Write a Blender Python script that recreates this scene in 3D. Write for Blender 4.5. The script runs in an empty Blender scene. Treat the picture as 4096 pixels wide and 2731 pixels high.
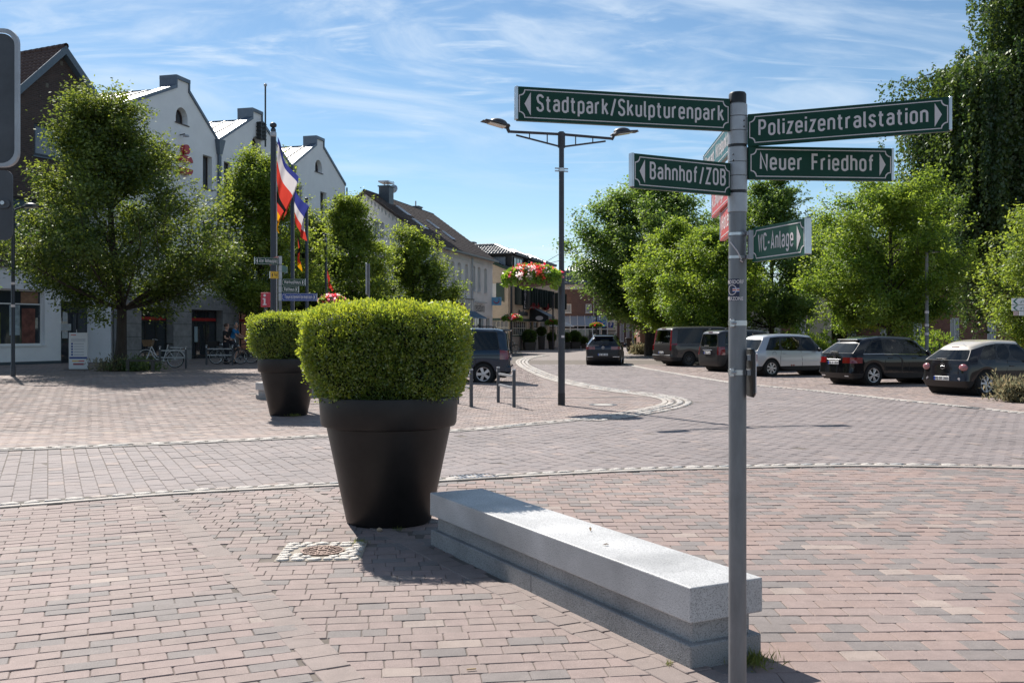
import bpy, bmesh, math, random
import numpy as np
from mathutils import Vector, Matrix, noise as mnoise
R = math.radians
random.seed(7); rng = np.random.default_rng(7)
SC = bpy.context.scene
COL = SC.collection
# ---------------------------------------------------------------- camera
FPX, HV, HC = 3982.0, 1329.0, 1.67       # focal length and horizon row in photo pixels, eye height in metres
cd = bpy.data.cameras.new('camera'); cam = bpy.data.objects.new('camera', cd); COL.objects.link(cam)
cd.sensor_width = 36.0; cd.lens = 36.0*FPX/4096; cd.shift_y = -(1365.5-HV)/4096
cd.clip_start = 0.1; cd.clip_end = 4000
cam.location = (0, 0, HC); cam.rotation_euler = (R(90), 0, 0)
SC.camera = cam
# ---------------------------------------------------------------- sky and sun
SUN_EL = R(45.0)
SUN_AZ = math.atan2(-0.488, 0.873)       # in front of the camera, to the left
w = bpy.data.worlds.new('World'); SC.world = w; w.use_nodes = True
nt = w.node_tree; nt.nodes.clear()
def N(nt, typ, **kw):
    n = nt.nodes.new(typ)
    for k, v in kw.items(): setattr(n, k, v)
    return n
L = lambda nt, a, b: nt.links.new(a, b)
sky = N(nt, 'ShaderNodeTexSky', sky_type='NISHITA', sun_disc=False, sun_elevation=SUN_EL, sun_rotation=SUN_AZ,
        altitude=0, air_density=0.9, dust_density=0.1, ozone_density=2.5)
bg = N(nt, 'ShaderNodeBackground'); bg.inputs[1].default_value = 0.071
cl = N(nt, 'ShaderNodeBackground'); cl.inputs[0].default_value = (0.80, 0.90, 1.0, 1); cl.inputs[1].default_value = 0.66
tc = N(nt, 'ShaderNodeTexCoord'); sep = N(nt, 'ShaderNodeSeparateXYZ'); L(nt, tc.outputs['Generated'], sep.inputs[0])
zm = N(nt, 'ShaderNodeMath', operation='MAXIMUM'); L(nt, sep.outputs[2], zm.inputs[0]); zm.inputs[1].default_value = 0.0
za = N(nt, 'ShaderNodeMath', operation='ADD'); L(nt, zm.outputs[0], za.inputs[0]); za.inputs[1].default_value = 0.10
dx = N(nt, 'ShaderNodeMath', operation='DIVIDE'); L(nt, sep.outputs[0], dx.inputs[0]); L(nt, za.outputs[0], dx.inputs[1])
dy = N(nt, 'ShaderNodeMath', operation='DIVIDE'); L(nt, sep.outputs[1], dy.inputs[0]); L(nt, za.outputs[0], dy.inputs[1])
cmb = N(nt, 'ShaderNodeCombineXYZ'); L(nt, dx.outputs[0], cmb.inputs[0]); L(nt, dy.outputs[0], cmb.inputs[1])
def cloud_layer(rot, scale, nscale, detail, dist, lo, hi, seed):
    mp = N(nt, 'ShaderNodeMapping'); mp.inputs['Rotation'].default_value = (0, 0, rot); mp.inputs['Scale'].default_value = scale
    mp.inputs['Location'].default_value = (seed, seed*0.7, 0)
    L(nt, cmb.outputs[0], mp.inputs[0])
    nz = N(nt, 'ShaderNodeTexNoise'); nz.inputs['Scale'].default_value = nscale; nz.inputs['Detail'].default_value = detail
    nz.inputs['Roughness'].default_value = 0.58; nz.inputs['Distortion'].default_value = dist
    L(nt, mp.outputs[0], nz.inputs['Vector'])
    mr = N(nt, 'ShaderNodeMapRange', interpolation_type='SMOOTHSTEP'); mr.inputs['From Min'].default_value = lo; mr.inputs['From Max'].default_value = hi
    L(nt, nz.outputs[0], mr.inputs['Value'])
    return mr.outputs[0]
c1 = cloud_layer(R(28), (0.75, 1.25, 1), 0.85, 9, 2.2, 0.42, 0.70, 3.1)
c2 = cloud_layer(R(40), (0.8, 2.4, 1), 1.3, 9, 2.6, 0.45, 0.78, 9.4)
c3 = cloud_layer(R(10), (0.35, 0.6, 1), 0.55, 3, 0.3, 0.26, 0.58, 5.3)
mx = N(nt, 'ShaderNodeMath', operation='MAXIMUM'); L(nt, c1, mx.inputs[0]); L(nt, c2, mx.inputs[1])
ml = N(nt, 'ShaderNodeMath', operation='MULTIPLY'); L(nt, mx.outputs[0], ml.inputs[0]); L(nt, c3, ml.inputs[1])
hz = N(nt, 'ShaderNodeMapRange', interpolation_type='SMOOTHSTEP')        # thin veil low over the horizon
hz.inputs['From Min'].default_value = 0.16; hz.inputs['From Max'].default_value = 0.0
hz.inputs['To Min'].default_value = 0.0; hz.inputs['To Max'].default_value = 0.45; L(nt, sep.outputs[2], hz.inputs['Value'])
m3 = N(nt, 'ShaderNodeMath', operation='MULTIPLY_ADD', use_clamp=True); L(nt, ml.outputs[0], m3.inputs[0]); m3.inputs[1].default_value = 0.78; L(nt, hz.outputs[0], m3.inputs[2])
mix = N(nt, 'ShaderNodeMixShader'); out = N(nt, 'ShaderNodeOutputWorld')
tn = N(nt, 'ShaderNodeMix', data_type='RGBA', blend_type='MULTIPLY'); tn.inputs[0].default_value = 1.0; tn.inputs[7].default_value = (0.94, 1.04, 1.03, 1); L(nt, sky.outputs[0], tn.inputs[6]); L(nt, tn.outputs[2], bg.inputs[0]); L(nt, m3.outputs[0], mix.inputs[0]); L(nt, bg.outputs[0], mix.inputs[1]); L(nt, cl.outputs[0], mix.inputs[2]); L(nt, mix.outputs[0], out.inputs[0])
sd = bpy.data.lights.new('sun', 'SUN'); sd.energy = 5.0; sd.angle = R(0.53); sd.color = (1.0, 0.945, 0.87)
sun = bpy.data.objects.new('sun', sd); COL.objects.link(sun)
SDIR = Vector((math.sin(SUN_AZ)*math.cos(SUN_EL), math.cos(SUN_AZ)*math.cos(SUN_EL), math.sin(SUN_EL)))
sun.rotation_euler = (-SDIR).to_track_quat('-Z', 'Y').to_euler(); sun.location = SDIR*60
SC.view_settings.view_transform = 'Standard'; SC.view_settings.look = 'None'
SC.view_settings.exposure = 0.7; SC.view_settings.gamma = 1.0
SC.render.engine = 'CYCLES'; SC.cycles.max_bounces = 6; SC.cycles.transparent_max_bounces = 8
SC.cycles.use_denoising = True; SC.cycles.sample_clamp_indirect = 6.0
# ---------------------------------------------------------------- measuring helpers (photo pixel -> place in metres)
def at(u, v, Y): return Vector(((u-2048)/FPX*Y, Y, HC-(v-HV)/FPX*Y))
K1, K2 = (-7.4, 14.4), (-0.9, 16.8)
def gh(x, y):                                 # the square across the road climbs gently towards the houses on the left
    d = -0.346*(x-K1[0]) + 0.938*(y-K1[1])
    a = np.clip(d/18.0, 0, 1); b = np.clip((1.0-x)/10.0, 0, 1)
    return 0.3*a*a*(3-2*a)*b
def ground(u, v):
    g = 0.0
    for _ in range(30):
        Y = (HC-g)*FPX/(v-HV); X = (u-2048)/FPX*Y; g = 0.5*g+0.5*float(gh(X, Y))
    return Vector((X, Y, g))
Dk = 4096/2352.0
def gd(u, v): return ground(u*Dk, v*Dk)       # the same from the 2352 px view
# ---------------------------------------------------------------- materials
MATS = {}
def mat(name, col=(0.5, 0.5, 0.5), rough=0.6, metal=0.0, var=0.0, vscale=6.0, bump=0.0, bscale=60.0, spec=None, coat=0.0, stretch=None, col2=None, alpha=None, trans=0.0, emit=None):
    if name in MATS: return MATS[name]
    m = bpy.data.materials.new(name); m.use_nodes = True; t = m.node_tree; b = t.nodes['Principled BSDF']
    b.inputs['Base Color'].default_value = (*col, 1); b.inputs['Roughness'].default_value = rough; b.inputs['Metallic'].default_value = metal
    if spec is not None: b.inputs['Specular IOR Level'].default_value = spec
    if coat: b.inputs['Coat Weight'].default_value = coat; b.inputs['Coat Roughness'].default_value = 0.03
    if trans: b.inputs['Transmission Weight'].default_value = trans
    if alpha is not None: b.inputs['Alpha'].default_value = alpha
    if emit: b.inputs['Emission Color'].default_value = (*emit[0], 1); b.inputs['Emission Strength'].default_value = emit[1]
    if var or bump:
        tc = N(t, 'ShaderNodeTexCoord'); src = tc.outputs['Object']
        if stretch:
            mp = N(t, 'ShaderNodeMapping'); mp.inputs['Scale'].default_value = stretch; L(t, src, mp.inputs[0]); src = mp.outputs[0]
    if var:
        nz = N(t, 'ShaderNodeTexNoise'); nz.inputs['Scale'].default_value = vscale; nz.inputs['Detail'].default_value = 6; nz.inputs['Roughness'].default_value = 0.65
        L(t, src, nz.inputs['Vector'])
        mr = N(t, 'ShaderNodeMapRange'); mr.inputs['From Min'].default_value = 0.3; mr.inputs['From Max'].default_value = 0.7; L(t, nz.outputs[0], mr.inputs['Value'])
        mxn = N(t, 'ShaderNodeMix', data_type='RGBA'); c2 = col2 or tuple(c*(1-var) for c in col)
        mxn.inputs[6].default_value = (*[min(1, c*(1+var*0.5)) for c in col], 1) if not col2 else (*col, 1); mxn.inputs[7].default_value = (*c2, 1)
        L(t, mr.outputs[0], mxn.inputs[0]); L(t, mxn.outputs[2], b.inputs['Base Color'])
        rr = N(t, 'ShaderNodeMapRange'); rr.inputs['To Min'].default_value = max(0.02, rough-0.08); rr.inputs['To Max'].default_value = min(1, rough+0.08)
        L(t, nz.outputs[0], rr.inputs['Value']); L(t, rr.outputs[0], b.inputs['Roughness'])
    if bump:
        n2 = N(t, 'ShaderNodeTexNoise'); n2.inputs['Scale'].default_value = bscale; n2.inputs['Detail'].default_value = 4; L(t, src, n2.inputs['Vector'])
        bp = N(t, 'ShaderNodeBump'); bp.inputs['Strength'].default_value = bump; bp.inputs['Distance'].default_value = 0.01
        L(t, n2.outputs[0], bp.inputs['Height']); L(t, bp.outputs[0], b.inputs['Normal'])
    MATS[name] = m; return m
def glass_mat(name, col, rough=0.03):
    return mat(name, col, rough, 0.0, spec=0.9)
def clear_glass(name, tint=(0.75, 0.8, 0.8), refl=0.08):
    if name in MATS: return MATS[name]
    m = bpy.data.materials.new(name); m.use_nodes = True; t = m.node_tree; t.nodes.clear()
    o = N(t, 'ShaderNodeOutputMaterial'); tr = N(t, 'ShaderNodeBsdfTransparent'); tr.inputs[0].default_value = (*tint, 1)
    gl = N(t, 'ShaderNodeBsdfGlossy'); gl.inputs['Roughness'].default_value = 0.02
    fr = N(t, 'ShaderNodeFresnel'); fr.inputs[0].default_value = 1.5
    mx = N(t, 'ShaderNodeMixShader'); L(t, fr.outputs[0], mx.inputs[0]); L(t, tr.outputs[0], mx.inputs[1]); L(t, gl.outputs[0], mx.inputs[2]); L(t, mx.outputs[0], o.inputs[0])
    MATS[name] = m; return m
def leaf_mat(name, c1, c2, transl=0.45, gloss=0.12, tcol=None):
    m = bpy.data.materials.new(name); m.use_nodes = True; t = m.node_tree; t.nodes.clear()
    o = N(t, 'ShaderNodeOutputMaterial')
    at_ = N(t, 'ShaderNodeAttribute', attribute_name='tone')
    mx = N(t, 'ShaderNodeMix', data_type='RGBA'); mx.inputs[6].default_value = (*c1, 1); mx.inputs[7].default_value = (*c2, 1); L(t, at_.outputs['Fac'], mx.inputs[0])
    di = N(t, 'ShaderNodeBsdfDiffuse'); L(t, mx.outputs[2], di.inputs[0])
    tl = N(t, 'ShaderNodeBsdfTranslucent')
    hs = N(t, 'ShaderNodeHueSaturation'); hs.inputs['Hue'].default_value = 0.478; hs.inputs['Saturation'].default_value = 1.03; hs.inputs['Value'].default_value = 2.85
    L(t, mx.outputs[2], hs.inputs['Color']); L(t, hs.outputs[0], tl.inputs[0])
    m1 = N(t, 'ShaderNodeMixShader'); m1.inputs[0].default_value = transl; L(t, di.outputs[0], m1.inputs[1]); L(t, tl.outputs[0], m1.inputs[2])
    gl = N(t, 'ShaderNodeBsdfGlossy'); gl.inputs['Roughness'].default_value = 0.5; gl.inputs[0].default_value = (0.9, 0.95, 0.85, 1)
    m2 = N(t, 'ShaderNodeMixShader'); m2.inputs[0].default_value = gloss*0.45; L(t, m1.outputs[0], m2.inputs[1]); L(t, gl.outputs[0], m2.inputs[2])
    L(t, m2.outputs[0], o.inputs[0]); MATS[name] = m; return m
def brick_mat(name, c1, c2, mortar, bw=0.24, bh=0.075, axis='XZ', bump=0.4, rough=0.85, msize=0.012):
    m = bpy.data.materials.new(name); m.use_nodes = True; t = m.node_tree; b = t.nodes['Principled BSDF']; b.inputs['Roughness'].default_value = rough
    tc = N(t, 'ShaderNodeTexCoord'); sp = N(t, 'ShaderNodeSeparateXYZ'); L(t, tc.outputs['Object'], sp.inputs[0])
    cb = N(t, 'ShaderNodeCombineXYZ')
    ad = N(t, 'ShaderNodeMath', operation='ADD'); L(t, sp.outputs[0], ad.inputs[0]); L(t, sp.outputs[1], ad.inputs[1])
    if axis == 'XZ': L(t, ad.outputs[0], cb.inputs[0]); L(t, sp.outputs[2], cb.inputs[1])
    else: L(t, sp.outputs[0], cb.inputs[0]); L(t, sp.outputs[1], cb.inputs[1])
    br = N(t, 'ShaderNodeTexBrick'); br.inputs['Scale'].default_value = 1.0; br.inputs['Brick Width'].default_value = bw; br.inputs['Row Height'].default_value = bh
    br.inputs['Mortar Size'].default_value = msize; br.inputs['Mortar Smooth'].default_value = 0.2; br.inputs['Bias'].default_value = 0.0
    br.inputs['Color1'].default_value = (*c1, 1); br.inputs['Color2'].default_value = (*c2, 1); br.inputs['Mortar'].default_value = (*mortar, 1)
    L(t, cb.outputs[0], br.inputs[0])
    nz = N(t, 'ShaderNodeTexNoise'); nz.inputs['Scale'].default_value = 1.3; nz.inputs['Detail'].default_value = 5; L(t, tc.outputs['Object'], nz.inputs['Vector'])
    mr = N(t, 'ShaderNodeMapRange'); mr.inputs['To Min'].default_value = 0.75; mr.inputs['To Max'].default_value = 1.25; L(t, nz.outputs[0], mr.inputs['Value'])
    mu = N(t, 'ShaderNodeMix', data_type='RGBA', blend_type='MULTIPLY'); mu.inputs[0].default_value = 1
    L(t, br.outputs[0], mu.inputs[6]); L(t, mr.outputs[0], mu.inputs[7]); L(t, mu.outputs[2], b.inputs['Base Color'])
    bp = N(t, 'ShaderNodeBump'); bp.inputs['Strength'].default_value = bump; bp.inputs['Distance'].default_value = 0.012; bp.invert = True
    L(t, br.outputs['Fac'], bp.inputs['Height']); L(t, bp.outputs[0], b.inputs['Normal'])
    MATS[name] = m; return m
# ---------------------------------------------------------------- mesh helpers
class MB:
    def __init__(s): s.v = []; s.f = []
    def add(s, vs, fs, M=None):
        o = len(s.v)
        s.v += [tuple((M @ Vector(p)) if M is not None else p) for p in vs]
        s.f += [tuple(i+o for i in f) for f in fs]; return s
    def box(s, x0, x1, y0, y1, z0, z1, M=None):
        return s.add([(x0,y0,z0),(x1,y0,z0),(x1,y1,z0),(x0,y1,z0),(x0,y0,z1),(x1,y0,z1),(x1,y1,z1),(x0,y1,z1)],
                     [(0,3,2,1),(4,5,6,7),(0,1,5,4),(1,2,6,5),(2,3,7,6),(3,0,4,7)], M)
    def prism(s, pts, a, b, ax='y', M=None):            # pts: outline in the two other axes, extruded from a to b along ax
        n = len(pts)
        def P(p, t): return {'y': (p[0], t, p[1]), 'x': (t, p[0], p[1]), 'z': (p[0], p[1], t)}[ax]
        vs = [P(p, a) for p in pts]+[P(p, b) for p in pts]
        fs = [tuple(range(n-1, -1, -1)), tuple(range(n, 2*n))]+[(i, (i+1) % n, n+(i+1) % n, n+i) for i in range(n)]
        return s.add(vs, fs, M)
    def tube(s, pts, r, n=8, M=None, caps=True):
        pts = [Vector(p) for p in pts]; k = len(pts); rr = r if isinstance(r, (list, tuple)) else [r]*k
        vs = []; fs = []; up = None
        for i, p in enumerate(pts):
            d = (pts[min(i+1, k-1)]-pts[max(i-1, 0)]).normalized()
            if up is None: up = Vector((0, 0, 1)) if abs(d.z) < 0.9 else Vector((1, 0, 0))
            a = d.cross(up).normalized(); b = a.cross(d).normalized(); up = b
            for j in range(n):
                t = 2*math.pi*j/n; vs.append(tuple(p+(a*math.cos(t)+b*math.sin(t))*rr[i]))
        for i in range(k-1):
            for j in range(n):
                fs.append((i*n+j, i*n+(j+1) % n, (i+1)*n+(j+1) % n, (i+1)*n+j))
        if caps: fs += [tuple(range(n-1, -1, -1)), tuple(range((k-1)*n, k*n))]
        return s.add(vs, fs, M)
    def lathe(s, prof, n=24, M=None, a0=0, a1=2*math.pi, cap=False):   # prof: (r, z)
        full = abs(a1-a0-2*math.pi) < 1e-6; m = n if full else n+1; vs = []; fs = []
        for r, z in prof:
            for j in range(m):
                t = a0+(a1-a0)*j/n; vs.append((r*math.cos(t), r*math.sin(t), z))
        for i in range(len(prof)-1):
            for j in range(n):
                j2 = (j+1) % m if full else j+1
                fs.append((i*m+j, i*m+j2, (i+1)*m+j2, (i+1)*m+j))
        if cap and full: fs += [tuple(range(m-1, -1, -1)), tuple(range((len(prof)-1)*m, len(prof)*m))]
        return s.add(vs, fs, M)
    def ball(s, c, r, n=10, m=6, sc=(1, 1, 1)):
        pr = [(max(1e-4, r*math.sin(math.pi*i/m)), -r*math.cos(math.pi*i/m)) for i in range(m+1)]
        return s.lathe(pr, n, Matrix.Translation(c) @ Matrix.Diagonal((*sc, 1)))
    def build(s, name, m, parent=None, smooth=False, bevel=0.0, loc=None, seg=1):
        me = bpy.data.meshes.new(name); me.from_pydata(s.v, [], s.f); me.update()
        if bevel:
            bm = bmesh.new(); bm.from_mesh(me); bmesh.ops.remove_doubles(bm, verts=bm.verts, dist=1e-5)
            ed = [e for e in bm.edges if e.is_manifold and e.calc_face_angle(0) > 0.6]
            if ed: bmesh.ops.bevel(bm, geom=ed, offset=bevel, segments=seg, affect='EDGES', profile=0.5)
            bm.to_mesh(me); bm.free()
        return link(name, me, m, parent, smooth, loc)
def link(name, me, m, parent=None, smooth=False, loc=None):
    if m is not None and len(me.materials) == 0: me.materials.append(m)
    if smooth:
        me.polygons.foreach_set('use_smooth', [True]*len(me.polygons)); me.set_sharp_from_angle(angle=R(38))
    o = bpy.data.objects.new(name, me); COL.objects.link(o)
    if parent is not None: o.parent = parent
    if loc is not None: o.location = loc
    return o
def npmesh(name, V, F, tone=None):                  # V (n,3), F (m,k) arrays
    me = bpy.data.meshes.new(name); n, (m, k) = len(V), F.shape
    me.vertices.add(n); me.vertices.foreach_set('co', np.asarray(V, np.float32).ravel())
    me.loops.add(m*k); me.loops.foreach_set('vertex_index', np.asarray(F, np.int32).ravel())
    me.polygons.add(m); me.polygons.foreach_set('loop_start', np.arange(0, m*k, k, dtype=np.int32))
    if tone is not None:
        a = me.attributes.new('tone', 'FLOAT', 'FACE'); a.data.foreach_set('value', np.asarray(tone, np.float32))
    me.polygons.foreach_set('use_smooth', np.zeros(m, bool)); me.update(calc_edges=True); me.validate(); return me
def empty(name, loc=(0, 0, 0), rz=0.0):
    o = bpy.data.objects.new(name, None); COL.objects.link(o); o.location = loc; o.rotation_euler = (0, 0, rz); o.empty_display_size = 0.1
    return o
def tag(o, label=None, cat=None, group=None, kind=None):
    if label: o['label'] = label
    if cat: o['category'] = cat
    if group: o['group'] = group
    if kind: o['kind'] = kind
    return o
def thing(name, label, cat, loc=(0, 0, 0), rz=0.0, group=None): return tag(empty(name, loc, rz), label, cat, group)
def struct(o): o['kind'] = 'structure'; return o
def copy_tree(o, parent=None):
    c = o.copy(); COL.objects.link(c)
    if parent is not None: c.parent = parent
    for ch in list(o.children): copy_tree(ch, c)
    return c
def textmesh(txt, size, sx=0.72, bold=0.012, align='LEFT', extrude=0.0, space=1.0, shear=0.0):
    cu = bpy.data.curves.new('t', 'FONT'); cu.body = txt; cu.size = size; cu.offset = bold*size; cu.align_x = align; cu.extrude = extrude; cu.space_character = space; cu.shear = shear
    cu.resolution_u = 4
    o = bpy.data.objects.new('t', cu); COL.objects.link(o)
    dg = bpy.context.evaluated_depsgraph_get(); me = bpy.data.meshes.new_from_object(o.evaluated_get(dg))
    bpy.data.objects.remove(o); bpy.data.curves.remove(cu)
    me.transform(Matrix.Diagonal((sx, 1, 1, 1))); me.materials.clear(); return me
def text(name, txt, size, m, parent, M, sx=0.72, bold=0.012, align='LEFT', fit=None, extrude=0.0008):
    me = textmesh(txt, size, sx, bold, align, extrude)
    if fit:
        xs = [v.co.x for v in me.vertices]; wdt = max(xs)-min(xs)
        me.transform(Matrix.Diagonal((fit/wdt, 1, 1, 1)))
        if align == 'LEFT': me.transform(Matrix.Translation((-min(xs)*fit/wdt, 0, 0)))
    o = link(name, me, m, parent); o.matrix_local = M; return o
def frame2(o, x, z=(0, 0, 1)):              # matrix whose X follows x, whose Y is up, origin o
    X = Vector(x).normalized(); Y = Vector(z).normalized(); Z = X.cross(Y).normalized(); Y = Z.cross(X)
    M = Matrix((X, Y, Z)).transposed().to_4x4(); M.translation = Vector(o); return M
# ================================================================ ground, paving, kerbs
def catmull(pts, step=0.25):
    P = [np.array(p[:2], float) for p in pts]; P = [2*P[0]-P[1]]+P+[2*P[-1]-P[-2]]; outp = []
    for i in range(1, len(P)-2):
        n = max(2, int(np.linalg.norm(P[i+1]-P[i])/step))
        for k in range(n):
            t = k/n; a, b, c, d = P[i-1:i+3]
            outp.append(0.5*((2*b)+(-a+c)*t+(2*a-5*b+4*c-d)*t*t+(-a+3*b-3*c+d)*t**3))
    outp.append(P[-2]); return np.array(outp)
def arclen(pl):
    return np.concatenate([[0], np.cumsum(np.linalg.norm(np.diff(pl, axis=0), axis=1))])
def sample(pl, s):
    a = arclen(pl); return np.array([np.interp(s, a, pl[:, 0]), np.interp(s, a, pl[:, 1])])
def offset(pl, d):                                   # to the left of the walking direction
    t = np.gradient(pl, axis=0); t /= np.linalg.norm(t, axis=1)[:, None]
    return pl+d*np.stack([-t[:, 1], t[:, 0]], 1)
def inside(px, py, poly):
    r = np.zeros(px.shape, bool); n = len(poly); j = n-1
    for i in range(n):
        xi, yi = poly[i]; xj, yj = poly[j]
        c = ((yi > py) != (yj > py)) & (px < (xj-xi)*(py-yi)/(yj-yi+1e-12)+xi); r ^= c; j = i
    return r
NK = catmull([gd(*p) for p in [(-520,1210),(-200,1184),(0,1167),(200,1151),(400,1136),(600,1125),(780,1116),(1000,1107),(1150,1098),(1300,1090),(1500,1081),(1700,1076),(1900,1072),(2100,1072),(2352,1076),(2800,1086)]])
FK = catmull([gd(*p) for p in [(-420,1046),(-200,1038),(0,1030),(200,1023),(400,1015),(600,1006),(745,999),(900,993),(1054,986),(1200,973),(1320,961),(1420,948),(1490,935),(1520,925),(1512,916),(1470,908),(1400,899),(1330,888),(1260,872),(1215,854),(1188,838),(1186,828),(1205,821),(1240,816)]])
RK = catmull([gd(*p) for p in [(1385,815),(1420,828),(1470,842),(1560,858),(1700,880),(1850,894),(2000,910),(2150,926),(2352,947),(2700,985)]])
big = 70.0
near_poly = [(-big, -5)]+[(-big, NK[0][1])]+[tuple(p) for p in NK]+[(big, NK[-1][1]), (big, -5)]
far_poly = [(-big, FK[0][1])]+[tuple(p) for p in FK]+[(FK[-1][0], 90), (-big, 90)]
park_poly = [(RK[0][0], 90)]+[tuple(p) for p in RK]+[(big, RK[-1][1]), (big, 90)]
B_DIR, B_NRM = np.array([-0.4625, 0.8866]), np.array([0.8866, 0.4625])
BA = np.array([0.884, 4.926])                        # near left corner of the granite bench
def nco(x, y): return x*B_NRM[0]+y*B_NRM[1]
MH = ground(1290, 2206)                              # manhole in its square of setts
MHA = R(4)
def in_sq(x, y, c, a, h, g=0.0):
    lx = (x-c[0])*math.cos(a)+(y-c[1])*math.sin(a); ly = -(x-c[0])*math.sin(a)+(y-c[1])*math.cos(a)
    return (np.abs(lx) < h+g) & (np.abs(ly) < h+g)
# ---- materials of the paving
def paver_mat(name, stops, from_object):
    m = bpy.data.materials.new(name); m.use_nodes = True; t = m.node_tree; b = t.nodes['Principled BSDF']; b.inputs['Roughness'].default_value = 0.82
    if from_object: src = N(t, 'ShaderNodeObjectInfo').outputs['Random']
    else: src = N(t, 'ShaderNodeAttribute', attribute_name='tone').outputs['Fac']
    cr = N(t, 'ShaderNodeValToRGB'); cr.color_ramp.interpolation = 'LINEAR'; e = cr.color_ramp.elements
    e[0].position = stops[0][0]; e[0].color = (*stops[0][1], 1); e[1].position = stops[-1][0]; e[1].color = (*stops[-1][1], 1)
    for p, c in stops[1:-1]:
        k = e.new(p); k.color = (*c, 1)
    L(t, src, cr.inputs[0])
    ge = N(t, 'ShaderNodeNewGeometry'); pos = ge.outputs['Position']
    def nz(scale, detail, a, bb, lo=0.3, hi=0.7):
        n = N(t, 'ShaderNodeTexNoise'); n.inputs['Scale'].default_value = scale; n.inputs['Detail'].default_value = detail; n.inputs['Roughness'].default_value = 0.6; L(t, pos, n.inputs['Vector'])
        r = N(t, 'ShaderNodeMapRange'); r.inputs['From Min'].default_value = lo; r.inputs['From Max'].default_value = hi; r.inputs['To Min'].default_value = a; r.inputs['To Max'].default_value = bb
        L(t, n.outputs[0], r.inputs['Value']); return r.outputs[0], n
    f1, _ = nz(0.55, 4, 0.84, 1.14); f2, _ = nz(9.0, 5, 0.88, 1.1); f3, n3 = nz(240, 2, 0.72, 1.3)
    a = N(t, 'ShaderNodeMath', operation='MULTIPLY'); L(t, f1, a.inputs[0]); L(t, f2, a.inputs[1])
    a2 = N(t, 'ShaderNodeMath', operation='MULTIPLY'); L(t, a.outputs[0], a2.inputs[0]); L(t, f3, a2.inputs[1])
    mu = N(t, 'ShaderNodeMix', data_type='RGBA', blend_type='MULTIPLY'); mu.inputs[0].default_value = 1; L(t, cr.outputs[0], mu.inputs[6]); L(t, a2.outputs[0], mu.inputs[7])
    vo = N(t, 'ShaderNodeTexVoronoi'); vo.inputs['Scale'].default_value = 95; L(t, pos, vo.inputs['Vector'])       # pale grit in the concrete
    gt = N(t, 'ShaderNodeMath', operation='LESS_THAN'); L(t, vo.outputs['Distance'], gt.inputs[0]); gt.inputs[1].default_value = 0.13
    m4 = N(t, 'ShaderNodeMath', operation='MULTIPLY'); L(t, gt.outputs[0], m4.inputs[0]); m4.inputs[1].default_value = 0.45
    mx = N(t, 'ShaderNodeMix', data_type='RGBA'); L(t, m4.outputs[0], mx.inputs[0]); L(t, mu.outputs[2], mx.inputs[6]); mx.inputs[7].default_value = (0.55, 0.5, 0.46, 1)
    stn, _ = nz(2.3, 4, 0, 1, 0.66, 0.76)                        # pale worn patches
    m5 = N(t, 'ShaderNodeMath', operation='MULTIPLY'); L(t, stn, m5.inputs[0]); m5.inputs[1].default_value = 0.3
    mx2 = N(t, 'ShaderNodeMix', data_type='RGBA'); L(t, m5.outputs[0], mx2.inputs[0]); L(t, mx.outputs[2], mx2.inputs[6]); mx2.inputs[7].default_value = (0.42, 0.36, 0.31, 1)
    L(t, mx2.outputs[2], b.inputs['Base Color'])
    bp = N(t, 'ShaderNodeBump'); bp.inputs['Strength'].default_value = 0.35; bp.inputs['Distance'].default_value = 0.004; L(t, n3.outputs[0], bp.inputs['Height']); L(t, bp.outputs[0], b.inputs['Normal'])
    MATS[name] = m; return m
RED, RED2, GRY, GRY2, PAL = (0.226,0.170,0.157), (0.24,0.18,0.164), (0.180,0.154,0.145), (0.164,0.143,0.136), (0.285,0.228,0.2)
st_near = [(0.0, RED), (0.22, RED2), (0.42, (0.216,0.168,0.152)), (0.74, (0.234,0.176,0.16)), (0.78, GRY), (0.88, GRY2), (0.96, (0.176,0.152,0.144)), (0.975, PAL), (1.0, PAL)]
st_c = [(0.0, (0.25,0.176,0.152)), (0.4, RED2), (0.6, (0.232,0.175,0.158)), (0.66, GRY), (0.95, (0.17,0.149,0.142)), (0.97, PAL), (1.0, PAL)]
st_road = [(0.0, (0.208,0.172,0.165)), (0.5, (0.196,0.165,0.161)), (0.9, (0.184,0.158,0.156)), (0.97, (0.206,0.17,0.162)), (0.985, (0.25,0.2,0.182)), (1.0, (0.26,0.2,0.18))]
st_far = [(0.0, (0.262,0.194,0.168)), (0.5, (0.235,0.182,0.165)), (0.9, (0.205,0.172,0.162)), (0.96, (0.31,0.235,0.195)), (1.0, (0.32,0.24,0.2))]
st_band = [(0.0, (0.218,0.174,0.158)), (0.5, (0.205,0.164,0.15)), (1.0, (0.228,0.18,0.162))]
PM = {k: (paver_mat('paver_'+k, s, False), paver_mat('paver_single_'+k, s, True)) for k, s in dict(near=st_near, c=st_c, road=st_road, far=st_far, band=st_band).items()}
sand = mat('joint_sand', (0.135,0.112,0.095), 0.95, var=0.3, vscale=3)
dirt = mat('ground_dirt', (0.12,0.105,0.09), 0.95, var=0.3, vscale=2)
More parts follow.
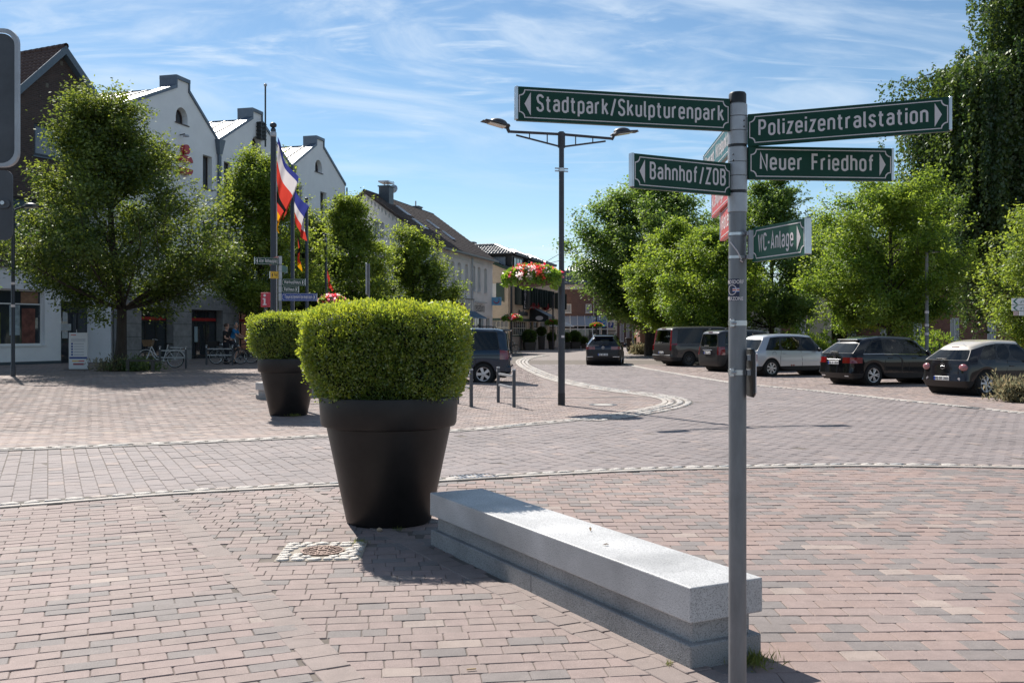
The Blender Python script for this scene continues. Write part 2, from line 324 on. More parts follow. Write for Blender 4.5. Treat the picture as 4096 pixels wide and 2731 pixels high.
# ---- paver fields
def field(ang, w, l, x0, x1, y0, y1, mask, origin=(0, 0), bond=0.5, mixed=None, gap=0.0035, seed=1):
    """running bond: rows of stones, l along the row, w across it; returns arrays x, y, l, w, angle"""
    rg = np.random.default_rng(seed); c, s = math.cos(ang), math.sin(ang)
    cs = [((x-origin[0])*c+(y-origin[1])*s, -(x-origin[0])*s+(y-origin[1])*c) for x in (x0, x1) for y in (y0, y1)]
    a0, a1 = min(p[0] for p in cs), max(p[0] for p in cs); b0, b1 = min(p[1] for p in cs), max(p[1] for p in cs)
    X, Y, LL = [], [], []
    for j in range(int(b0/w)-1, int(b1/w)+2):
        if mixed:
            m = int((a1-a0)/min(mixed))+4; ls = rg.choice(mixed, m, p=None); e = a0+np.concatenate([[0], np.cumsum(ls)])-rg.random()*0.3
            ctr = (e[:-1]+e[1:])/2; ln = ls
        else:
            i = np.arange(int(a0/l)-2, int(a1/l)+3); ctr = (i+(bond*(j % 2) if bond else 0)+0.03*rg.standard_normal())*l; ln = np.full(len(i), l)
        bb = np.full(len(ctr), (j+0.5)*w)
        X.append(origin[0]+ctr*c-bb*s); Y.append(origin[1]+ctr*s+bb*c); LL.append(ln)
    X, Y, LL = np.concatenate(X), np.concatenate(Y), np.concatenate(LL)
    k = (np.abs(X) < 0.56*Y+2.6) & (Y > y0) & (Y < y1) & (X > x0) & (X < x1); X, Y, LL = X[k], Y[k], LL[k]
    k = mask(X, Y); X, Y, LL = X[k], Y[k], LL[k]
    return dict(x=X, y=Y, l=LL-gap, w=np.full(len(X), w-gap), a=np.full(len(X), ang))
SHAPE = {}
def paver_shape(l, w, m, rag):
    k = (round(l, 3), round(w, 3), m.name, rag)
    if k not in SHAPE:
        rg = random.Random(rag*13+5); ch = 0.004; vs = []; fs = []
        pts = []                                      # slightly uneven outline with clipped corners
        for sx, sy in ((1, 1), (-1, 1), (-1, -1), (1, -1)):
            cx, cy = sx*l/2, sy*w/2; a, b2 = 0.005+rg.random()*0.009, 0.004+rg.random()*0.006
            q = [(cx, cy-sy*b2), (cx-sx*a, cy)]
            if sx*sy < 0: q.reverse()
            pts += q
        pts = [(x+rg.uniform(-.002, .002), y+rg.uniform(-.002, .002)) for x, y in pts]
        n = len(pts); vs = [(x*(1-2*ch/l), y*(1-2*ch/w), 0) for x, y in pts]+[(x, y, -ch) for x, y in pts]+[(x, y, -0.03) for x, y in pts]
        fs = [tuple(range(n))]+[(i+n, (i+1) % n+n, (i+1) % n, i) for i in range(n)]+[(i+2*n, (i+1) % n+2*n, (i+1) % n+n, i+n) for i in range(n)]
        me = bpy.data.meshes.new('paver'); me.from_pydata(vs, [], fs); me.update(); me.materials.append(m); SHAPE[k] = me
    return SHAPE[k]
def lay(f, parent, key, n_single, z=0.0, seed=3, rise=None):
    rg = np.random.default_rng(seed); n = len(f['x']); many, single = PM[key]
    X, Y = f['x'], f['y']; Z = gh(X, Y)+z+rg.normal(0, 0.0014, n)
    vis = (np.abs(X) < 0.515*Y+0.1) & (Y > 4.72); d = np.where(vis, Y+0.15*np.abs(X), 1e9)
    order = np.argsort(d); pick = order[:n_single] if n_single else order[:0]
    for i in pick:
        o = bpy.data.objects.new('paver', paver_shape(f['l'][i], f['w'][i], single, int(rg.integers(0, 5)))); COL.objects.link(o); o.parent = parent
        o.location = (X[i], Y[i], Z[i]); o.rotation_euler = (rg.normal(0, 0.006), rg.normal(0, 0.006), f['a'][i]+(math.pi if rg.random() < .5 else 0)+rg.normal(0, 0.006))
    rest = np.setdiff1d(np.arange(n), pick)
    if not len(rest): return
    X, Y, Z, l, w_, a = X[rest], Y[rest], Z[rest], f['l'][rest], f['w'][rest], f['a'][rest]+rg.normal(0, 0.006, len(rest)); m = len(rest)
    ch = 0.0045; V = np.zeros((m, 8, 3)); tx, ty = rg.normal(0, 0.007, m), rg.normal(0, 0.007, m)
    for k, (sx, sy) in enumerate(((1, 1), (-1, 1), (-1, -1), (1, -1))):
        for lev, (ins, dz) in enumerate(((ch, 0.0), (0.0, -0.012))):
            lx, ly = sx*(l/2-ins), sy*(w_/2-ins)
            V[:, k+4*lev, 0] = X+lx*np.cos(a)-ly*np.sin(a); V[:, k+4*lev, 1] = Y+lx*np.sin(a)+ly*np.cos(a); V[:, k+4*lev, 2] = Z+dz+lx*tx+ly*ty
    q = np.array([[0,1,2,3],[4,5,1,0],[5,6,2,1],[6,7,3,2],[7,4,0,3]])
    F = (np.arange(m)[:, None, None]*8+q[None]).reshape(-1, 4)
    me = npmesh('paver_field', V.reshape(-1, 3), F, np.repeat(rg.random(m), 5)); me.materials.append(many)
    o = bpy.data.objects.new('paver_field', me); COL.objects.link(o); o.parent = parent; o['kind'] = 'stuff'
def bed(name, mask, x0, x1, y0, y1, step, z, m):
    xs = np.arange(x0, x1+step, step); ys = np.arange(y0, y1+step, step); GX, GY = np.meshgrid(xs, ys); V = np.stack([GX, GY, gh(GX, GY)+z], -1).reshape(-1, 3); nx = len(xs)
    i, j = np.meshgrid(np.arange(nx-1), np.arange(len(ys)-1)); i, j = i.ravel(), j.ravel(); k = mask(xs[i]+step/2, ys[j]+step/2); i, j = i[k], j[k]
    F = np.stack([j*nx+i, j*nx+i+1, (j+1)*nx+i+1, (j+1)*nx+i], 1); me = npmesh(name, V, F); me.materials.append(m)
    return struct(link(name, me, None))
# the sheet everything stands on, out to the horizon
xs = np.concatenate([[-2500, -600, -150], np.arange(-60, 61, 4.0), [150, 600, 2500]]); ys = np.concatenate([[-300, -40], np.arange(-8, 100, 4.0), [150, 400, 1000, 3500]])
GX, GY = np.meshgrid(xs, ys); nx = len(xs); i, j = np.meshgrid(np.arange(nx-1), np.arange(len(ys)-1)); i, j = i.ravel(), j.ravel()
me = npmesh('ground', np.stack([GX, GY, gh(GX, GY)-0.03], -1).reshape(-1, 3), np.stack([j*nx+i, j*nx+i+1, (j+1)*nx+i+1, (j+1)*nx+i], 1)); me.materials.append(dirt)
struct(link('ground', me, None))
in_near = lambda x, y: inside(x, y, near_poly)
in_far = lambda x, y: inside(x, y, far_poly)
in_park = lambda x, y: inside(x, y, park_poly)
in_road = lambda x, y: ~(in_near(x, y) | in_far(x, y) | in_park(x, y))
YF = 52.0
pav = bed('pavement', in_near, -14, 14, 2, 13, 0.5, -0.0065, sand)
road = bed('road', in_road, -16, 40, 8, 60, 0.5, -0.004, sand)
sqr = bed('pavement', in_far, -34, 8, 12, 60, 0.5, -0.0045, sand)
prk = bed('parking_area', in_park, 2, 44, 18, 60, 0.5, -0.005, sand)
bench_free = lambda x, y: ~((nco(x, y) > 3.13) & (nco(x, y) < 3.55) & ((x-BA[0])*B_DIR[0]+(y-BA[1])*B_DIR[1] > 0.1) & ((x-BA[0])*B_DIR[0]+(y-BA[1])*B_DIR[1] < 3.2))
nm = nco
lay(field(R(23), 0.122, 0.244, -14, 3, 2.6, 13, lambda x, y: in_near(x, y) & (nm(x, y) < 1.485), seed=1), pav, 'near', 300, seed=2)
lay(field(R(27.55), 0.2, 0.2, -14, 6, 2.6, 13, lambda x, y: in_near(x, y) & (nm(x, y) > 1.40) & (nm(x, y) < 1.60), origin=(1.50*B_NRM[0], 1.50*B_NRM[1]), bond=0, seed=4), pav, 'band', 60, z=0.002, seed=5)
lay(field(R(8), 0.135, 0.2, -8, 6, 2.6, 13, lambda x, y: in_near(x, y) & (nm(x, y) > 1.515) & (nm(x, y) < 3.02) & ~in_sq(x, y, MH, MHA, 0.3, 0.03), mixed=[0.14, 0.14, 0.19, 0.24], seed=6), pav, 'near', 230, z=-0.001, seed=7)
lay(field(R(117.5), 0.16, 0.2, -8, 6, 2.6, 13, lambda x, y: in_near(x, y) & (nm(x, y) > 2.92) & (nm(x, y) < 3.09), mixed=[0.2, 0.24, 0.16], origin=(3.005*B_NRM[0], 3.005*B_NRM[1]), seed=8), pav, 'band', 40, z=0.003, seed=9)
lay(field(R(1.5), 0.162, 0.205, -8, 14, 2.6, 14, lambda x, y: in_near(x, y) & (nm(x, y) > 3.05) & bench_free(x, y), seed=10), pav, 'c', 300, z=-0.002, seed=11)
lay(field(R(115), 0.165, 0.25, -16, 40, 8, YF, in_road, gap=0.004, seed=12), road, 'road', 300, seed=13)
lay(field(R(-14), 0.16, 0.24, -34, 8, 12, YF, in_far, gap=0.004, seed=14), sqr, 'far', 300, seed=15)
lay(field(R(22), 0.16, 0.24, 2, 44, 18, YF, in_park, gap=0.004, seed=16), prk, 'far', 150, seed=17)
fm = brick_mat('far_paving', (0.235,0.19,0.175), (0.2,0.172,0.165), (0.1,0.085,0.075), 0.25, 0.165, 'XY', 0.3)
b1 = MB(); b1.add([(-70, YF-0.1, 0.0), (80, YF-0.1, 0.0), (80, 260, 0.0), (-70, 260, 0.0)], [(0, 1, 2, 3)])
struct(b1.build('pavement', fm, loc=(0, 0, -0.006)))
b1 = MB(); 
for x in np.arange(-64, 0, 4.0):
    for y in (51.9, 58, 64, 70, 76, 82):
        y2 = y+6 if y > 52 else 58
        b1.add([(x, y, float(gh(x, y))), (x+4, y, float(gh(x+4, y))), (x+4, y2, float(gh(x+4, y2))), (x, y2, float(gh(x, y2)))], [(0, 1, 2, 3)])
struct(b1.build('pavement', fm, loc=(0, 0, -0.001)))
# ---- kerbs: a thin dressed strip with a row of rough setts beside it
granite_white = mat('granite_sett_white', (0.68,0.63,0.57), 0.8, var=0.3, vscale=14, bump=0.7, bscale=40)
granite_pale = mat('granite_sett', (0.5,0.46,0.42), 0.8, var=0.35, vscale=14, bump=0.7, bscale=40)
granite_pale2 = mat('granite_sett_pink', (0.42,0.35,0.31), 0.8, var=0.35, vscale=14, bump=0.7, bscale=40)
granite_pale3 = mat('granite_sett_grey', (0.36,0.36,0.355), 0.8, var=0.35, vscale=14, bump=0.7, bscale=40)
kerb_m = mat('kerb_stone', (0.42,0.38,0.34), 0.85, var=0.25, vscale=5, bump=0.3, bscale=60)
SETT = []
for k in range(9):
    rg = random.Random(k*7+1); vs = []; n, m_ = 8, 3
    for lev, (s, z) in enumerate(((1.0, -0.05), (1.0, -0.012), (0.9, 0.003), (0.62, 0.009))):
        for j in range(12):
            t = 2*math.pi*j/12; p = 3.2; cx, cy = math.cos(t), math.sin(t)
            r = 1/((abs(cx)**p+abs(cy)**p)**(1/p)); jit = rg.uniform(0.9, 1.05)
            vs.append((cx*r*s*0.5*jit, cy*r*s*0.5*jit, z+rg.uniform(-.003, .003)*(lev > 1)))
    vs.append((0, 0, 0.010)); fs = [(a*12+j, a*12+(j+1) % 12, a*12+12+(j+1) % 12, a*12+12+j) for a in range(3) for j in range(12)]+[(36+j, 36+(j+1) % 12, 48) for j in range(12)]
    me = bpy.data.meshes.new('sett'); me.from_pydata(vs, [], fs); me.update(); me.polygons.foreach_set('use_smooth', [True]*len(me.polygons)); me.materials.append((granite_pale, granite_pale, granite_pale2, granite_pale, granite_pale3)[k % 5]); SETT.append(me)
WSETT = []
for k in range(4):
    me = SETT[k].copy(); me.materials.clear(); me.materials.append(granite_white); WSETT.append(me)
def sett(parent, x, y, l, w_, a, z=0.0, rg=random):
    o = bpy.data.objects.new('sett', rg.choice(SETT)); COL.objects.link(o); o.parent = parent; o.location = (x, y, float(gh(x, y))+z); o.rotation_euler = (rg.gauss(0, .02), rg.gauss(0, .02), a+rg.gauss(0, .04)); o.scale = (l, w_, 1); return o
def kerb(pl, rows, strips, zk, s0=0.0, s1=None, maxn=300, wide=None):
    """rows: (offset, width, sett length); strips: (offset, width)"""
    tot = arclen(pl)[-1]; s1 = s1 or tot; rg = random.Random(int(tot*100))
    lo = min([o-w_/2 for o, w_ in strips]+[o-w_/2 for o, w_, _ in rows])-0.02; hi = max([o+w_/2 for o, w_ in strips]+[o+w_/2 for o, w_, _ in rows])+0.02
    if wide: hi = hi
    A, Bp = offset(pl, lo), offset(pl, hi); n = len(pl)
    V = np.concatenate([np.column_stack([A, gh(A[:, 0], A[:, 1])+zk]), np.column_stack([Bp, gh(Bp[:, 0], Bp[:, 1])+zk])]); i = np.arange(n-1)
    me = npmesh('kerb', V, np.stack([i, i+1, n+i+1, n+i], 1)[:, ::-1]); me.materials.append(dirt); k = struct(link('kerb', me, None))
    for off, w_ in strips:                              # dressed kerb stones
        c = offset(pl, off); s = s0
        while s < s1:
            e = min(s+1.0+rg.uniform(-.1, .1), s1); m = 4; L_, R_ = [], []
            for t in np.linspace(s+0.004, e-0.004, m):
                p = sample(c, t); q = sample(c, min(t+0.05, arclen(c)[-1]))-sample(c, max(t-0.05, 0)); q /= np.linalg.norm(q)+1e-9; nn = np.array([-q[1], q[0]])*w_/2
                L_.append(p+nn); R_.append(p-nn)
            zt = zk+0.009+rg.uniform(-.002, .002); pts = L_+R_[::-1]
            mb = MB(); top = [(p[0], p[1], float(gh(*p))+zt) for p in pts]; bot = [(p[0], p[1], float(gh(*p))+zk-0.02) for p in pts]; nn = len(pts)
            mb.add(top+bot, [tuple(range(nn-1, -1, -1))]+[(a, (a+1) % nn, nn+(a+1) % nn, nn+a) for a in range(nn)])
            mb.build('kerb_stone', kerb_m, k); s = e
    for off, w_, sl in rows:
        c = offset(pl, off); al = arclen(c); s = s0
        while s < min(s1, al[-1]):
            l = sl*rg.uniform(0.82, 1.18); p = sample(c, s+l/2); q = sample(c, s+l)-sample(c, s)
            sett(k, p[0], p[1], l-0.022, w_-0.02, math.atan2(q[1], q[0]), zk+0.004, rg); s += l
    return k
kerb(NK, [(0.19, 0.17, 0.2)], [(0.045, 0.09)], 0.004, s0=1.0, s1=arclen(NK)[-1]-1)
sF = arclen(FK); iS = int(np.argmin(np.abs(FK[:, 0]-1.0)+(FK[:, 1] > 24)*99))
kerb(FK[:iS+1], [(-0.19, 0.17, 0.26)], [(-0.04, 0.09), (-0.33, 0.07)], 0.003)
kerb(FK[iS:], [(-0.22, 0.19, 0.24), (-0.42, 0.19, 0.24), (-0.62, 0.19, 0.24)], [(-0.06, 0.11)], 0.003)
kerb(RK, [(-0.2, 0.18, 0.22)], [(-0.05, 0.11)], 0.003)
ln = catmull([gd(*p) for p in [(560,905),(800,909),(1060,912),(1290,914),(1480,911)]])
kerb(ln, [], [(0.0, 0.07)], 0.002)
# ---- manhole with its square of setts, second cover, drains
iron = mat('cast_iron', (0.2,0.135,0.11), 0.65, 0.4, var=0.4, vscale=20, bump=0.3, bscale=90)
dark_iron = mat('dark_iron', (0.09,0.09,0.095), 0.5, 0.7, var=0.3, vscale=20)
def cover(mb, r, z):
    mb.lathe([(0.001, z), (r*0.3, z), (r*0.3, z-0.006), (r*0.36, z-0.006), (r*0.36, z), (r*0.62, z), (r*0.62, z-0.006), (r*0.68, z-0.006), (r*0.68, z), (r*0.92, z), (r*0.92, z-0.01), (r*0.96, z-0.01), (r*0.96, z+0.003), (r*1.06, z+0.003), (r*1.06, z-0.03)], 32)
    for ring, n in ((0.49, 10), (0.8, 18)):
        for j in range(n):
            t = 2*math.pi*j/n; mb.box(-r*0.115, r*0.115, -0.008, 0.008, z-0.001, z+0.006, Matrix.Rotation(t, 4, 'Z') @ Matrix.Translation((r*ring, 0, 0)))
    mb.box(-r*0.2, r*0.2, -0.012, 0.012, z, z+0.007); return mb
mh = thing('manhole', 'round rusty iron manhole cover in a square of white setts beside the pot', 'manhole cover', MH, MHA)
cover(MB(), 0.155, 0.012).build('cover', iron, mh, smooth=True)
MB().box(-0.315, 0.315, -0.315, 0.315, -0.02, 0.004).build('bedding', mat('grout', (0.3,0.26,0.21), .9, var=.3, vscale=20), mh)
rg = random.Random(5)
for iy in range(8):
    y = -0.31+0.0775*(iy+0.5); x = -0.31
    while x < 0.3:
        l = rg.uniform(0.07, 0.13); l = min(l, 0.312-x); cx = x+l/2
        if math.hypot(cx*0.98, y) > 0.20 and l > 0.04:
            o = bpy.data.objects.new('sett', rg.choice(WSETT)); COL.objects.link(o); o.parent = mh; o.location = (cx, y, 0.008); o.scale = (l+.002, 0.078, 0.8); o.rotation_euler = (0, 0, rg.gauss(0, .06))
        x += l
p = ground(2413, 1619); m2 = thing('manhole', 'round manhole cover with pale concrete centre beside the lamp post', 'manhole cover', p)
MB().lathe([(0.22, 0.006), (0.33, 0.006), (0.34, -0.02)], 32).build('frame', dark_iron, m2)
MB().lathe([(0.001, 0.008), (0.22, 0.008), (0.225, 0.0)], 32).build('cover', mat('concrete', (0.48,0.45,0.41), 0.9, var=0.2), m2)
def drain(pl, s, label):
    p = sample(pl, s); q = sample(pl, s+0.2)-sample(pl, s-0.2); a = math.atan2(q[1], q[0])
    g = thing('drain_grate', label, 'drain', (p[0], p[1], float(gh(*p))), a)
    mb = MB(); mb.box(-.25, .25, -.15, -.13, -.02, .016); mb.box(-.25, .25, .13, .15, -.02, .016); mb.box(-.25, -.23, -.13, .13, -.02, .016); mb.box(.23, .25, -.13, .13, -.02, .016)
    mb.build('frame', dark_iron, g)
    for k in range(9): MB().box(-.2+.05*k-.012, -.2+.05*k+.012, -.128, .128, -.02, .015, Matrix.Rotation(0, 4, 'Z')).build('bar', mat('grate_bar', (0.3,0.3,0.32), 0.35, 0.8), g)
    MB().box(-.228, .228, -.129, .129, -.03, .0105).build('shaft', mat('black_void', (0.004,0.004,0.004), 1.0), g)
c = offset(NK, 0.19); pt = ground(1948, 1920); s_ = arclen(c)[int(np.argmin((c[:, 0]-pt.x)**2+(c[:, 1]-pt.y)**2))]
drain(c, s_, 'grey iron drain grate in the near kerb beside the granite bench')
c = offset(RK, -0.2); pt = ground(3836, 1634); s_ = arclen(c)[int(np.argmin((c[:, 0]-pt.x)**2+(c[:, 1]-pt.y)**2))]
drain(c, s_, 'small iron drain grate in the kerb below the parked cars')
# ================================================================ narrow road sign lettering drawn with strokes
def _arc(cx, cy, rx, ry, a0, a1, n=7): return [(cx+rx*math.cos(R(a0+(a1-a0)*k/n)), cy+ry*math.sin(R(a0+(a1-a0)*k/n))) for k in range(n+1)]
def _bowl(w, y0, y1, r): # closed rounded slot
    p = []; p += _arc(w-r, y1-r, r, r, 0, 90); p += _arc(r, y1-r, r, r, 90, 180); p += _arc(r, y0+r, r, r, 180, 270); p += _arc(w-r, y0+r, r, r, 270, 360); return p+[p[0]]
XH, CA = 0.72, 1.0; W_ = 0.36; r_ = 0.17
ND = lambda: [[(0, 0), (0, XH)], [(0, XH-r_)]+_arc(r_, XH-r_, r_, r_, 180, 90)+_arc(W_-r_, XH-r_, r_, r_, 90, 0)+[(W_, 0)]]
S_ = lambda w, h, r: [_arc(w-r, h-r, r, r, 10, 90)+_arc(r, h-r, r, r*1.02, 90, 190)+[(r*.35, h*.58), (w-r*.35, h*.42)]+_arc(w-r, r, r, r*1.02, 10, -90)+_arc(r, r, r, r, 270, 170)]
GL = {
 'a': (W_, [_arc(r_, XH-r_, r_, r_, 160, 90)+_arc(W_-r_, XH-r_, r_, r_, 90, 0)+[(W_, 0)], [(W_, .43)]+_arc(r_*.9, .43-.2, .16, .2, 90, 270)+[(r_, .03)]+_arc(W_-r_, .2, r_, .17, 270, 350)]),
 'b': (W_, [[(0, 0), (0, CA)], _bowl(W_, 0.0, XH, r_)]), 'd': (W_, [[(W_, 0), (W_, CA)], _bowl(W_, 0, XH, r_)]),
 'c': (W_*.95, [_arc(W_-r_, XH-r_, r_, r_, 5, 90)+_arc(r_, XH-r_, r_, r_, 90, 180)+_arc(r_, r_, r_, r_, 180, 270)+_arc(W_-r_, r_, r_, r_, 270, 355)]),
 'e': (W_, [[(0, .37), (W_, .37)]+_arc(W_-r_, XH-r_, r_, r_, 0, 90)+_arc(r_, XH-r_, r_, r_, 90, 180)+_arc(r_, r_, r_, r_, 180, 270)+_arc(W_-r_, r_, r_, r_, 270, 345)]),
 'f': (.26, [[(.09, 0), (.09, CA-.17)]+_arc(.26, CA-.17, .17, .17, 180, 90), [(-.03, XH-.03), (.25, XH-.03)]]),
 'g': (W_, [_bowl(W_, .04, XH, r_), [(W_, XH), (W_, -.08)]+_arc(W_-r_, -.08, r_, r_, 0, -90)+_arc(r_, -.08, r_, r_, -90, -160)]),
 'h': (W_, [[(0, 0), (0, CA)]]+ND()[1:]), 'n': (W_, ND()), 'm': (.62, ND()[:1]+[[(0, XH-.14)]+_arc(.14, XH-.14, .14, .14, 180, 90)+_arc(.17, XH-.14, .14, .14, 90, 0)+[(.31, 0)], [(.31, XH-.14)]+_arc(.45, XH-.14, .14, .14, 180, 90)+_arc(.48, XH-.14, .14, .14, 90, 0)+[(.62, 0)]]),
 'i': (0.0, [[(0, 0), (0, XH)], [(0, .86), (0, 1.0)]]), 'l': (.06, [[(0, CA), (0, .14)]+_arc(.12, .13, .12, .13, 180, 270)]),
 'k': (.36, [[(0, 0), (0, CA)], [(.32, XH), (.04, .33)], [(.13, .44), (.36, 0)]]),
 'o': (W_, [_bowl(W_, 0, XH, r_)]), 'p': (W_, [[(0, XH), (0, -.25)], _bowl(W_, 0, XH, r_)]),
 'r': (.24, [[(0, 0), (0, XH)], [(0, XH-.2)]+_arc(.2, XH-.2, .2, .2, 180, 80)]), 's': (.32, S_(.32, XH, .16)),
 't': (.25, [[(.08, .93), (.08, .15)]+_arc(.22, .15, .14, .15, 180, 270)+[(.27, 0)], [(-.05, XH-.03), (.25, XH-.03)]]),
 'u': (W_, [[(W_, 0), (W_, XH)], [(0, XH)]+_arc(r_, r_, r_, r_, 180, 270)+_arc(W_-r_, r_, r_, r_, 270, 360)+[(W_, r_)]]),
 'z': (.31, [[(0, XH), (.31, XH), (0, 0), (.31, 0)]]),
 'A': (.46, [[(0, 0), (.23, CA), (.46, 0)], [(.07, .27), (.39, .27)]]), 'B': (.4, [[(0, 0), (0, CA)]+[(.22, CA)]+_arc(.22, .77, .17, .23, 90, -90)+[(.0, .54)], [(.2, .54)]+_arc(.22, .27, .18, .27, 90, -90)+[(0, 0)]]),
 'C': (.4, [_arc(.22, CA-.18, .18, .18, 5, 90)+_arc(.18, CA-.18, .18, .18, 90, 180)+_arc(.18, .18, .18, .18, 180, 270)+_arc(.22, .18, .18, .18, 270, 355)]),
 'F': (.36, [[(0, 0), (0, CA), (.36, CA)], [(0, .52), (.32, .52)]]), 'G': (.4, [_arc(.22, CA-.18, .18, .18, 5, 90)+_arc(.18, CA-.18, .18, .18, 90, 180)+_arc(.18, .18, .18, .18, 180, 270)+_arc(.22, .18, .18, .18, 270, 360)+[(.4, .5), (.22, .5)]]),
 'H': (.4, [[(0, 0), (0, CA)], [(.4, 0), (.4, CA)], [(0, .52), (.4, .52)]]), 'M': (.52, [[(0, 0), (0, CA), (.26, .4), (.52, CA), (.52, 0)]]), 'N': (.42, [[(0, 0), (0, CA), (.42, 0), (.42, CA)]]),
 'O': (.4, [_bowl(.4, 0, CA, .19)]), 'P': (.4, [[(0, 0), (0, CA)]+[(.22, CA)]+_arc(.22, .73, .18, .27, 90, -90)+[(0, .46)]]), 'R': (.4, [[(0, 0), (0, CA), (.22, CA)]+_arc(.22, .75, .17, .25, 90, -90)+[(0, .5)], [(.2, .5), (.4, 0)]]),
 'S': (.4, S_(.4, CA, .19)), 'T': (.4, [[(0, CA), (.4, CA)], [(.2, CA), (.2, 0)]]), 'W': (.6, [[(0, CA), (.14, 0), (.3, .85), (.46, 0), (.6, CA)]]), 'Z': (.4, [[(0, CA), (.4, CA), (0, 0), (.4, 0)]]),
 'E': (.36, [[(.36, CA), (0, CA), (0, 0), (.36, 0)], [(0, .52), (.32, .52)]]), 'L': (.34, [[(0, CA), (0, 0), (.34, 0)]]), 'D': (.4, [[(0, 0), (0, CA), (.2, CA)]+_arc(.2, .8, .2, .2, 90, 0)+_arc(.2, .2, .2, .2, 0, -90)+[(0, 0)]]),
 'K': (.4, [[(0, 0), (0, CA)], [(.38, CA), (.02, .42)], [(.14, .56), (.4, 0)]]), 'Q': (.4, [_bowl(.4, 0, CA, .19), [(.22, .2), (.42, -.06)]]), 'J': (.34, [[(.34, CA), (.34, .17)]+_arc(.17, .17, .17, .17, 0, -170)]),
 '/': (.3, [[(0, -.08), (.3, 1.04)]]), '-': (.26, [[(0, .42), (.26, .42)]]), ' ': (.2, []), '.': (.0, [[(0, -.06), (0, .07)]]), ':': (.0, [[(0, .1), (0, .24)], [(0, .5), (0, .64)]]),
 '0': (.36, [_bowl(.36, 0, CA, .18)]), '2': (.36, [_arc(.18, .8, .18, .2, 170, -30)+[(0, 0), (.37, 0)]]), '3': (.36, [_arc(.17, .76, .17, .23, 160, -80)+[(.17, .53)], [(.17, .54)]+_arc(.18, .27, .19, .27, 85, -160)]),
 '4': (.4, [[(.28, 0), (.28, CA), (0, .25), (.4, .25)]]), '5': (.36, [[(.34, CA), (.03, CA), (.01, .52)]+_arc(.17, .3, .19, .3, 120, -160)]), '6': (.36, [_bowl(.36, 0, .58, .18), [(0, .3), (.02, .6), (.16, .9), (.22, 1.0)]]), '7': (.36, [[(0, CA), (.36, CA), (.12, 0)]])}
GL['w'] = (.5, [[(0, XH), (.12, 0), (.25, .6), (.38, 0), (.5, XH)]])
GL['ü'] = (W_, GL['u'][1]+[[(.07, .86), (.07, 1.0)], [(.29, .86), (.29, 1.0)]])
def stroke_text(txt, h, wt=0.13, gap=0.2):
    """flat lettering in the xy plane, cap height h, starting at x = 0; returns mesh and width"""
    mb = MB(); x = wt/2
    for ch in txt:
        w_, pls = GL.get(ch, GL['o'])
        for k, pl in enumerate(pls):
            q = [np.array(p, float) for p in pl]; q = [p for i, p in enumerate(q) if i == 0 or np.linalg.norm(p-q[i-1]) > 1e-4]; n = len(q)
            if n < 2: continue
            closed = np.linalg.norm(q[0]-q[-1]) < 1e-4; Ls, Rs = [], []
            for i in range(n):
                a = q[i]-q[i-1] if i else (q[0]-q[-2] if closed else q[1]-q[0]); b = q[i+1]-q[i] if i < n-1 else (q[1]-q[0] if closed else q[-1]-q[-2])
                a = a/np.linalg.norm(a); b = b/np.linalg.norm(b); na, nb = np.array([-a[1], a[0]]), np.array([-b[1], b[0]]); m = na+nb; m /= np.linalg.norm(m)+1e-9; c = max(0.45, float(m@na)); Ls.append(q[i]+m*wt/2/c); Rs.append(q[i]-m*wt/2/c)
            # flush ends at the base and cap lines: lengthen open ends a little where a stroke bends back
            vs = [((x+p[0])*h, p[1]*h, (k+1)*0.004*h) for p in Ls+Rs]; mb.add(vs, [(n+i, n+i+1, i+1, i) for i in range(n-1)])
        x += w_+wt+gap-0.06
    me = bpy.data.meshes.new('lettering'); me.from_pydata(mb.v, [], mb.f); me.update(); return me, (x-gap+0.06-wt/2)*h
def din(name, txt, h, m, parent, M, fit=None, wt=0.15, center=False):
    if ' ' in txt and fit:                                # one object for each word
        full = stroke_text(txt, h, wt)[1]; ws = txt.split(' '); pos = 0.0; o = None
        for i, w_ in enumerate(ws):
            x0 = stroke_text(' '.join(ws[:i])+' ', h, wt)[1]+(0.2-0.06+wt/2)*h-wt/2*h if i else 0.0
            o = din(name, w_, h, m, parent, M @ Matrix.Translation((x0*fit/full, 0, 0)), stroke_text(w_, h, wt)[1]*fit/full, wt)
        return o
    me, wd = stroke_text(txt, h, wt)
    k = (fit/wd) if fit else 1.0
    me.transform(Matrix.Diagonal((k, 1, 1, 1)))
    if center: me.transform(Matrix.Translation((-wd*k/2, 0, 0)))
    o = link(name, me, m, parent); o.matrix_local = M; return o
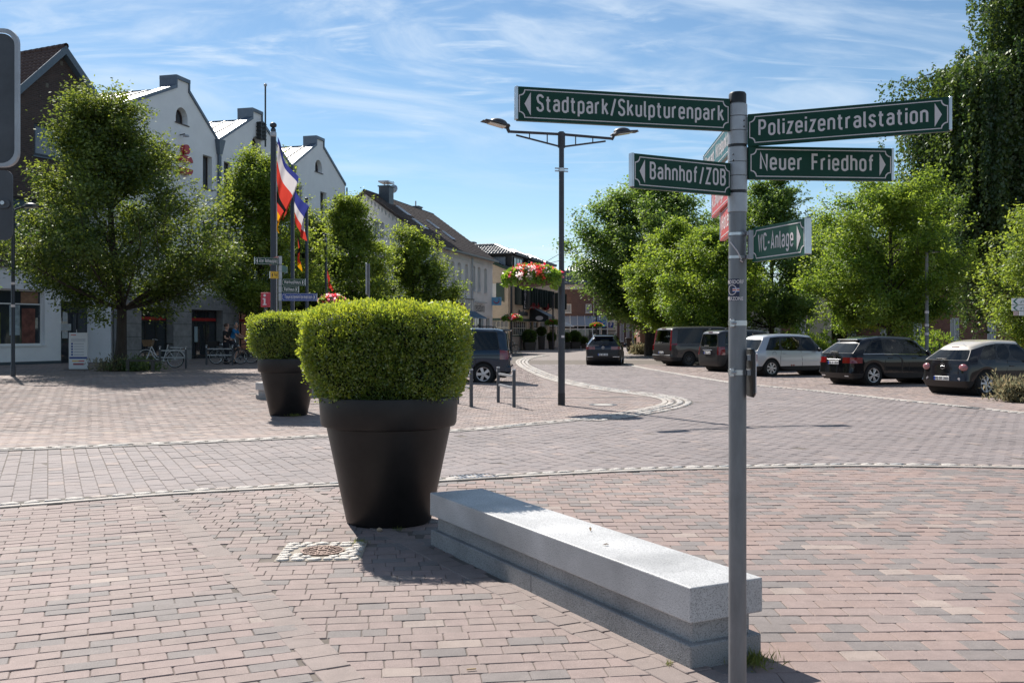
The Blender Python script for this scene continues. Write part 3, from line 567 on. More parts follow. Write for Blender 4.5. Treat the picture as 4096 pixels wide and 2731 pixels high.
# ================================================================ bench, pots, signs, lamps
granite = mat('granite', (0.42,0.42,0.43), 0.55, var=0.0)
def granite_mat(name, c, rough, bump=0.1, fine=0.5):
    m = bpy.data.materials.new(name); m.use_nodes = True; t = m.node_tree; b = t.nodes['Principled BSDF']; b.inputs['Roughness'].default_value = rough
    tc = N(t, 'ShaderNodeTexCoord')
    v = N(t, 'ShaderNodeTexVoronoi'); v.inputs['Scale'].default_value = 130; L(t, tc.outputs['Object'], v.inputs['Vector'])
    n1 = N(t, 'ShaderNodeTexNoise'); n1.inputs['Scale'].default_value = 2.2; n1.inputs['Detail'].default_value = 5; L(t, tc.outputs['Object'], n1.inputs['Vector'])
    n2 = N(t, 'ShaderNodeTexNoise'); n2.inputs['Scale'].default_value = 170; n2.inputs['Detail'].default_value = 2; L(t, tc.outputs['Object'], n2.inputs['Vector'])
    cr = N(t, 'ShaderNodeValToRGB'); e = cr.color_ramp.elements; e[0].position = 0.3; e[0].color = (*[x*0.3 for x in c], 1); e[1].position = 0.62; e[1].color = (*[min(1, x*1.2) for x in c], 1)
    k = e.new(0.45); k.color = (*c, 1); L(t, n2.outputs[0], cr.inputs[0])
    r = N(t, 'ShaderNodeMapRange'); r.inputs['From Min'].default_value = 0.3; r.inputs['From Max'].default_value = 0.7; r.inputs['To Min'].default_value = 0.7; r.inputs['To Max'].default_value = 1.12; L(t, n1.outputs[0], r.inputs['Value'])
    mu = N(t, 'ShaderNodeMix', data_type='RGBA', blend_type='MULTIPLY'); mu.inputs[0].default_value = 1; L(t, cr.outputs[0], mu.inputs[6]); L(t, r.outputs[0], mu.inputs[7]); L(t, mu.outputs[2], b.inputs['Base Color'])
    bp = N(t, 'ShaderNodeBump'); bp.inputs['Strength'].default_value = bump; bp.inputs['Distance'].default_value = 0.003; L(t, v.outputs['Distance'], bp.inputs['Height']); L(t, bp.outputs[0], b.inputs['Normal'])
    MATS[name] = m; return m
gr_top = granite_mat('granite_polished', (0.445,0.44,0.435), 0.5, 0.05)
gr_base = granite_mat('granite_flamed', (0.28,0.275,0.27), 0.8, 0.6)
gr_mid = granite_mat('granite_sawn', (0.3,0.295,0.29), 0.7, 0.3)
def bench(label, A, ang, ln, wd, z0=0.0):
    b = thing('stone_bench', label, 'bench', (A[0], A[1], z0), ang, 'granite benches on the square')      # local x along the length, y across
    h = ln/2
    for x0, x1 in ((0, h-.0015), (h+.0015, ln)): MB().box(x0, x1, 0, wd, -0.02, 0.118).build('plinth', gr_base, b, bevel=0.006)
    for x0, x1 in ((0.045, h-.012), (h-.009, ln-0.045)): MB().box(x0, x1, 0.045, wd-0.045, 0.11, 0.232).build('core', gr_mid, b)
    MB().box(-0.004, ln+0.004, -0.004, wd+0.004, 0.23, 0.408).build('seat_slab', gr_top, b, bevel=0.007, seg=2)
    return b
bn = bench('long pale granite bench on a stepped plinth beside the big near pot', BA+0.455*B_NRM, math.atan2(B_DIR[1], B_DIR[0]), 3.3, 0.455)
p2_ = ground(1150, 1600)
bench('pale granite bench mostly hidden behind the far pot', ground(1083, 1600), R(62), 1.9, 0.5, p2_.z).rotation_euler.z = R(58)
# ---- plastic pots with clipped box bushes
pot_m = mat('pot_plastic', (0.0125,0.0110,0.0108), 0.43, var=0.5, vscale=3, bump=0.05, bscale=200, spec=0.33)
soil_m = mat('soil', (0.05,0.035,0.025), 0.95, var=0.4, vscale=30)
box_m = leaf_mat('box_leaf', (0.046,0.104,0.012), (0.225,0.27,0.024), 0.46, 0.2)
box_in = mat('bush_core', (0.012,0.02,0.005), 1.0, var=0.4, vscale=12)
twig_m = mat('twig', (0.09,0.06,0.035), 0.9)
def leaf_cards(P, Nrm, size, rg, aspect=0.55, spread=0.9):
    """one pointed leaf (two triangles folded as a quad) at every point"""
    n = len(P); d = Nrm+rg.normal(0, spread, (n, 3)); d /= np.linalg.norm(d, axis=1)[:, None]+1e-9
    r = rg.normal(0, 1, (n, 3)); a = np.cross(d, r); a /= np.linalg.norm(a, axis=1)[:, None]+1e-9
    s = size*rg.uniform(0.65, 1.35, n)
    b = a*(s*aspect*0.5)[:, None]; d = d*s[:, None]
    V = np.stack([P, P+d*0.5+b, P+d, P+d*0.5-b], 1).reshape(-1, 3); F = np.arange(4*n).reshape(-1, 4); return V, F
def bush(name, parent, rx, ry, h, z0, nleaf, size, seed, mtl=box_m, power=4.0, taper=0.1):
    """clipped bush: superellipsoid shell covered with sprigs"""
    rg = np.random.default_rng(seed); n = nleaf//7
    u = rg.uniform(-1, 1, (n*3, 3)); nn = np.linalg.norm(u, axis=1); u = u[(nn < 1) & (nn > .1)][:n]; u /= np.linalg.norm(u, axis=1)[:, None]; n = len(u)
    r = 1/((np.abs(u)**power).sum(1)**(1/power)); q = u*r[:, None]; nrm = np.sign(q)*np.abs(q)**(power-1); 
    lump = np.array([mnoise.noise((a*2.6+seed, b*2.6, c*2.6)) for a, b, c in u])*0.09+np.array([mnoise.noise((a*7+seed, b*7, c*7)) for a, b, c in u])*0.05
    q = q*(0.93+lump+rg.normal(0, .018, n))[:, None]
    zz = (q[:, 2]+1)/2; tp = 1-taper*(1-zz)**2
    P = np.stack([q[:, 0]*rx*tp, q[:, 1]*ry*tp, z0+zz*h], 1); nrm = nrm/np.array([rx, ry, h/2]); nrm /= np.linalg.norm(nrm, axis=1)[:, None]
    up = nrm+np.array([0, 0, 0.7]); P7 = np.repeat(P, 7, 0)+rg.normal(0, size*0.9, (n*7, 3)); U7 = np.repeat(up, 7, 0)
    ns = n//14; ids = rg.choice(n, ns); q0 = P[ids]; dd = nrm[ids]*.6+np.array([0, 0, .7])+rg.normal(0, .3, (ns, 3)); dd /= np.linalg.norm(dd, axis=1)[:, None]; ln = rg.uniform(.6, 1.0, ns)**2*size*3.2      # free shoots
    tt = rg.random((ns, 10)); PS = (q0[:, None]+dd[:, None]*(ln[:, None]*tt)[..., None]).reshape(-1, 3); P7 = np.concatenate([P7, PS]); U7 = np.concatenate([U7, np.repeat(dd, 10, 0)])
    V, F = leaf_cards(P7, U7, size, rg, 0.6, 0.75)
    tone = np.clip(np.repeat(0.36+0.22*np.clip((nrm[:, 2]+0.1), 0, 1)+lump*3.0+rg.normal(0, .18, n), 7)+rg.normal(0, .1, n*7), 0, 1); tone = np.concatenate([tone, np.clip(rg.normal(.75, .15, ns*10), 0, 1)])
    me = npmesh(name, V, F, tone); me.materials.append(mtl); fo = link(name, me, None, parent); fo['kind'] = 'stuff'
    u2 = []; mb = MB(); m1, m2 = 20, 12
    for i in range(m2+1):
        for j in range(m1):
            th, ph = math.pi*i/m2, 2*math.pi*j/m1; d = (math.sin(th)*math.cos(ph), math.sin(th)*math.sin(ph), -math.cos(th))
            rr = 0.86/((abs(d[0])**power+abs(d[1])**power+abs(d[2])**power)**(1/power)); zq = (d[2]*rr+1)/2; t = 1-taper*(1-zq)**2
            mb.v.append((d[0]*rr*rx*t, d[1]*rr*ry*t, z0+zq*h))
    for i in range(m2):
        for j in range(m1): mb.f.append((i*m1+j, i*m1+(j+1) % m1, (i+1)*m1+(j+1) % m1, (i+1)*m1+j))
    mb.build('branches', box_in, parent, smooth=True); return fo
def pot(label, loc, R_, H, rb, bush_kw, rz=0.0):
    p = thing('plant_pot', label, 'plant pot', loc, rz, 'big black pots with box bushes')
    band = H*0.765
    MB().lathe([(rb*0.6, 0.0), (rb*0.96, 0.0), (rb, 0.02), (R_*0.885, band-0.03), (R_*0.888, band-0.008), (R_*0.955, band+0.004), (R_*0.975, band+0.03), (R_*1.0, H-0.012), (R_*0.994, H), (R_*0.955, H), (R_*0.94, H-0.02), (R_*0.90, H-0.12)], 72).build('pot', pot_m, p, smooth=True)
    MB().lathe([(0.001, H-0.07), (R_*0.92, H-0.07)], 40).build('soil', soil_m, p)
    b = thing('box_bush', bush_kw.pop('label'), 'bush', loc, rz, 'clipped box bushes in the pots')
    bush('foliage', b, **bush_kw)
    for k in range(5): t = k*1.3; MB().tube([(0.1*math.cos(t), 0.1*math.sin(t), H-0.08), (0.3*math.cos(t), 0.3*math.sin(t), H+0.3)], 0.015, 6).build('stem', twig_m, b)
    return p
POT1 = Vector((-0.633*1.0, 8.86, 0)); 
u_c = 0.5*(735+1052)*Dk; POT1 = Vector(((u_c-2048)/FPX*8.83, 8.83, 0))
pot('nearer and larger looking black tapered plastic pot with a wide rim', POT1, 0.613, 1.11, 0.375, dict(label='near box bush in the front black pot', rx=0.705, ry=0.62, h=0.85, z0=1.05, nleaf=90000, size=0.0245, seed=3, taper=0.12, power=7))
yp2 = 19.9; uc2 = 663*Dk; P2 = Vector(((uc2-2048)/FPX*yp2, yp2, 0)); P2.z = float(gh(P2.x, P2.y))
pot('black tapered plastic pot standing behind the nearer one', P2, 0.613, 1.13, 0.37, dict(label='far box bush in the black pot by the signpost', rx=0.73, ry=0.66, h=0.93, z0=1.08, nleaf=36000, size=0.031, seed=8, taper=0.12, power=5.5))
tuft_m = leaf_mat('weed_leaf', (0.06,0.09,0.02), (0.16,0.17,0.04), 0.35, 0.05)
def tuft(loc, r, h, n, seed, label):
    rg = np.random.default_rng(seed); P = np.column_stack([rg.normal(0, r*.5, n), rg.normal(0, r*.5, n), np.zeros(n)]); V, F = leaf_cards(P, np.tile([0, 0, 1.0], (n, 1)), h, rg, 0.08, 0.45)
    me = npmesh('weed_tuft', V, F, rg.random(n)); me.materials.append(tuft_m); o = link('weed_tuft', me, None, loc=loc); return tag(o, label, 'weed', None, 'stuff')
tuft(BA+0.3*B_NRM-0.05*B_DIR if False else (1.22, 5.02, 0.0), 0.11, 0.06, 260, 1, 'small tuft of grass at the near end of the granite bench')
tuft((POT1.x+0.13, POT1.y-0.42, 0.0), 0.05, 0.03, 60, 2, 'tiny weeds at the foot of the near pot')
tuft((P2.x+0.2, P2.y-0.36, P2.z), 0.12, 0.06, 160, 3, 'small tuft of weeds at the foot of the far pot')
tuft((MH.x+0.24, MH.y+0.3, 0.0), 0.07, 0.035, 120, 4, 'dry weeds growing between the manhole setts')
g_ = ground(2765, 2655); tuft((g_.x-.12, g_.y-.02, 0.0), 0.02, 0.03, 40, 6, 'tiny dry weed in the joint by the bench corner')
# ---- leaves and litter that lie around
# ---- the finger signpost in front
galv = mat('galvanised_steel', (0.21,0.215,0.225), 0.5, 0.5, var=0.22, vscale=18, bump=0.06, bscale=40, stretch=(1, 1, 0.25))
alu = mat('aluminium', (0.55,0.56,0.58), 0.3, 0.9, var=0.12, vscale=10)
alu_dull = mat('aluminium_dull', (0.42,0.43,0.45), 0.5, 0.6, var=0.2, vscale=7)
black_pl = mat('black_plastic', (0.012,0.012,0.013), 0.45)
sign_green = mat('sign_green', (0.006,0.05,0.031), 0.4, var=0.12, vscale=9, spec=0.22)
sign_white = mat('sign_white', (0.66,0.6,0.6), 0.45)
sign_red = mat('sign_red', (0.52,0.055,0.04), 0.35); sign_teal = mat('sign_teal', (0.02,0.1,0.09), 0.35)
sign_blue = mat('sign_blue', (0.008,0.045,0.24), 0.35); sign_yellow = mat('sign_yellow', (0.75,0.42,0.01), 0.35); sign_black = mat('sign_black', (0.01,0.01,0.01), 0.4)
def blade(parent, p0, p1, zb, h, txt, arrow, bg, fg, name='finger', side=-1, th=0.02, label=None, tsize=0.56, cap=True, inset=0.0, twid=None):
    """flat finger board from p0 (at the post) to p1 (tip), lower edge zb; the lettering faces the camera side"""
    p0 = Vector((p0[0], p0[1], 0)); p1 = Vector((p1[0], p1[1], 0)); left = p1.x < p0.x
    a, b = (p1, p0) if left else (p0, p1)                # reading direction a -> b
    if abs(p1.x-p0.x) < 0.12 and p1.y > p0.y: a, b = p1, p0; left = True
    X = (b-a).normalized(); ln = (b-a).length; nrm = Vector((X.y, -X.x, 0))   # towards the reader
    M = Matrix((X, -nrm, Vector((0, 0, 1)))).transposed().to_4x4(); M.translation = Vector((a.x, a.y, zb))
    o = MB().box(0, ln, -th/2, th/2, 0, h, M).build(name, bg, parent, bevel=0.002)
    if label: o['label'] = label
    if cap:
        x0, x1 = (-0.006, 0.006) if left else (ln-0.006, ln+0.006)
        MB().box(x0, x1, -th/2-0.003, th/2+0.003, 0.001, h+0.004, M).build('edge_profile', alu, o, bevel=0.002)
    for z in (0, h): MB().box(0.002, ln-0.002, -th/2-0.001, th/2+0.001, z-0.0025, z+0.0025, M).build('edge_profile', bg, o)
    # border line with scooped corners
    bw, e, r = h*0.018, h*0.065, h*0.17; pts = []
    for cx, cz, t0 in ((e, e, 90), (ln-e, e, 180), (ln-e, h-e, 270), (e, h-e, 360)):
        for k in range(6):
            t = R(t0-18*k); pts.append((cx+r*math.cos(t), cz+r*math.sin(t)))
    mb = MB(); n = len(pts); ctr = (ln/2, h/2)
    def shr(p, d): return (p[0]+(d if p[0] < ctr[0] else -d), p[1]+(d if p[1] < ctr[1] else -d))
    y = -th/2-0.0012
    for i in range(n):
        q0, q1 = pts[i], pts[(i+1) % n]; mb.add([(q0[0], y, q0[1]), (q1[0], y, q1[1]), (shr(q1, bw*1.6)[0], y, shr(q1, bw*1.6)[1]), (shr(q0, bw*1.6)[0], y, shr(q0, bw*1.6)[1])], [(0, 1, 2, 3)], M)
    mb.build('border', fg, o)
    aw, ah = h*0.2, h*0.72
    if left: tri = [(h*0.24, h/2), (h*0.24+aw, h/2-ah/2), (h*0.24+aw, h/2+ah/2)]; x0, x1 = h*0.62, ln-h*0.22
    else: tri = [(ln-h*0.24, h/2), (ln-h*0.24-aw, h/2+ah/2), (ln-h*0.24-aw, h/2-ah/2)]; x0, x1 = h*0.36, ln-h*0.62
    if arrow: MB().add([(p[0], y, p[1]) for p in tri], [(0, 1, 2)], M).build('arrow', fg, o)
    if txt:
        fit = min(twid or (x1-x0), x1-x0); T = M @ Matrix.Translation((x0, y+0.0006, h*0.31)) @ Matrix.Rotation(R(90), 4, 'X')
        din('lettering', txt, h*0.47, fg, o, T, fit=fit)
    return o
PX, PY = (2950-2048)/FPX*4.32, 4.32
sp = thing('signpost', 'grey steel finger signpost in front with green, teal and red boards', 'signpost', (PX, PY, 0))
sp.location = (0, 0, 0)
MB().lathe([(0.038, -0.02), (0.038, 2.17), (0.038, 2.66)], 32, Matrix.Translation((PX, PY, 0))).build('post', galv, sp, smooth=True)
MB().lathe([(0.0376, 2.655), (0.0376, 2.70), (0.033, 2.708), (0.001, 2.709)], 32, Matrix.Translation((PX, PY, 0))).build('cap', black_pl, sp, smooth=True)
for z0, z1 in ((2.19, 2.272), (2.284, 2.345), (2.347, 2.405), (2.407, 2.47), (2.482, 2.54), (2.542, 2.602), (2.604, 2.656)):
    MB().lathe([(0.0385, z0), (0.0415, z0+.001), (0.0415, z1-.001), (0.0385, z1)], 32, Matrix.Translation((PX, PY, 0))).build('collar', alu_dull, sp, smooth=True)
for z0 in (2.272, 2.472): MB().lathe([(0.0385, z0), (0.040, z0), (0.040, z0+.011), (0.0385, z0+.011)], 32, Matrix.Translation((PX, PY, 0))).build('gasket', black_pl, sp)
for z, a in ((2.58, -62), (2.555, -62), (2.435, -128), (2.41, -128)):
    MB().ball((PX+.0415*math.cos(R(a)), PY+.0415*math.sin(R(a)), z), 0.004, 8, 5).build('rivet', dark_iron, sp)
F_ = lambda u, y: ((u-2048)/FPX*y, y)
blade(sp, (PX-.038, 4.31), F_(2065, 4.09), 2.541, 0.134, 'Stadtpark/Skulpturenpark', True, sign_green, sign_white, label='green board lettered Stadtpark/Skulpturenpark')
blade(sp, (PX+.042, 4.31), F_(3802, 3.985), 2.476, 0.132, 'Polizeizentralstation', True, sign_green, sign_white, label='green board lettered Polizeizentralstation')
blade(sp, (PX+.042, 4.31), F_(3567, 4.365), 2.333, 0.138, 'Neuer Friedhof', True, sign_green, sign_white, label='green board lettered Neuer Friedhof')
blade(sp, (PX-.037, 4.31), F_(2526, 4.065), 2.262, 0.135, 'Bahnhof/ZOB', True, sign_green, sign_white, label='green board lettered Bahnhof/ZOB')
blade(sp, (PX+.062, 4.275), F_(3232, 3.885), 1.974, 0.139, 'WC-Anlage', True, mat('sign_green_sunlit', (0.016,0.085,0.055), .45, spec=.3), sign_white, label='green board lettered WC-Anlage')  # sunlight on this board is put into its colour as a lighter green
blade(sp, (PX-.0, 4.363), F_(2822, 5.3), 2.476, 0.132, 'Geograph. Mittelpunkt SH', True, sign_teal, sign_white, label='teal board seen edge on behind the post')
blade(sp, (PX-.02, 4.358), F_(2855, 5.0), 2.246, 0.135, 'Campingplatz', True, sign_red, sign_white, label='upper red board pointing away')
blade(sp, (PX-.012, 4.36), F_(2890, 4.76), 2.108, 0.135, 'Hotel', True, sign_red, sign_white, label='lower red board lettered Hotel')
for z in (1.995, 2.095):                                # bracket of the lowest board
    MB().lathe([(0.0385, z-.006), (0.0405, z-.006), (0.0405, z+.006), (0.0385, z+.006)], 24, Matrix.Translation((PX, PY, 0))).build('clamp', alu, sp, smooth=True)
    MB().box(PX+.03, PX+.064, 4.27, 4.30, z-.008, z+.008).build('bracket', alu_dull, sp)
MB().box(PX+.036, PX+.06, 4.262, 4.29, 1.985, 2.108).build('bracket', alu_dull, sp)
MB().tube([(PX-.036, PY-.022, 2.06), (PX-.012, PY-.045, 2.02), (PX+.006, PY-.046, 1.985), (PX+.002, PY-.045, 1.978), (PX+.012, PY-.044, 1.972)], 0.0028, 6).build('cable_tie', sign_white, sp)
for v in (1292, 1489):                                  # steel bands with screw locks
    z = HC-(v-HV)/FPX*4.3
    MB().lathe([(0.0385, z-.011), (0.0400, z-.011), (0.0400, z+.011), (0.0385, z+.011)], 32, Matrix.Translation((PX, PY, 0))).build('steel_band', alu, sp, smooth=True)
    MB().box(PX-.042, PX-.022, PY-.046, PY-.028, z-.017, z+.017).build('band_lock', alu, sp, bevel=0.003)
    MB().tube([(PX-.036, PY-.05, z-.0), (PX-.02, PY-.047, z)], 0.006, 8).build('band_screw', alu_dull, sp)
# small panel seen edge on, strapped to the right side of the post
x0 = (2992-2048)/FPX*4.32
pn = MB(); prof = [(-.05, -.105), (.05, -.105), (.07, -.09), (.07, .09), (.05, .105), (-.05, .105), (-.07, .09), (-.07, -.09)]
MB().prism(prof, PX+.052, PX+.062, 'x', Matrix.Translation((0, PY+.0, HC-(1490-HV)/FPX*4.32))).build('information_panel', black_pl, sp, bevel=0.003)
MB().prism([(a*.94, b*.93) for a, b in prof], PX+.0625, PX+.0665, 'x', Matrix.Translation((0, PY, HC-(1490-HV)/FPX*4.32))).build('panel_face', sign_white, sp)
for z in (HC-(1489-HV)/FPX*4.32, HC-(1430-HV)/FPX*4.32): MB().box(PX+.036, PX+.0515, PY-.03, PY+.03, z-.012, z+.012).build('bracket', alu_dull, sp)
# sticker wrapped round the post
def wrap(name, z0, z1, a0, a1, m, parent, r=0.0388, n=10):
    mb = MB()
    for k in range(n):
        t0, t1 = R(a0+(a1-a0)*k/n), R(a0+(a1-a0)*(k+1)/n)
        mb.add([(PX+r*math.cos(t0), PY+r*math.sin(t0), z0), (PX+r*math.cos(t1), PY+r*math.sin(t1), z0), (PX+r*math.cos(t1), PY+r*math.sin(t1), z1), (PX+r*math.cos(t0), PY+r*math.sin(t0), z1)], [(0, 1, 2, 3)])
    return mb.build(name, m, parent)
zs = lambda v: HC-(v-HV)/FPX*4.285
navy = mat('sticker_navy', (0.008,0.011,0.045), 0.4)
st = tag(wrap('sticker', zs(1203), zs(1115), -190, -91, navy, None), 'dark blue football sticker wrapped round the near signpost', 'sticker')
for v0, v1, m in ((1150, 1153, sign_blue), (1153, 1157, sign_white), (1157, 1161, sign_red), (1161, 1165, sign_white), (1165, 1169, sign_blue)):
    wrap('stripe', zs(v1), zs(v0), -135, -91, m, st, 0.0391, 6)
def wrap_text(txt, zc, size, a_mid, parent):
    me = textmesh(txt, size, 0.8, 0.03, 'CENTER')
    for v_ in me.vertices:
        t = R(a_mid)+v_.co.x/0.0394; v_.co = (PX+0.0394*math.cos(t), PY+0.0394*math.sin(t), zc+v_.co.y)
    link('lettering', me, sign_white, parent)
wrap_text('RENDSDORF', zs(1134), 0.022, -135, st); wrap_text('SPERRZONE', zs(1201), 0.022, -135, st)
rgm = MB()
for k in range(24):
    t0, t1 = 2*math.pi*k/24, 2*math.pi*(k+1)/24
    q = []
    for rr, t in ((0.019, t0), (0.019, t1), (0.0225, t1), (0.0225, t0)):
        ang = R(-140)+rr*math.cos(t)/0.0393; q.append((PX+.0393*math.cos(ang), PY+.0393*math.sin(ang), zs(1159)+rr*math.sin(t)))
    rgm.add(q, [(0, 1, 2, 3)])
rgm.build('crest_ring', sign_white, st)
# ---- backs of two road signs at the left edge
def rounded(w_, h_, r, n=6):
    pts = []
    for cx, cz, t0 in ((w_/2-r, h_/2-r, 0), (-w_/2+r, h_/2-r, 90), (-w_/2+r, -h_/2+r, 180), (w_/2-r, -h_/2+r, 270)):
        for k in range(n+1): t = R(t0+90*k/n); pts.append((cx+r*math.cos(t), cz+r*math.sin(t)))
    return pts
ys_ = 3.9; sx_ = ys_/FPX
rs = thing('road_sign', 'grey backs of two road signs on a post at the left edge', 'road sign', ((-210-2048)*sx_, ys_, 0), R(3))
def sz(v): return HC-(v-HV)*sx_
back_m = mat('sign_back', (0.085,0.09,0.1), 0.5, 0.3, var=0.25, vscale=6)
wS = 2*(72+210)*sx_; hS = (668-115)*sx_; cz = (sz(115)+sz(668))/2
outer = rounded(wS, hS, 0.055); 
mb = MB(); n = len(outer); T = Matrix.Translation((0, 0, cz)); inn = [(a*(1-0.028/wS*1.0), b*(1-0.028/hS)) for a, b in outer]
vs = [(a, -0.014, b) for a, b in outer]+[(a, -0.014, b) for a, b in inn]+[(a, 0.006, b) for a, b in outer]+[(a, -0.002, b) for a, b in inn]
mb.add(vs, [(i, (i+1) % n, n+(i+1) % n, n+i) for i in range(n)]+[(2*n+i, 2*n+(i+1) % n, (i+1) % n, i) for i in range(n)]+[(n+i, n+(i+1) % n, 3*n+(i+1) % n, 3*n+i) for i in range(n)], T)
mb.build('rim', alu_dull, rs)
MB().prism([(a*0.99, b*0.99) for a, b in inn], -0.002, 0.005, 'y', T).build('sign_plate', back_m, rs)
h2 = (960-680)*sx_; w2 = 2*(46+210)*sx_; MB().prism(rounded(w2, h2, 0.03), -0.004, 0.001, 'y', Matrix.Translation((0, 0, (sz(680)+sz(960))/2))).build('additional_plate', back_m, rs)
MB().prism(rounded(0.05, 0.035, 0.016), -0.012, -0.004, 'y', Matrix.Translation(((12+210)*sx_, 0, sz(815)))).build('bracket', back_m, rs)
MB().lathe([(0.001, -0.02), (0.008, -0.02), (0.008, -0.012)], 10, Matrix.Translation(((12+210)*sx_, 0, sz(812))) @ Matrix.Rotation(R(-90), 4, 'X')).build('bolt', alu, rs)
MB().lathe([(0.03, -0.02), (0.03, sz(100))], 20, Matrix.Translation((0, -.045, 0))).build('post', galv, rs, smooth=True)
for z in (sz(250), sz(560)): MB().box(-.06, .06, -.06, -.014, z-.015, z+.015).build('clamp', alu, rs)
# ---- street lamp with two arms
lamp_m = mat('lamp_grey', (0.05,0.052,0.06), 0.45, 0.3, var=0.15, vscale=6); lamp_dk = mat('lamp_foot', (0.012,0.012,0.014), 0.5)
glass_l = mat('lamp_glass', (0.6,0.55,0.47), 0.2)
LPB = ground(2246, 1620)
def luminaire(parent, M):
    """head pointing along +x from its joint"""
    mb = MB(); prof = [(0.02, -0.02), (0.34, 0.015), (0.62, 0.03), (0.62, 0.055), (0.34, 0.055), (0.05, 0.035)]
    MB().prism(prof, -0.16, 0.16, 'y', M).build('lamp_housing', lamp_m, parent, bevel=0.01)
    d = MB(); d.lathe([(0.21*math.cos(t), 0.05+0.1*math.sin(t)) for t in [R(k) for k in (0, 20, 40, 60, 75, 88)]], 20, M @ Matrix.Translation((0.27, 0, 0)) @ Matrix.Diagonal((1, 0.72, 1, 1))); d.build('lamp_dome', lamp_m, parent, smooth=True)
    MB().prism([(0.12, -0.012), (0.5, 0.02), (0.5, 0.005), (0.12, -0.035)], -0.12, 0.12, 'y', M).build('lamp_glass', glass_l, parent)
    MB().box(0.5, 0.66, -0.11, 0.11, 0.02, 0.034, M).build('lamp_visor', lamp_m, parent)
lamp = thing('street_lamp', 'tall grey street lamp with two truss arms standing on the road island', 'street lamp', LPB, math.atan2(1.27, 3.72))
topz = 6.15
MB().lathe([(0.083, 0), (0.083, 0.28)], 20).build('foot_sleeve', lamp_dk, lamp, smooth=True)
MB().lathe([(0.079, 0.28), (0.079, 3.0), (0.066, 3.05), (0.062, 3.1), (0.058, topz+.12), (0.001, topz+.13)], 20).build('pole', lamp_m, lamp, smooth=True)
for z in (2.86, 3.02): MB().lathe([(0.08, z-.02), (0.087, z-.015), (0.087, z+.015), (0.08, z+.02)], 20).build('pole_ring', lamp_m, lamp, smooth=True)
zc_ = HC+(1329-680)/FPX*LPB.y
MB().lathe([(0.06, zc_-.04), (0.068, zc_-.04), (0.068, zc_+.04), (0.06, zc_+.04)], 20).build('clamp', alu, lamp, smooth=True)
for z in (zc_+.03, zc_-.03): MB().box(-.16, .16, -.012, .012, z-.014, z+.014).build('clamp_arm', alu_dull, lamp)
for s in (-1, 1):
    mb = MB(); Mx = Matrix.Diagonal((s, 1, 1, 1))
    for a, b, r in (((.05, 0, topz+.06), (1.28, 0, topz+.04), .032), ((.05, 0, topz-.22), (1.1, 0, topz-.03), .022), ((.35, 0, topz+.05), (.35, 0, topz-.17), .014), ((.78, 0, topz+.05), (.78, 0, topz-.09), .014), ((.06, 0, topz-.25), (.06, 0, topz+.1), .03)):
        mb.tube([a, b], r, 8, Mx)
    mb.build('lamp_arm', lamp_m, lamp)
    MB().tube([(1.26*s, 0, topz+.02), (1.3*s, 0, topz+.09), (1.3*s, 0, topz+.15)], 0.04, 8).build('lamp_joint', lamp_m, lamp)
    luminaire(lamp, Matrix.Translation((1.26*s, 0, topz+.14)) @ Matrix.Rotation(math.pi if s < 0 else 0, 4, 'Z') @ Matrix.Rotation(R(-6), 4, 'Y'))
MB().box(-.035, .035, -.085, -.078, 1.55, 1.60).build('label_plate', sign_white, lamp)
# ---- flower baskets
petal_m = {}
def petal(name, c):
    if name not in MATS: petal_m[name] = leaf_mat(name, c, tuple(min(1, x*1.3) for x in c), 0.3, 0.05)
    return MATS[name]
ger_leaf = leaf_mat('geranium_leaf', (0.06,0.14,0.015), (0.15,0.25,0.03), 0.4, 0.08)
FLOW = dict(petal_red=(0.55,0.05,0.02), petal_pink=(0.6,0.22,0.26), petal_white=(0.72,0.62,0.6), petal_coral=(0.62,0.12,0.07), petal_dark_red=(0.2,0.03,0.02))
def flowers(label, loc, r, h, seed, scale=1.0, cols=('petal_red', 'petal_pink', 'petal_white', 'petal_coral'), rim=True, group='hanging flower baskets along the street', dens=1.0, name='flower_basket'):
    rg = np.random.default_rng(seed); b = thing(name, label, 'flower basket', loc, 0, group)
    MB().lathe([(0.05, -h*0.75), (r*0.6, -h*0.6), (r*0.8, -h*0.2), (r*0.8, 0.0)], 20).build('bowl', mat('basket', (0.06,0.04,0.028), 0.9), b, smooth=True)
    n = int(7500*dens*scale); t = rg.uniform(0, 2*math.pi, n); q = np.sqrt(rg.random(n)); rr = r*q*(1+0.15*np.sin(3*t+seed)); zz = h*0.62*(1-q**2.2)+rg.normal(0, h*.10, n)
    edge = q > 0.8; zz[edge] -= rg.random(edge.sum())**2*h*0.9*(0.5+0.5*np.sin(2*t[edge]+seed)**2)
    P = np.column_stack([rr*np.cos(t), rr*np.sin(t), zz]); V, F = leaf_cards(P, np.column_stack([np.cos(t)*q, np.sin(t)*q, np.full(n, .5)]), 0.075*scale**.3, rg, 0.9, 0.8)
    me = npmesh('foliage', V, F, rg.random(n)); me.materials.append(ger_leaf); o = link('foliage', me, None, b); o['kind'] = 'stuff'
    for ci, c in enumerate(cols):
        k = int(22*dens); t = rg.uniform(0, 2*math.pi, k); q = np.sqrt(rg.uniform(0.15, 1.1, k)); C = np.column_stack([r*q*np.cos(t), r*q*np.sin(t), h*0.7*(1-np.clip(q, 0, 1)**2.4)+0.03+rg.normal(0, h*.07, k)-np.where(q > .85, rg.random(k)*h*.35, 0)])
        m = 42; P = np.repeat(C, m, 0)+rg.normal(0, 0.034, (k*m, 3)); V, F = leaf_cards(P, rg.normal(0, 1, (k*m, 3)), 0.05, rg, 1.0, 0.4)
        me = npmesh('blossoms', V, F, rg.random(k*m)); me.materials.append(petal(c, FLOW[c])); o = link('blossoms', me, None, b); o['kind'] = 'stuff'
    return b
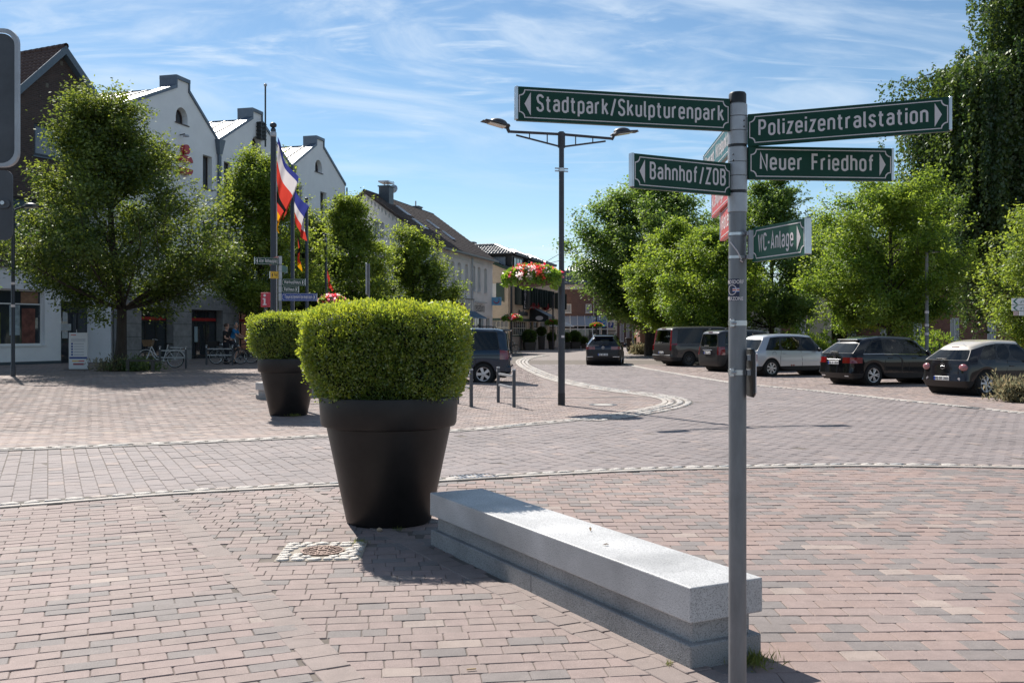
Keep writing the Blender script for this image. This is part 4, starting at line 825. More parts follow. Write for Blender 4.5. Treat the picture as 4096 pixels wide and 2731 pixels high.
fb = flowers('large basket of red, pink and white geraniums hanging on the near lamp post', (0.48, 22.1, 2.9), 0.60, 0.32, 4)
fb.scale = (1.0, .85, .95)
for k, dzz in enumerate((0.0, .08)): MB().tube([(LPB.x-.48, LPB.y-22.1, .62-.18*k), (-.1-.3*k, 0.05, .12)], 0.006, 5).build('cable', black_pl, fb)
MB().tube([(-.5, 0, -.16), (LPB.x-.48, LPB.y-22.1, -.16)], 0.02, 6).build('bracket', lamp_m, fb)
# ---- leaning rails
rail_m = mat('rail_grey', (0.075,0.08,0.09), 0.45, 0.4, var=0.12); refl_m = mat('reflector', (0.7,0.7,0.72), 0.35)
def rail(label, p, q, h=0.84, posts=(True, True)):
    o = thing('bicycle_rail', label, 'rail', p, math.atan2(q.y-p.y, q.x-p.x), 'steel leaning rails by the road'); ln = (Vector(q)-Vector(p)).length
    for i, x in enumerate((0, ln)):
        po = MB().box(x-.033, x+.033, -.033, .033, -.02, h).build('post', rail_m, o, bevel=0.004)
        MB().box(x-.0345, x+.0345, -.0345, .0345, h-.03, h+.004).build('cap', alu_dull, po, bevel=.003)
        MB().box(x-.018, x+.018, -.036, -.0338, h-.11, h-.05).build('reflector', refl_m, po)
    for z in (h-.16, h-.42): MB().box(.033, ln-.033, -.014, .014, z-.025, z+.025).build('crossbar', alu_dull, o)
    return o
rail('steel leaning rail left of the street lamp', ground(1993, 1609), ground(2056, 1629))
rail('steel leaning rail half hidden by the near bush', ground(1830, 1615), ground(1885, 1628))
# ================================================================ trees
bark = mat('bark', (0.045,0.036,0.028), 0.95, var=0.4, vscale=9, bump=0.8, bscale=25, stretch=(1, 1, 0.3))
bark2 = mat('bark_light', (0.11,0.1,0.085), 0.95, var=0.4, vscale=9, bump=0.6, bscale=25, stretch=(1, 1, 0.3))
def leaf_spray(P, outw, size, rg, aspect=0.72, flat=0.9):
    n = len(P); nr = np.array([0, 0, 1.0])*flat+rg.normal(0, 0.62, (n, 3))+outw*0.35; nr /= np.linalg.norm(nr, axis=1)[:, None]+1e-9
    d = outw+rg.normal(0, 0.9, (n, 3))+np.array([0, 0, -0.25]); d -= nr*(d*nr).sum(1)[:, None]; d /= np.linalg.norm(d, axis=1)[:, None]+1e-9
    b = np.cross(nr, d); s = size*rg.uniform(0.6, 1.3, n); d = d*s[:, None]; b = b*(s*aspect*0.5)[:, None]
    V = np.stack([P, P+d*0.45+b, P+d, P+d*0.45-b], 1).reshape(-1, 3); return V, np.arange(4*n).reshape(-1, 4)
def tree(label, base, height, crown_base, radius, lm, seed, name='tree', nprim=26, nsec=9, ncl=3, nlf=40, leaf=0.13, prof=None, lean=(0, 0), trunk_r=0.13, up=0.55, clr=0.27, bk=bark, group='leafy trees round the square', squash=1.0, shift=(0, 0), rise=0.35, vary=(0.62, 1.2), sl=0.3):
    rg = np.random.default_rng(seed); t = thing(name, label, 'tree', base, 0, group)
    prof = prof or [(0, 0.35), (0.15, 0.85), (0.35, 1.0), (0.6, 0.8), (0.8, 0.5), (1.0, 0.12)]
    pz, pr = [p[0] for p in prof], [p[1] for p in prof]; ch = height-crown_base
    top = np.array([lean[0], lean[1], height*0.93]); mb = MB()
    axis = lambda z: np.array([lean[0]*(z/height)**1.5+0.07*math.sin(z*1.3+seed), lean[1]*(z/height)**1.5+0.07*math.cos(z*1.1+seed), z])
    zs_ = np.linspace(0, height*0.93, 9); mb.tube([axis(z) for z in zs_], [max(0.015, trunk_r*(1.25 if z == 0 else 1)*(1-z/height)**0.8) for z in zs_], 9)
    mb.build('trunk', bk, t, smooth=True)
    br = MB(); C = []; O = []; SHT = []; SHO = []
    for i in range(nprim):
        f = (i+0.5)/nprim; az = i*2.39996+rg.normal(0, .25); zt = np.clip(f+rg.normal(0, .04), 0.0, 1)
        rad = radius*np.interp(zt, pz, pr)*rg.uniform(*vary); ze = crown_base+ch*zt
        z0 = max(crown_base*0.75, ze-up*rad-0.15*ch*rg.random()); a = axis(min(z0, height*0.9)); out_ = np.array([math.cos(az), math.sin(az), 0]); 
        e = axis(ze)+out_*rad*np.array([1, squash, 1])+np.array([shift[0]*np.interp(zt, [0, .5, 1], [.6, 1, .4]), shift[1], rg.normal(0, .15)])
        mid = a*0.45+e*0.55+np.array([0, 0, -0.12*rad*(1-zt)+0.1]); L_ = np.linalg.norm(e-a)
        pts = [((1-s)**2)*a+2*s*(1-s)*mid+s*s*e for s in np.linspace(0, 1, 6)]
        br.tube(pts, list(np.linspace(trunk_r*0.36*(1-zt*.6), 0.012, 6)), 5, caps=False)
        for j in range(nsec):
            s = rg.uniform(0.22, 1.0) if j else 1.0; p = ((1-s)**2)*a+2*s*(1-s)*mid+s*s*e
            d = out_*0.6+rg.normal(0, .62, 3)+np.array([0, 0, rise]); d /= np.linalg.norm(d); ln = radius*rg.uniform(0.14, 0.34)*(1.15-0.4*s)
            q = p+d*ln
            if j < 7: br.tube([p, (p+q)/2+np.array([0, 0, .04]), q], [0.018, 0.012, 0.006], 4, caps=False)
            for k in range(ncl):
                w_ = (k+1)/ncl; C.append(p+(q-p)*w_+rg.normal(0, .08, 3)); o_ = (p-axis(min(p[2], height*.9))); O.append(d*0.5+o_/(np.linalg.norm(o_)+.1)*.5)
    for i in range(int(nprim*2.4)):                       # long free shoots that break the outline
        az = rg.uniform(0, 2*math.pi); zt = rg.uniform(0.15, 1.0); rad = radius*np.interp(zt, pz, pr)*rg.uniform(.8, 1.1); ze = crown_base+ch*zt; o_ = np.array([math.cos(az), math.sin(az), 0]); p = axis(min(ze, height*.92))+o_*rad*np.array([1, squash, 1])+np.array([shift[0]*np.interp(zt, [0, .5, 1], [.6, 1, .4]), shift[1], 0])
        d = o_*rg.uniform(.2, .8)+np.array([0, 0, rg.uniform(.1, 1.2)*min(1, rise+.3)])+rg.normal(0, .2, 3); d /= np.linalg.norm(d); ln = rg.uniform(.5, 1.15)*radius*sl
        br.tube([p-d*.2, p+d*ln], [.014, .004], 4, caps=False)
        for w_ in (.35, .7, 1.0): SHT.append(p+d*ln*w_); SHO.append(d)
    br.build('branches', bk, t, smooth=True)
    C, O = np.array(C), np.array(O); k = len(C)
    # clumps of leaves: flattened blobs round every twig end
    P = np.repeat(C, nlf, 0)+rg.normal(0, 1, (k*nlf, 3))*np.array([clr, clr, clr*0.62]); OO = np.repeat(O, nlf, 0)
    n_s = len(SHT)*16; P = np.concatenate([P, np.repeat(np.array(SHT), 16, 0)+rg.normal(0, clr*.36, (n_s, 3))]); OO = np.concatenate([OO, np.repeat(np.array(SHO), 16, 0)])
    V, F = leaf_spray(P, OO, leaf*.92, rg, 0.62)
    tone = np.clip(np.concatenate([np.repeat(rg.normal(0.45, .24, k), nlf), np.full(n_s, .7)])+rg.normal(0, .16, k*nlf+n_s)+0.12*(P[:, 2]-crown_base)/ch, 0, 1)
    me = npmesh('crown', V, F, tone); me.materials.append(lm); o = link('crown', me, None, t); o['kind'] = 'stuff'; return t
lm_dark = leaf_mat('leaf_dark', (0.022,0.052,0.010), (0.118,0.158,0.023), 0.42, 0.10)
lm_mid = leaf_mat('leaf_mid', (0.045,0.09,0.013), (0.155,0.21,0.028), 0.5, 0.09)
lm_oak = leaf_mat('leaf_oak', (0.032,0.08,0.013), (0.115,0.185,0.03), 0.46, 0.13)
lm_lime = leaf_mat('leaf_lime', (0.045,0.10,0.013), (0.145,0.21,0.026), 0.5, 0.08)
lm_beech = leaf_mat('leaf_beech', (0.016,0.042,0.009), (0.085,0.13,0.02), 0.36, 0.13)
def tb(u, y): x = (u-2048)/FPX*y; return (x, y, float(gh(x, y)))
spireA = [(0, 0.7), (0.12, 1.05), (0.28, 1.1), (0.45, 0.74), (0.62, 0.44), (0.78, 0.29), (0.92, 0.22), (1.0, 0.11)]
spire = [(0, 0.6), (0.12, 0.95), (0.28, 1.0), (0.48, 0.78), (0.66, 0.52), (0.82, 0.34), (1.0, 0.12)]
tree('big dense hornbeam in front of the brick gabled shop', tb(488, 35.5), 9.5, 2.9, 3.8, lm_dark, 11, 'hornbeam', nprim=46, nsec=11, nlf=76, leaf=0.125, prof=spireA, trunk_r=0.2, up=0.7, shift=(0.1, 0), lean=(-0.8, 0), rise=.75)
tree('bright green tree behind the flagpoles and the far pot', tb(1045, 45), 9.0, 2.8, 2.5, lm_mid, 12, 'hornbeam', nprim=36, nsec=9, nlf=76, leaf=0.14, prof=spire, trunk_r=0.16, up=0.8, rise=.9, vary=(.45, 1.35), sl=.55)
tree('narrow tree before the gable end of the house with brown roof tiles', tb(1400, 54), 8.3, 2.5, 2.3, lm_mid, 13, 'hornbeam', nprim=32, nsec=8, nlf=76, leaf=0.15, prof=spire, trunk_r=0.15, up=0.8, rise=.9, vary=(.45, 1.35), sl=.55)
tree('tree with pointed tops before the travel agency house', tb(1650, 61), 7.3, 2.1, 2.5, lm_mid, 14, 'hornbeam', nprim=32, nsec=8, nlf=76, leaf=0.16, prof=spire, trunk_r=0.15, up=0.8, rise=.9, vary=(.45, 1.35), sl=.55)
tree('dark tree close to the bank front behind the bright green one', tb(1235, 57), 8.0, 2.5, 2.2, lm_dark, 24, 'hornbeam', nprim=26, nsec=8, nlf=76, leaf=0.16, prof=spire, trunk_r=0.14, up=0.8, rise=.9, vary=(.45, 1.35), sl=.55)
tree('tree whose lit low branch reaches in at the left edge', (-16.3, 25.2, .15), 7.2, 2.9, 2.95, lm_lime, 15, 'hornbeam', nprim=26, nsec=9, nlf=76, leaf=0.12, prof=[(0, 1.05), (0.12, 1.05), (0.25, .6), (.6, .45), (1, .2)], trunk_r=0.15, up=0.25)
rnd = [(0, 0.5), (0.2, 0.95), (0.45, 1.0), (0.7, 0.85), (0.88, 0.55), (1.0, 0.2)]
tree('large dark oak at the end of the parking row behind the road', tb(2605, 72), 12.4, 3.0, 5.0, lm_oak, 16, 'oak', nprim=50, nsec=11, nlf=70, leaf=0.23, prof=rnd, trunk_r=0.42, up=0.5, clr=0.42, shift=(-0.1, 0))
tree('light green young maple above the grey van', tb(2700, 60), 7.8, 2.2, 2.7, lm_lime, 17, 'maple', nprim=30, nsec=9, nlf=66, leaf=0.17, prof=rnd, trunk_r=0.14, up=0.5)
tree('light green young maple left of the near signpost', tb(2850, 55), 7.4, 2.15, 2.6, lm_lime, 18, 'maple', nprim=30, nsec=9, nlf=66, leaf=0.16, prof=rnd, trunk_r=0.14, up=0.5)
tree('tall dark maple behind the silver car and the near signpost', tb(3085, 63), 11.3, 2.6, 3.4, lm_oak, 19, 'maple', nprim=40, nsec=9, nlf=66, leaf=0.18, prof=[(0, .7), (.2, 1), (.4, .95), (.65, .65), (.85, .42), (1, .15)], trunk_r=0.2, up=0.6)
tree('broad yellow-green maple behind the two black cars', tb(3560, 49), 8.9, 2.5, 3.7, lm_lime, 20, 'maple', nprim=46, nsec=10, nlf=76, leaf=0.15, prof=rnd, trunk_r=0.2, up=0.5, shift=(-0.2, 0))
tree('small bright maple at the right edge behind the cream roofed car', tb(4195, 33), 5.9, 1.5, 1.75, lm_mid, 21, 'maple', nprim=24, nsec=8, nlf=66, leaf=0.12, prof=rnd, trunk_r=0.1, up=0.5)
tree('dark background tree behind the maples on the right', tb(3300, 84), 10.5, 2.0, 4.4, lm_oak, 22, 'maple', nprim=30, nsec=8, nlf=66, leaf=0.24, prof=rnd, trunk_r=0.3, up=0.5, clr=.45)
tree('dark background tree beside the church gable', tb(2760, 92), 11.0, 2.0, 4.2, lm_oak, 23, 'maple', nprim=28, nsec=8, nlf=66, leaf=0.26, prof=rnd, trunk_r=0.3, up=0.5, clr=.45)
def weeping(label, base, seed):
    rg = np.random.default_rng(seed); t = thing('weeping_beech', label, 'tree', base, 0, None)
    H = 33.0; MB().tube([(0, 0, 0), (0.2, 0, 6), (-.1, 0, 14), (0.2, 0, 24), (0, 0, H-1)], [0.6, 0.5, 0.36, 0.2, 0.05], 10).build('trunk', bark, t, smooth=True)
    br = MB(); anchors = []
    specs = []
    for i in range(40):
        f = (i+.5)/40; specs.append((8+f*24, i*2.39996, np.interp(f, [0, .35, .65, 1], [7.2, 6.0, 4.6, 1.4])*rg.uniform(.85, 1.1)))
    for az in range(150, 226, 6): specs.append((rg.uniform(16.6, 19.2), R(az), rg.uniform(7.4, 10.2)))
    for az in range(155, 222, 11): specs.append((rg.uniform(10, 14.5), R(az), rg.uniform(7.6, 10.6)))
    for z0, az, rad in specs:
        o = np.array([math.cos(az), math.sin(az), 0]); a = np.array([0, 0, z0-2.2]); pts = []
        for s in np.linspace(0, 1, 9): pts.append(a+o*rad*s+np.array([0, 0, 2.6*math.sin(min(1, s*1.25)*math.pi*0.62)-1.5*max(0, s-.6)])+rg.normal(0, .08, 3))
        br.tube(pts, list(np.linspace(.11, .015, 9)), 5, caps=False)
        for s in np.linspace(0.2, 1, 18):
            i = min(7, int(s*8)); p = pts[i]+(pts[i+1]-pts[i])*(s*8-i)
            for _ in range(3): anchors.append((p+rg.normal(0, .42, 3)*np.array([1, 1, .35]), z0))
    br.build('branches', bark, t, smooth=True)
    P, O, T = [], [], []
    for p, z0 in anchors:
        ln = min(p[2]-0.6, rg.uniform(3.0, 8.5)*(1.0 if z0 < 20 else .8)); n = int(ln/0.085); s = np.linspace(0, 1, n); sway = rg.normal(0, .25, 2); tone = rg.normal(.35, .2)
        q = np.column_stack([p[0]+sway[0]*s+rg.normal(0, .10, n), p[1]+sway[1]*s+rg.normal(0, .10, n), p[2]+0.1-ln*s]); P.append(q); T.append(np.full(n, tone)+rg.normal(0, .12, n))
    P = np.concatenate(P); T = np.clip(np.concatenate(T), 0, 1); n = len(P); o_ = P*np.array([1, 1, 0]); o_ /= np.linalg.norm(o_, axis=1)[:, None]+.1
    P = np.repeat(P, 2, 0)+rg.normal(0, .07, (2*n, 3)); o_ = np.repeat(o_, 2, 0); T = np.repeat(T, 2)
    V, F = leaf_spray(P, o_*0.5+np.array([0, 0, -1.3]), 0.25, rg, 0.6, 0.15)
    me = npmesh('crown', V, F, T); me.materials.append(lm_beech); o = link('crown', me, None, t); o['kind'] = 'stuff'
weeping('huge dark weeping beech with hanging curtains of leaves at the right', (35.6, 66, 0), 31)
# low planting round the parking bays
def shrub(label, loc, r, h, n, leaf, lm, seed, name='shrub'):
    rg = np.random.default_rng(seed); t = thing(name, label, 'shrub', loc, 0, 'low shrubs along the parking bays'); m = n//30
    C = rg.normal(0, .5, (m, 3))*np.array([r, r, 0]); C[:, 2] = np.abs(rg.normal(.35, .3, m))*h; P = np.repeat(C, 30, 0)+rg.normal(0, .11, (m*30, 3)); P[:, 2] = np.abs(P[:, 2])
    V, F = leaf_cards(P, np.tile([0, 0, 1.], (len(P), 1)), leaf, rg, .3, .7); me = npmesh('foliage', V, F, rg.random(len(P))); me.materials.append(lm); o = link('foliage', me, None, t); o['kind'] = 'stuff'
    for k in range(4): MB().tube([(0, 0, 0), (rg.normal(0, r*.3), rg.normal(0, r*.3), h*.6)], .012, 5).build('stem', twig_m, t)
lm_lav = leaf_mat('lavender_leaf', (0.09,0.1,0.06), (0.2,0.17,0.09), 0.35, 0.05)
g = ground(4085, 1606); shrub('grey green lavender shrub at the right edge before the cream roofed car', g, .55, .42, 3600, .14, lm_lav, 41)
for u, v, r, s_ in ((2555, 1418, .7, 42), (2590, 1412, .6, 43), (2640, 1409, .6, 44)):
    g = ground(u, v); g.z = 0; shrub('low grey green shrub at the foot of the oak, %s' % {2555: 'leftmost', 2590: 'middle one of three', 2640: 'nearest the grey van'}[u], g, r, .65, 1500, .22, lm_lav, s_)
for u, y, r, h, sd in ((3185, 58, 1.0, 1.7, 45), (3290, 56, 1.2, 2.2, 46), (3700, 52, 1.3, 1.6, 47)):
    x = (u-2048)/FPX*y; shrub('green bush behind the parking bays, %s' % {3185: 'before the cream wall', 3290: 'below the broad maple', 3700: 'left of the cream roofed car'}[u], (x, y, 0), r, h, 3000, .2, lm_lime, sd)
x, y, z = tb(545, 35.3); shrub('low dark shrub round the foot of the big hornbeam', (x, y, z), .75, .42, 2600, .10, lm_beech, 48)
x, y, z = tb(440, 35.0); shrub('dry straw coloured weeds left of the hornbeam trunk', (x, y, z), .45, .3, 900, .12, lm_lav, 49)
# ================================================================ buildings
from mathutils.geometry import tessellate_polygon
stucco = mat('white_stucco', (0.82,0.82,0.83), 0.9, var=0.06, vscale=1.2, bump=0.25, bscale=45)
stucco2 = mat('grey_stucco', (0.70,0.68,0.66), 0.9, var=0.12, vscale=1.0, bump=0.3, bscale=40)
zinc = mat('zinc_sheet', (0.42,0.39,0.35), 0.5, 0.5, var=0.10, vscale=1.5)
zinc_dk = mat('zinc_coping', (0.13,0.16,0.2), 0.45, 0.5, var=0.15, vscale=3)
win_dk = mat('window_frame_dark', (0.045,0.022,0.02), 0.5); win_wh = mat('window_frame_white', (0.72,0.72,0.71), 0.45); win_bl = mat('window_frame_black', (0.02,0.021,0.023), 0.4)
glass = glass_mat('window_glass', (0.035,0.042,0.05)); glass_b = glass_mat('window_glass_blue', (0.07,0.1,0.14)); curtain = mat('net_curtain', (0.30,0.31,0.33), 0.25, spec=0.8)
gran_wall = mat('granite_cladding', (0.27,0.27,0.275), 0.6, var=0.35, vscale=3.0, bump=0.05)
brick_dk = brick_mat('dark_brick', (0.05,0.033,0.03), (0.078,0.05,0.043), (0.075,0.065,0.06), 0.25, 0.083, bump=0.5)
brick_red = brick_mat('red_brick', (0.2,0.068,0.045), (0.27,0.1,0.06), (0.2,0.17,0.15), 0.25, 0.083)
brick_brn = brick_mat('brown_brick', (0.13,0.066,0.053), (0.165,0.085,0.066), (0.16,0.125,0.11), 0.25, 0.083)
brick_yel = brick_mat('yellow_brick', (0.56,0.44,0.31), (0.62,0.5,0.36), (0.44,0.36,0.27), 0.25, 0.083, bump=0.25)
tile_brn = mat('roof_tile_brown', (0.062,0.042,0.035), 0.75, var=0.35, vscale=2.5); tile_gry = mat('roof_tile_grey', (0.085,0.088,0.095), 0.33, var=0.3, vscale=2, spec=0.7)
tile_old = mat('roof_tile_red_brown', (0.10,0.06,0.05), 0.8, var=0.4, vscale=2.5)
barge = mat('barge_board_blue', (0.10,0.14,0.18), 0.5, var=0.1); green_p = mat('green_paint', (0.012,0.045,0.028), 0.45); black_m = mat('black_paint', (0.012,0.013,0.014), 0.45)
cream = mat('cream_paint', (0.62,0.57,0.45), 0.6); plinth_m = mat('plinth_paint', (0.055,0.075,0.09), 0.7)
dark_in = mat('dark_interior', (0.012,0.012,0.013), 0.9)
def arch(cx, z0, w_, h_, n=10):
    pts = [(cx-w_/2, z0), (cx+w_/2, z0)]; r = w_/2; zc = z0+h_-r
    return pts+[(cx+r*math.cos(R(180*k/n)), zc+r*math.sin(R(180*k/n))) for k in range(n+1)]
def seg_arch(x0, x1, z0, z1, rise=0.15, n=6):
    return [(x0, z0), (x1, z0)]+[(x1+(x0-x1)*k/n, z1-rise+rise*math.sin(math.pi*k/n)**.8) for k in range(n+1)]
def rect(x0, x1, z0, z1): return [(x0, z0), (x1, z0), (x1, z1), (x0, z1)]
def wall(name, m, parent, outline, holes=(), t=0.32, rev=0.22, M=None, y0=0.0):
    """upright wall in the local xz plane, front at y0, with real openings and reveals"""
    mb = MB(); polys = [[Vector((x, z, 0)) for x, z in outline]]+[[Vector((x, z, 0)) for x, z in h] for h in holes]
    flat = [p for pl in polys for p in pl]; tris = tessellate_polygon(polys)
    vs = [(p.x, y0, p.y) for p in flat]; fs = []
    for a, b, c in tris:
        n = (Vector(vs[b])-Vector(vs[a])).cross(Vector(vs[c])-Vector(vs[a])); fs.append((a, b, c) if n.y < 0 else (a, c, b))
    mb.add(vs, fs, M); n = len(outline)
    mb.add([(x, y0, z) for x, z in outline]+[(x, y0+t, z) for x, z in outline], [(i, n+i, n+(i+1) % n, (i+1) % n) for i in range(n)], M)
    for h in holes:
        k = len(h); mb.add([(x, y0, z) for x, z in h]+[(x, y0+rev, z) for x, z in h], [(i, (i+1) % k, k+(i+1) % k, k+i) for i in range(k)], M)
    return mb.build(name, m, parent)
def window(parent, x0, x1, z0, z1, fm=win_wh, gm=glass, y=0.2, nx=2, nz=1, fw=0.06, sill=None, M=None, name='window', rails=()):
    M = M or Matrix.Identity(4); mb = MB(); mb.box(x0, x0+fw, y-.03, y+.04, z0, z1, M); mb.box(x1-fw, x1, y-.03, y+.04, z0, z1, M); mb.box(x0+fw, x1-fw, y-.029, y+.039, z0, z0+fw, M); mb.box(x0+fw, x1-fw, y-.029, y+.039, z1-fw, z1, M)
    xs = [x0+fw+(x1-x0-2*fw)*i/nx for i in range(nx+1)]; zs = sorted([z0+fw]+[z0+(z1-z0)*r for r in rails]+[z1-fw]) if rails else [z0+fw+(z1-z0-2*fw)*j/nz for j in range(nz+1)]
    for x in xs[1:-1]: mb.box(x-fw*.4, x+fw*.4, y-.026, y+.036, z0+fw, z1-fw, M)
    for z in zs[1:-1]: mb.box(x0+fw, x1-fw, y-.024, y+.034, z-fw*.4, z+fw*.4, M)
    w_ = mb.build(name, fm, parent)
    for a, b in zip(xs[:-1], xs[1:]):
        for c, d in zip(zs[:-1], zs[1:]): MB().box(a, b, y+.002, y+.012, c, d, M).build('pane', gm, w_)
    if sill: MB().box(x0-.06, x1+.06, -.06, y+.02, z0-.06, z0-.002, M).build('sill', sill, w_)
    return w_
TILES = {}
def tile_shape(m, w_, l, style):
    k = (m.name, round(w_, 3), round(l, 3), style)
    if k not in TILES:
        n = 6; vs = []; fs = []                           # x across, y up the slope, z outwards; a rolled pantile
        for j, (y, zz) in enumerate(((-0.03, 0.028), (l+.03, 0.0))):
            for i in range(n+1):
                s = i/n; x = (s-.5)*w_*1.04; prof = (0.035*math.sin(math.pi*min(1, s/0.62)) if s < .62 else -0.012*math.sin(math.pi*(s-.62)/.38)) if style == 'pan' else (0.018 if s < .12 or s > .88 else 0.0)
                vs.append((x, y, zz+prof))
        for i in range(n+1): vs.append((vs[i][0], -0.03, vs[i][2]-0.03))
        fs = [(i, i+1, n+2+i, n+1+i) for i in range(n)]+[(2*n+2+i, 2*n+3+i, i+1, i) for i in range(n)]
        me = bpy.data.meshes.new('tile'); me.from_pydata(vs, [], fs); me.update(); me.polygons.foreach_set('use_smooth', [i < n for i in range(2*n)]); me.materials.append(m); TILES[k] = me
    return TILES[k]
def tiled(parent, m, O, U, V, lu, lv, tw=0.3, tl=0.34, style='pan', singles=300, clip=None, seed=1, base=True):
    """tiled slope: O lower left corner, U along the eave, V up the slope (unit, local to parent); nearest tiles single parts, the rest one mesh"""
    O, U, V = Vector(O), Vector(U).normalized(), Vector(V).normalized(); Nn = U.cross(V).normalized(); rot = Matrix((U, V, Nn)).transposed().to_4x4(); rg = random.Random(seed)
    if base and not clip:
        c = [O-Nn*.02, O+U*lu-Nn*.02, O+U*lu+V*lv-Nn*.02, O+V*lv-Nn*.02]; b = MB(); b.add([tuple(p) for p in c]+[tuple(p-Nn*.08) for p in c], [(0, 1, 2, 3), (7, 6, 5, 4), (0, 4, 5, 1), (1, 5, 6, 2), (2, 6, 7, 3), (3, 7, 4, 0)]); b.build('roof_deck', m, parent)
    nu, nv = int(round(lu/tw)), int(round(lv/tl)); tw, tl = lu/nu, lv/nv; sh = tile_shape(m, tw, tl, style); lst = []
    for j in range(nv):
        for i in range(nu):
            x, y = (i+.5)*tw, j*tl
            if clip and not clip(x, y+tl/2): continue
            lst.append(O+U*x+V*y)
    W = parent.matrix_world if False else Matrix.Translation(parent.location) @ Matrix.Rotation(parent.rotation_euler.z, 4, 'Z') if parent.type == 'EMPTY' else Matrix.Identity(4)
    lst.sort(key=lambda p: (W @ p - Vector((0, 0, HC))).length); mb_v, mb_f = [], []
    vs0 = [v.co.copy() for v in sh.vertices]; fs0 = [tuple(p.vertices) for p in sh.polygons]
    for k, p in enumerate(lst):
        T = Matrix.Translation(p+Nn*rg.uniform(-.004, .006)) @ rot @ Matrix.Rotation(rg.gauss(0, .012), 4, 'Z')
        if k < singles:
            o = bpy.data.objects.new('tile', sh); COL.objects.link(o); o.parent = parent; o.matrix_local = T
        else:
            n = len(mb_v); mb_v += [tuple(T @ v) for v in vs0]; mb_f += [tuple(i+n for i in f) for f in fs0]
    if mb_v:
        me = bpy.data.meshes.new('tile_field'); me.from_pydata(mb_v, [], mb_f); me.update(); o = link('tile_field', me, m, parent); o['kind'] = 'stuff'
dn = math.hypot(.25, .968); DX = Vector((.25/dn, .968/dn, 0)); ANG = math.atan2(DX.y, DX.x)
# ---- bank with three gables
GB = 0.22
bank = thing('bank_building', 'white bank building with three stepped gables and shiny metal roofs', 'building', (-16.7, 50, GB), ANG)
val = [-4.9, 3.58, 12.02, 20.2]; pk = [-0.15, 7.8, 16.12]; zv, zb, zt = 11.75, 13.75, 14.2
ol = [(val[0], 3.4), (val[-1], 3.4), (val[-1], zv)]
for i in (2, 1, 0): ol += [(pk[i]+.52, zb), (pk[i]+.52, zt), (pk[i]-.52, zt), (pk[i]-.52, zb), (val[i], zv)]
pk0 = 0.25; ol = [(x+(0.4 if abs(x-pk[0]) < .6 else 0), z) for x, z in ol]
arches = [(0.2, 11.95), (7.75, 11.95), (15.95, 11.95)]; ws = [(2.13, 3.02), (4.2, 5.08), (7.3, 8.2), (10.5, 11.4), (12.7, 13.6), (16.2, 17.15), (18.3, 19.2), (-1.6, -.7)]
holes = [arch(x, z, 1.05, 0.82) for x, z in arches]+[rect(a, b, 9.0, 10.75) for a, b in ws]+[rect(a, b, 5.4, 7.3) for a, b in ws]
wall('facade', stucco, bank, ol, holes, t=.35, rev=.35)
for x, z in arches:
    a = arch(x, z+.03, .98, .74); w_ = wall('window', win_dk, bank, a, [arch(x-.0, z+.1, .82, .6)], t=.06, rev=.06, y0=.29)
    MB().prism(arch(x, z+.1, .82, .6), .33, .34, 'y').build('pane', glass, w_); MB().box(x-.62, x+.62, -.05, .33, z-.05, z-.002).build('sill', win_dk, w_); MB().box(x-.03, x+.03, .30, .335, z+.1, z+.7).build('glazing_bar', win_dk, w_)
for a, b in ws:
    for z0, z1 in ((9.0, 10.75), (5.4, 7.3)): window(bank, a, b, z0, z1, win_dk, glass, .3, 2, 1, .07, sill=zinc_dk if z0 < 6 else win_dk)
MB().box(val[0], val[-1], .36, 11.5, 0, 11.6).build('core', stucco, bank)
for i in range(3):
    c = pk[i]+(0.4 if i == 0 else 0); lft, rgt = val[i], val[i+1]; ridge = zb-.02
    for s, e in ((-1, lft), (1, rgt)):
        dxx = abs(e-c); 
        for j in range(13):                              # standing seam sheets
            y0, y1 = .3+j*.86, .3+(j+1)*.86; mb = MB(); n_ = .03
            mb.add([(c, y0+.015, ridge), (e, y0+.015, zv-.02), (e, y1-.015, zv-.02), (c, y1-.015, ridge)] if s < 0 else [(c, y1-.015, ridge), (e, y1-.015, zv-.02), (e, y0+.015, zv-.02), (c, y0+.015, ridge)], [(3, 2, 1, 0)] if False else [(0, 1, 2, 3)])
            mb.build('roof_sheet', zinc, bank)
            sm = MB(); sm.add([(c, y0-.03, ridge), (e, y0-.03, zv-.02), (e, y0+.03, zv-.02), (c, y0+.03, ridge), (c, y0-.03, ridge+.07), (e, y0-.03, zv+.05), (e, y0+.03, zv+.05), (c, y0+.03, ridge+.07)], [(4, 5, 6, 7), (0, 1, 5, 4), (2, 3, 7, 6), (0, 4, 7, 3), (1, 2, 6, 5)]); sm.build('roof_seam', zinc_dk, bank)
    MB().box(c-.06, c+.06, .3, 11.4, ridge-.01, ridge+.06).build('ridge_cap', zinc_dk, bank)
    # coping along the gable and round its stepped head
    for s, e in ((-1, lft), (1, rgt)):
        x0 = c+s*.52; mb = MB(); vs = []
        for x, z in ((x0, zb), (e, zv)): vs += [(x, -.07, z-.09), (x, .42, z-.09), (x, .42, z+.09), (x, -.07, z+.09)]
        mb.add(vs, [(0, 1, 5, 4), (1, 2, 6, 5), (2, 3, 7, 6), (3, 0, 4, 7), (0, 3, 2, 1), (4, 5, 6, 7)]); mb.build('coping', zinc_dk, bank)
        MB().box(min(x0, x0+s*.09), max(x0, x0+s*.09), -.071, .9, zb-.1, zt+.02).build('coping', zinc_dk, bank)
    MB().box(c-.62, c+.62, -.075, .9, zt-.09, zt+.1).build('coping', zinc_dk, bank)
    MB().box(c-.52, c+.52, .35, .89, zb-.3, zt-.1).build('gable_head', stucco, bank)
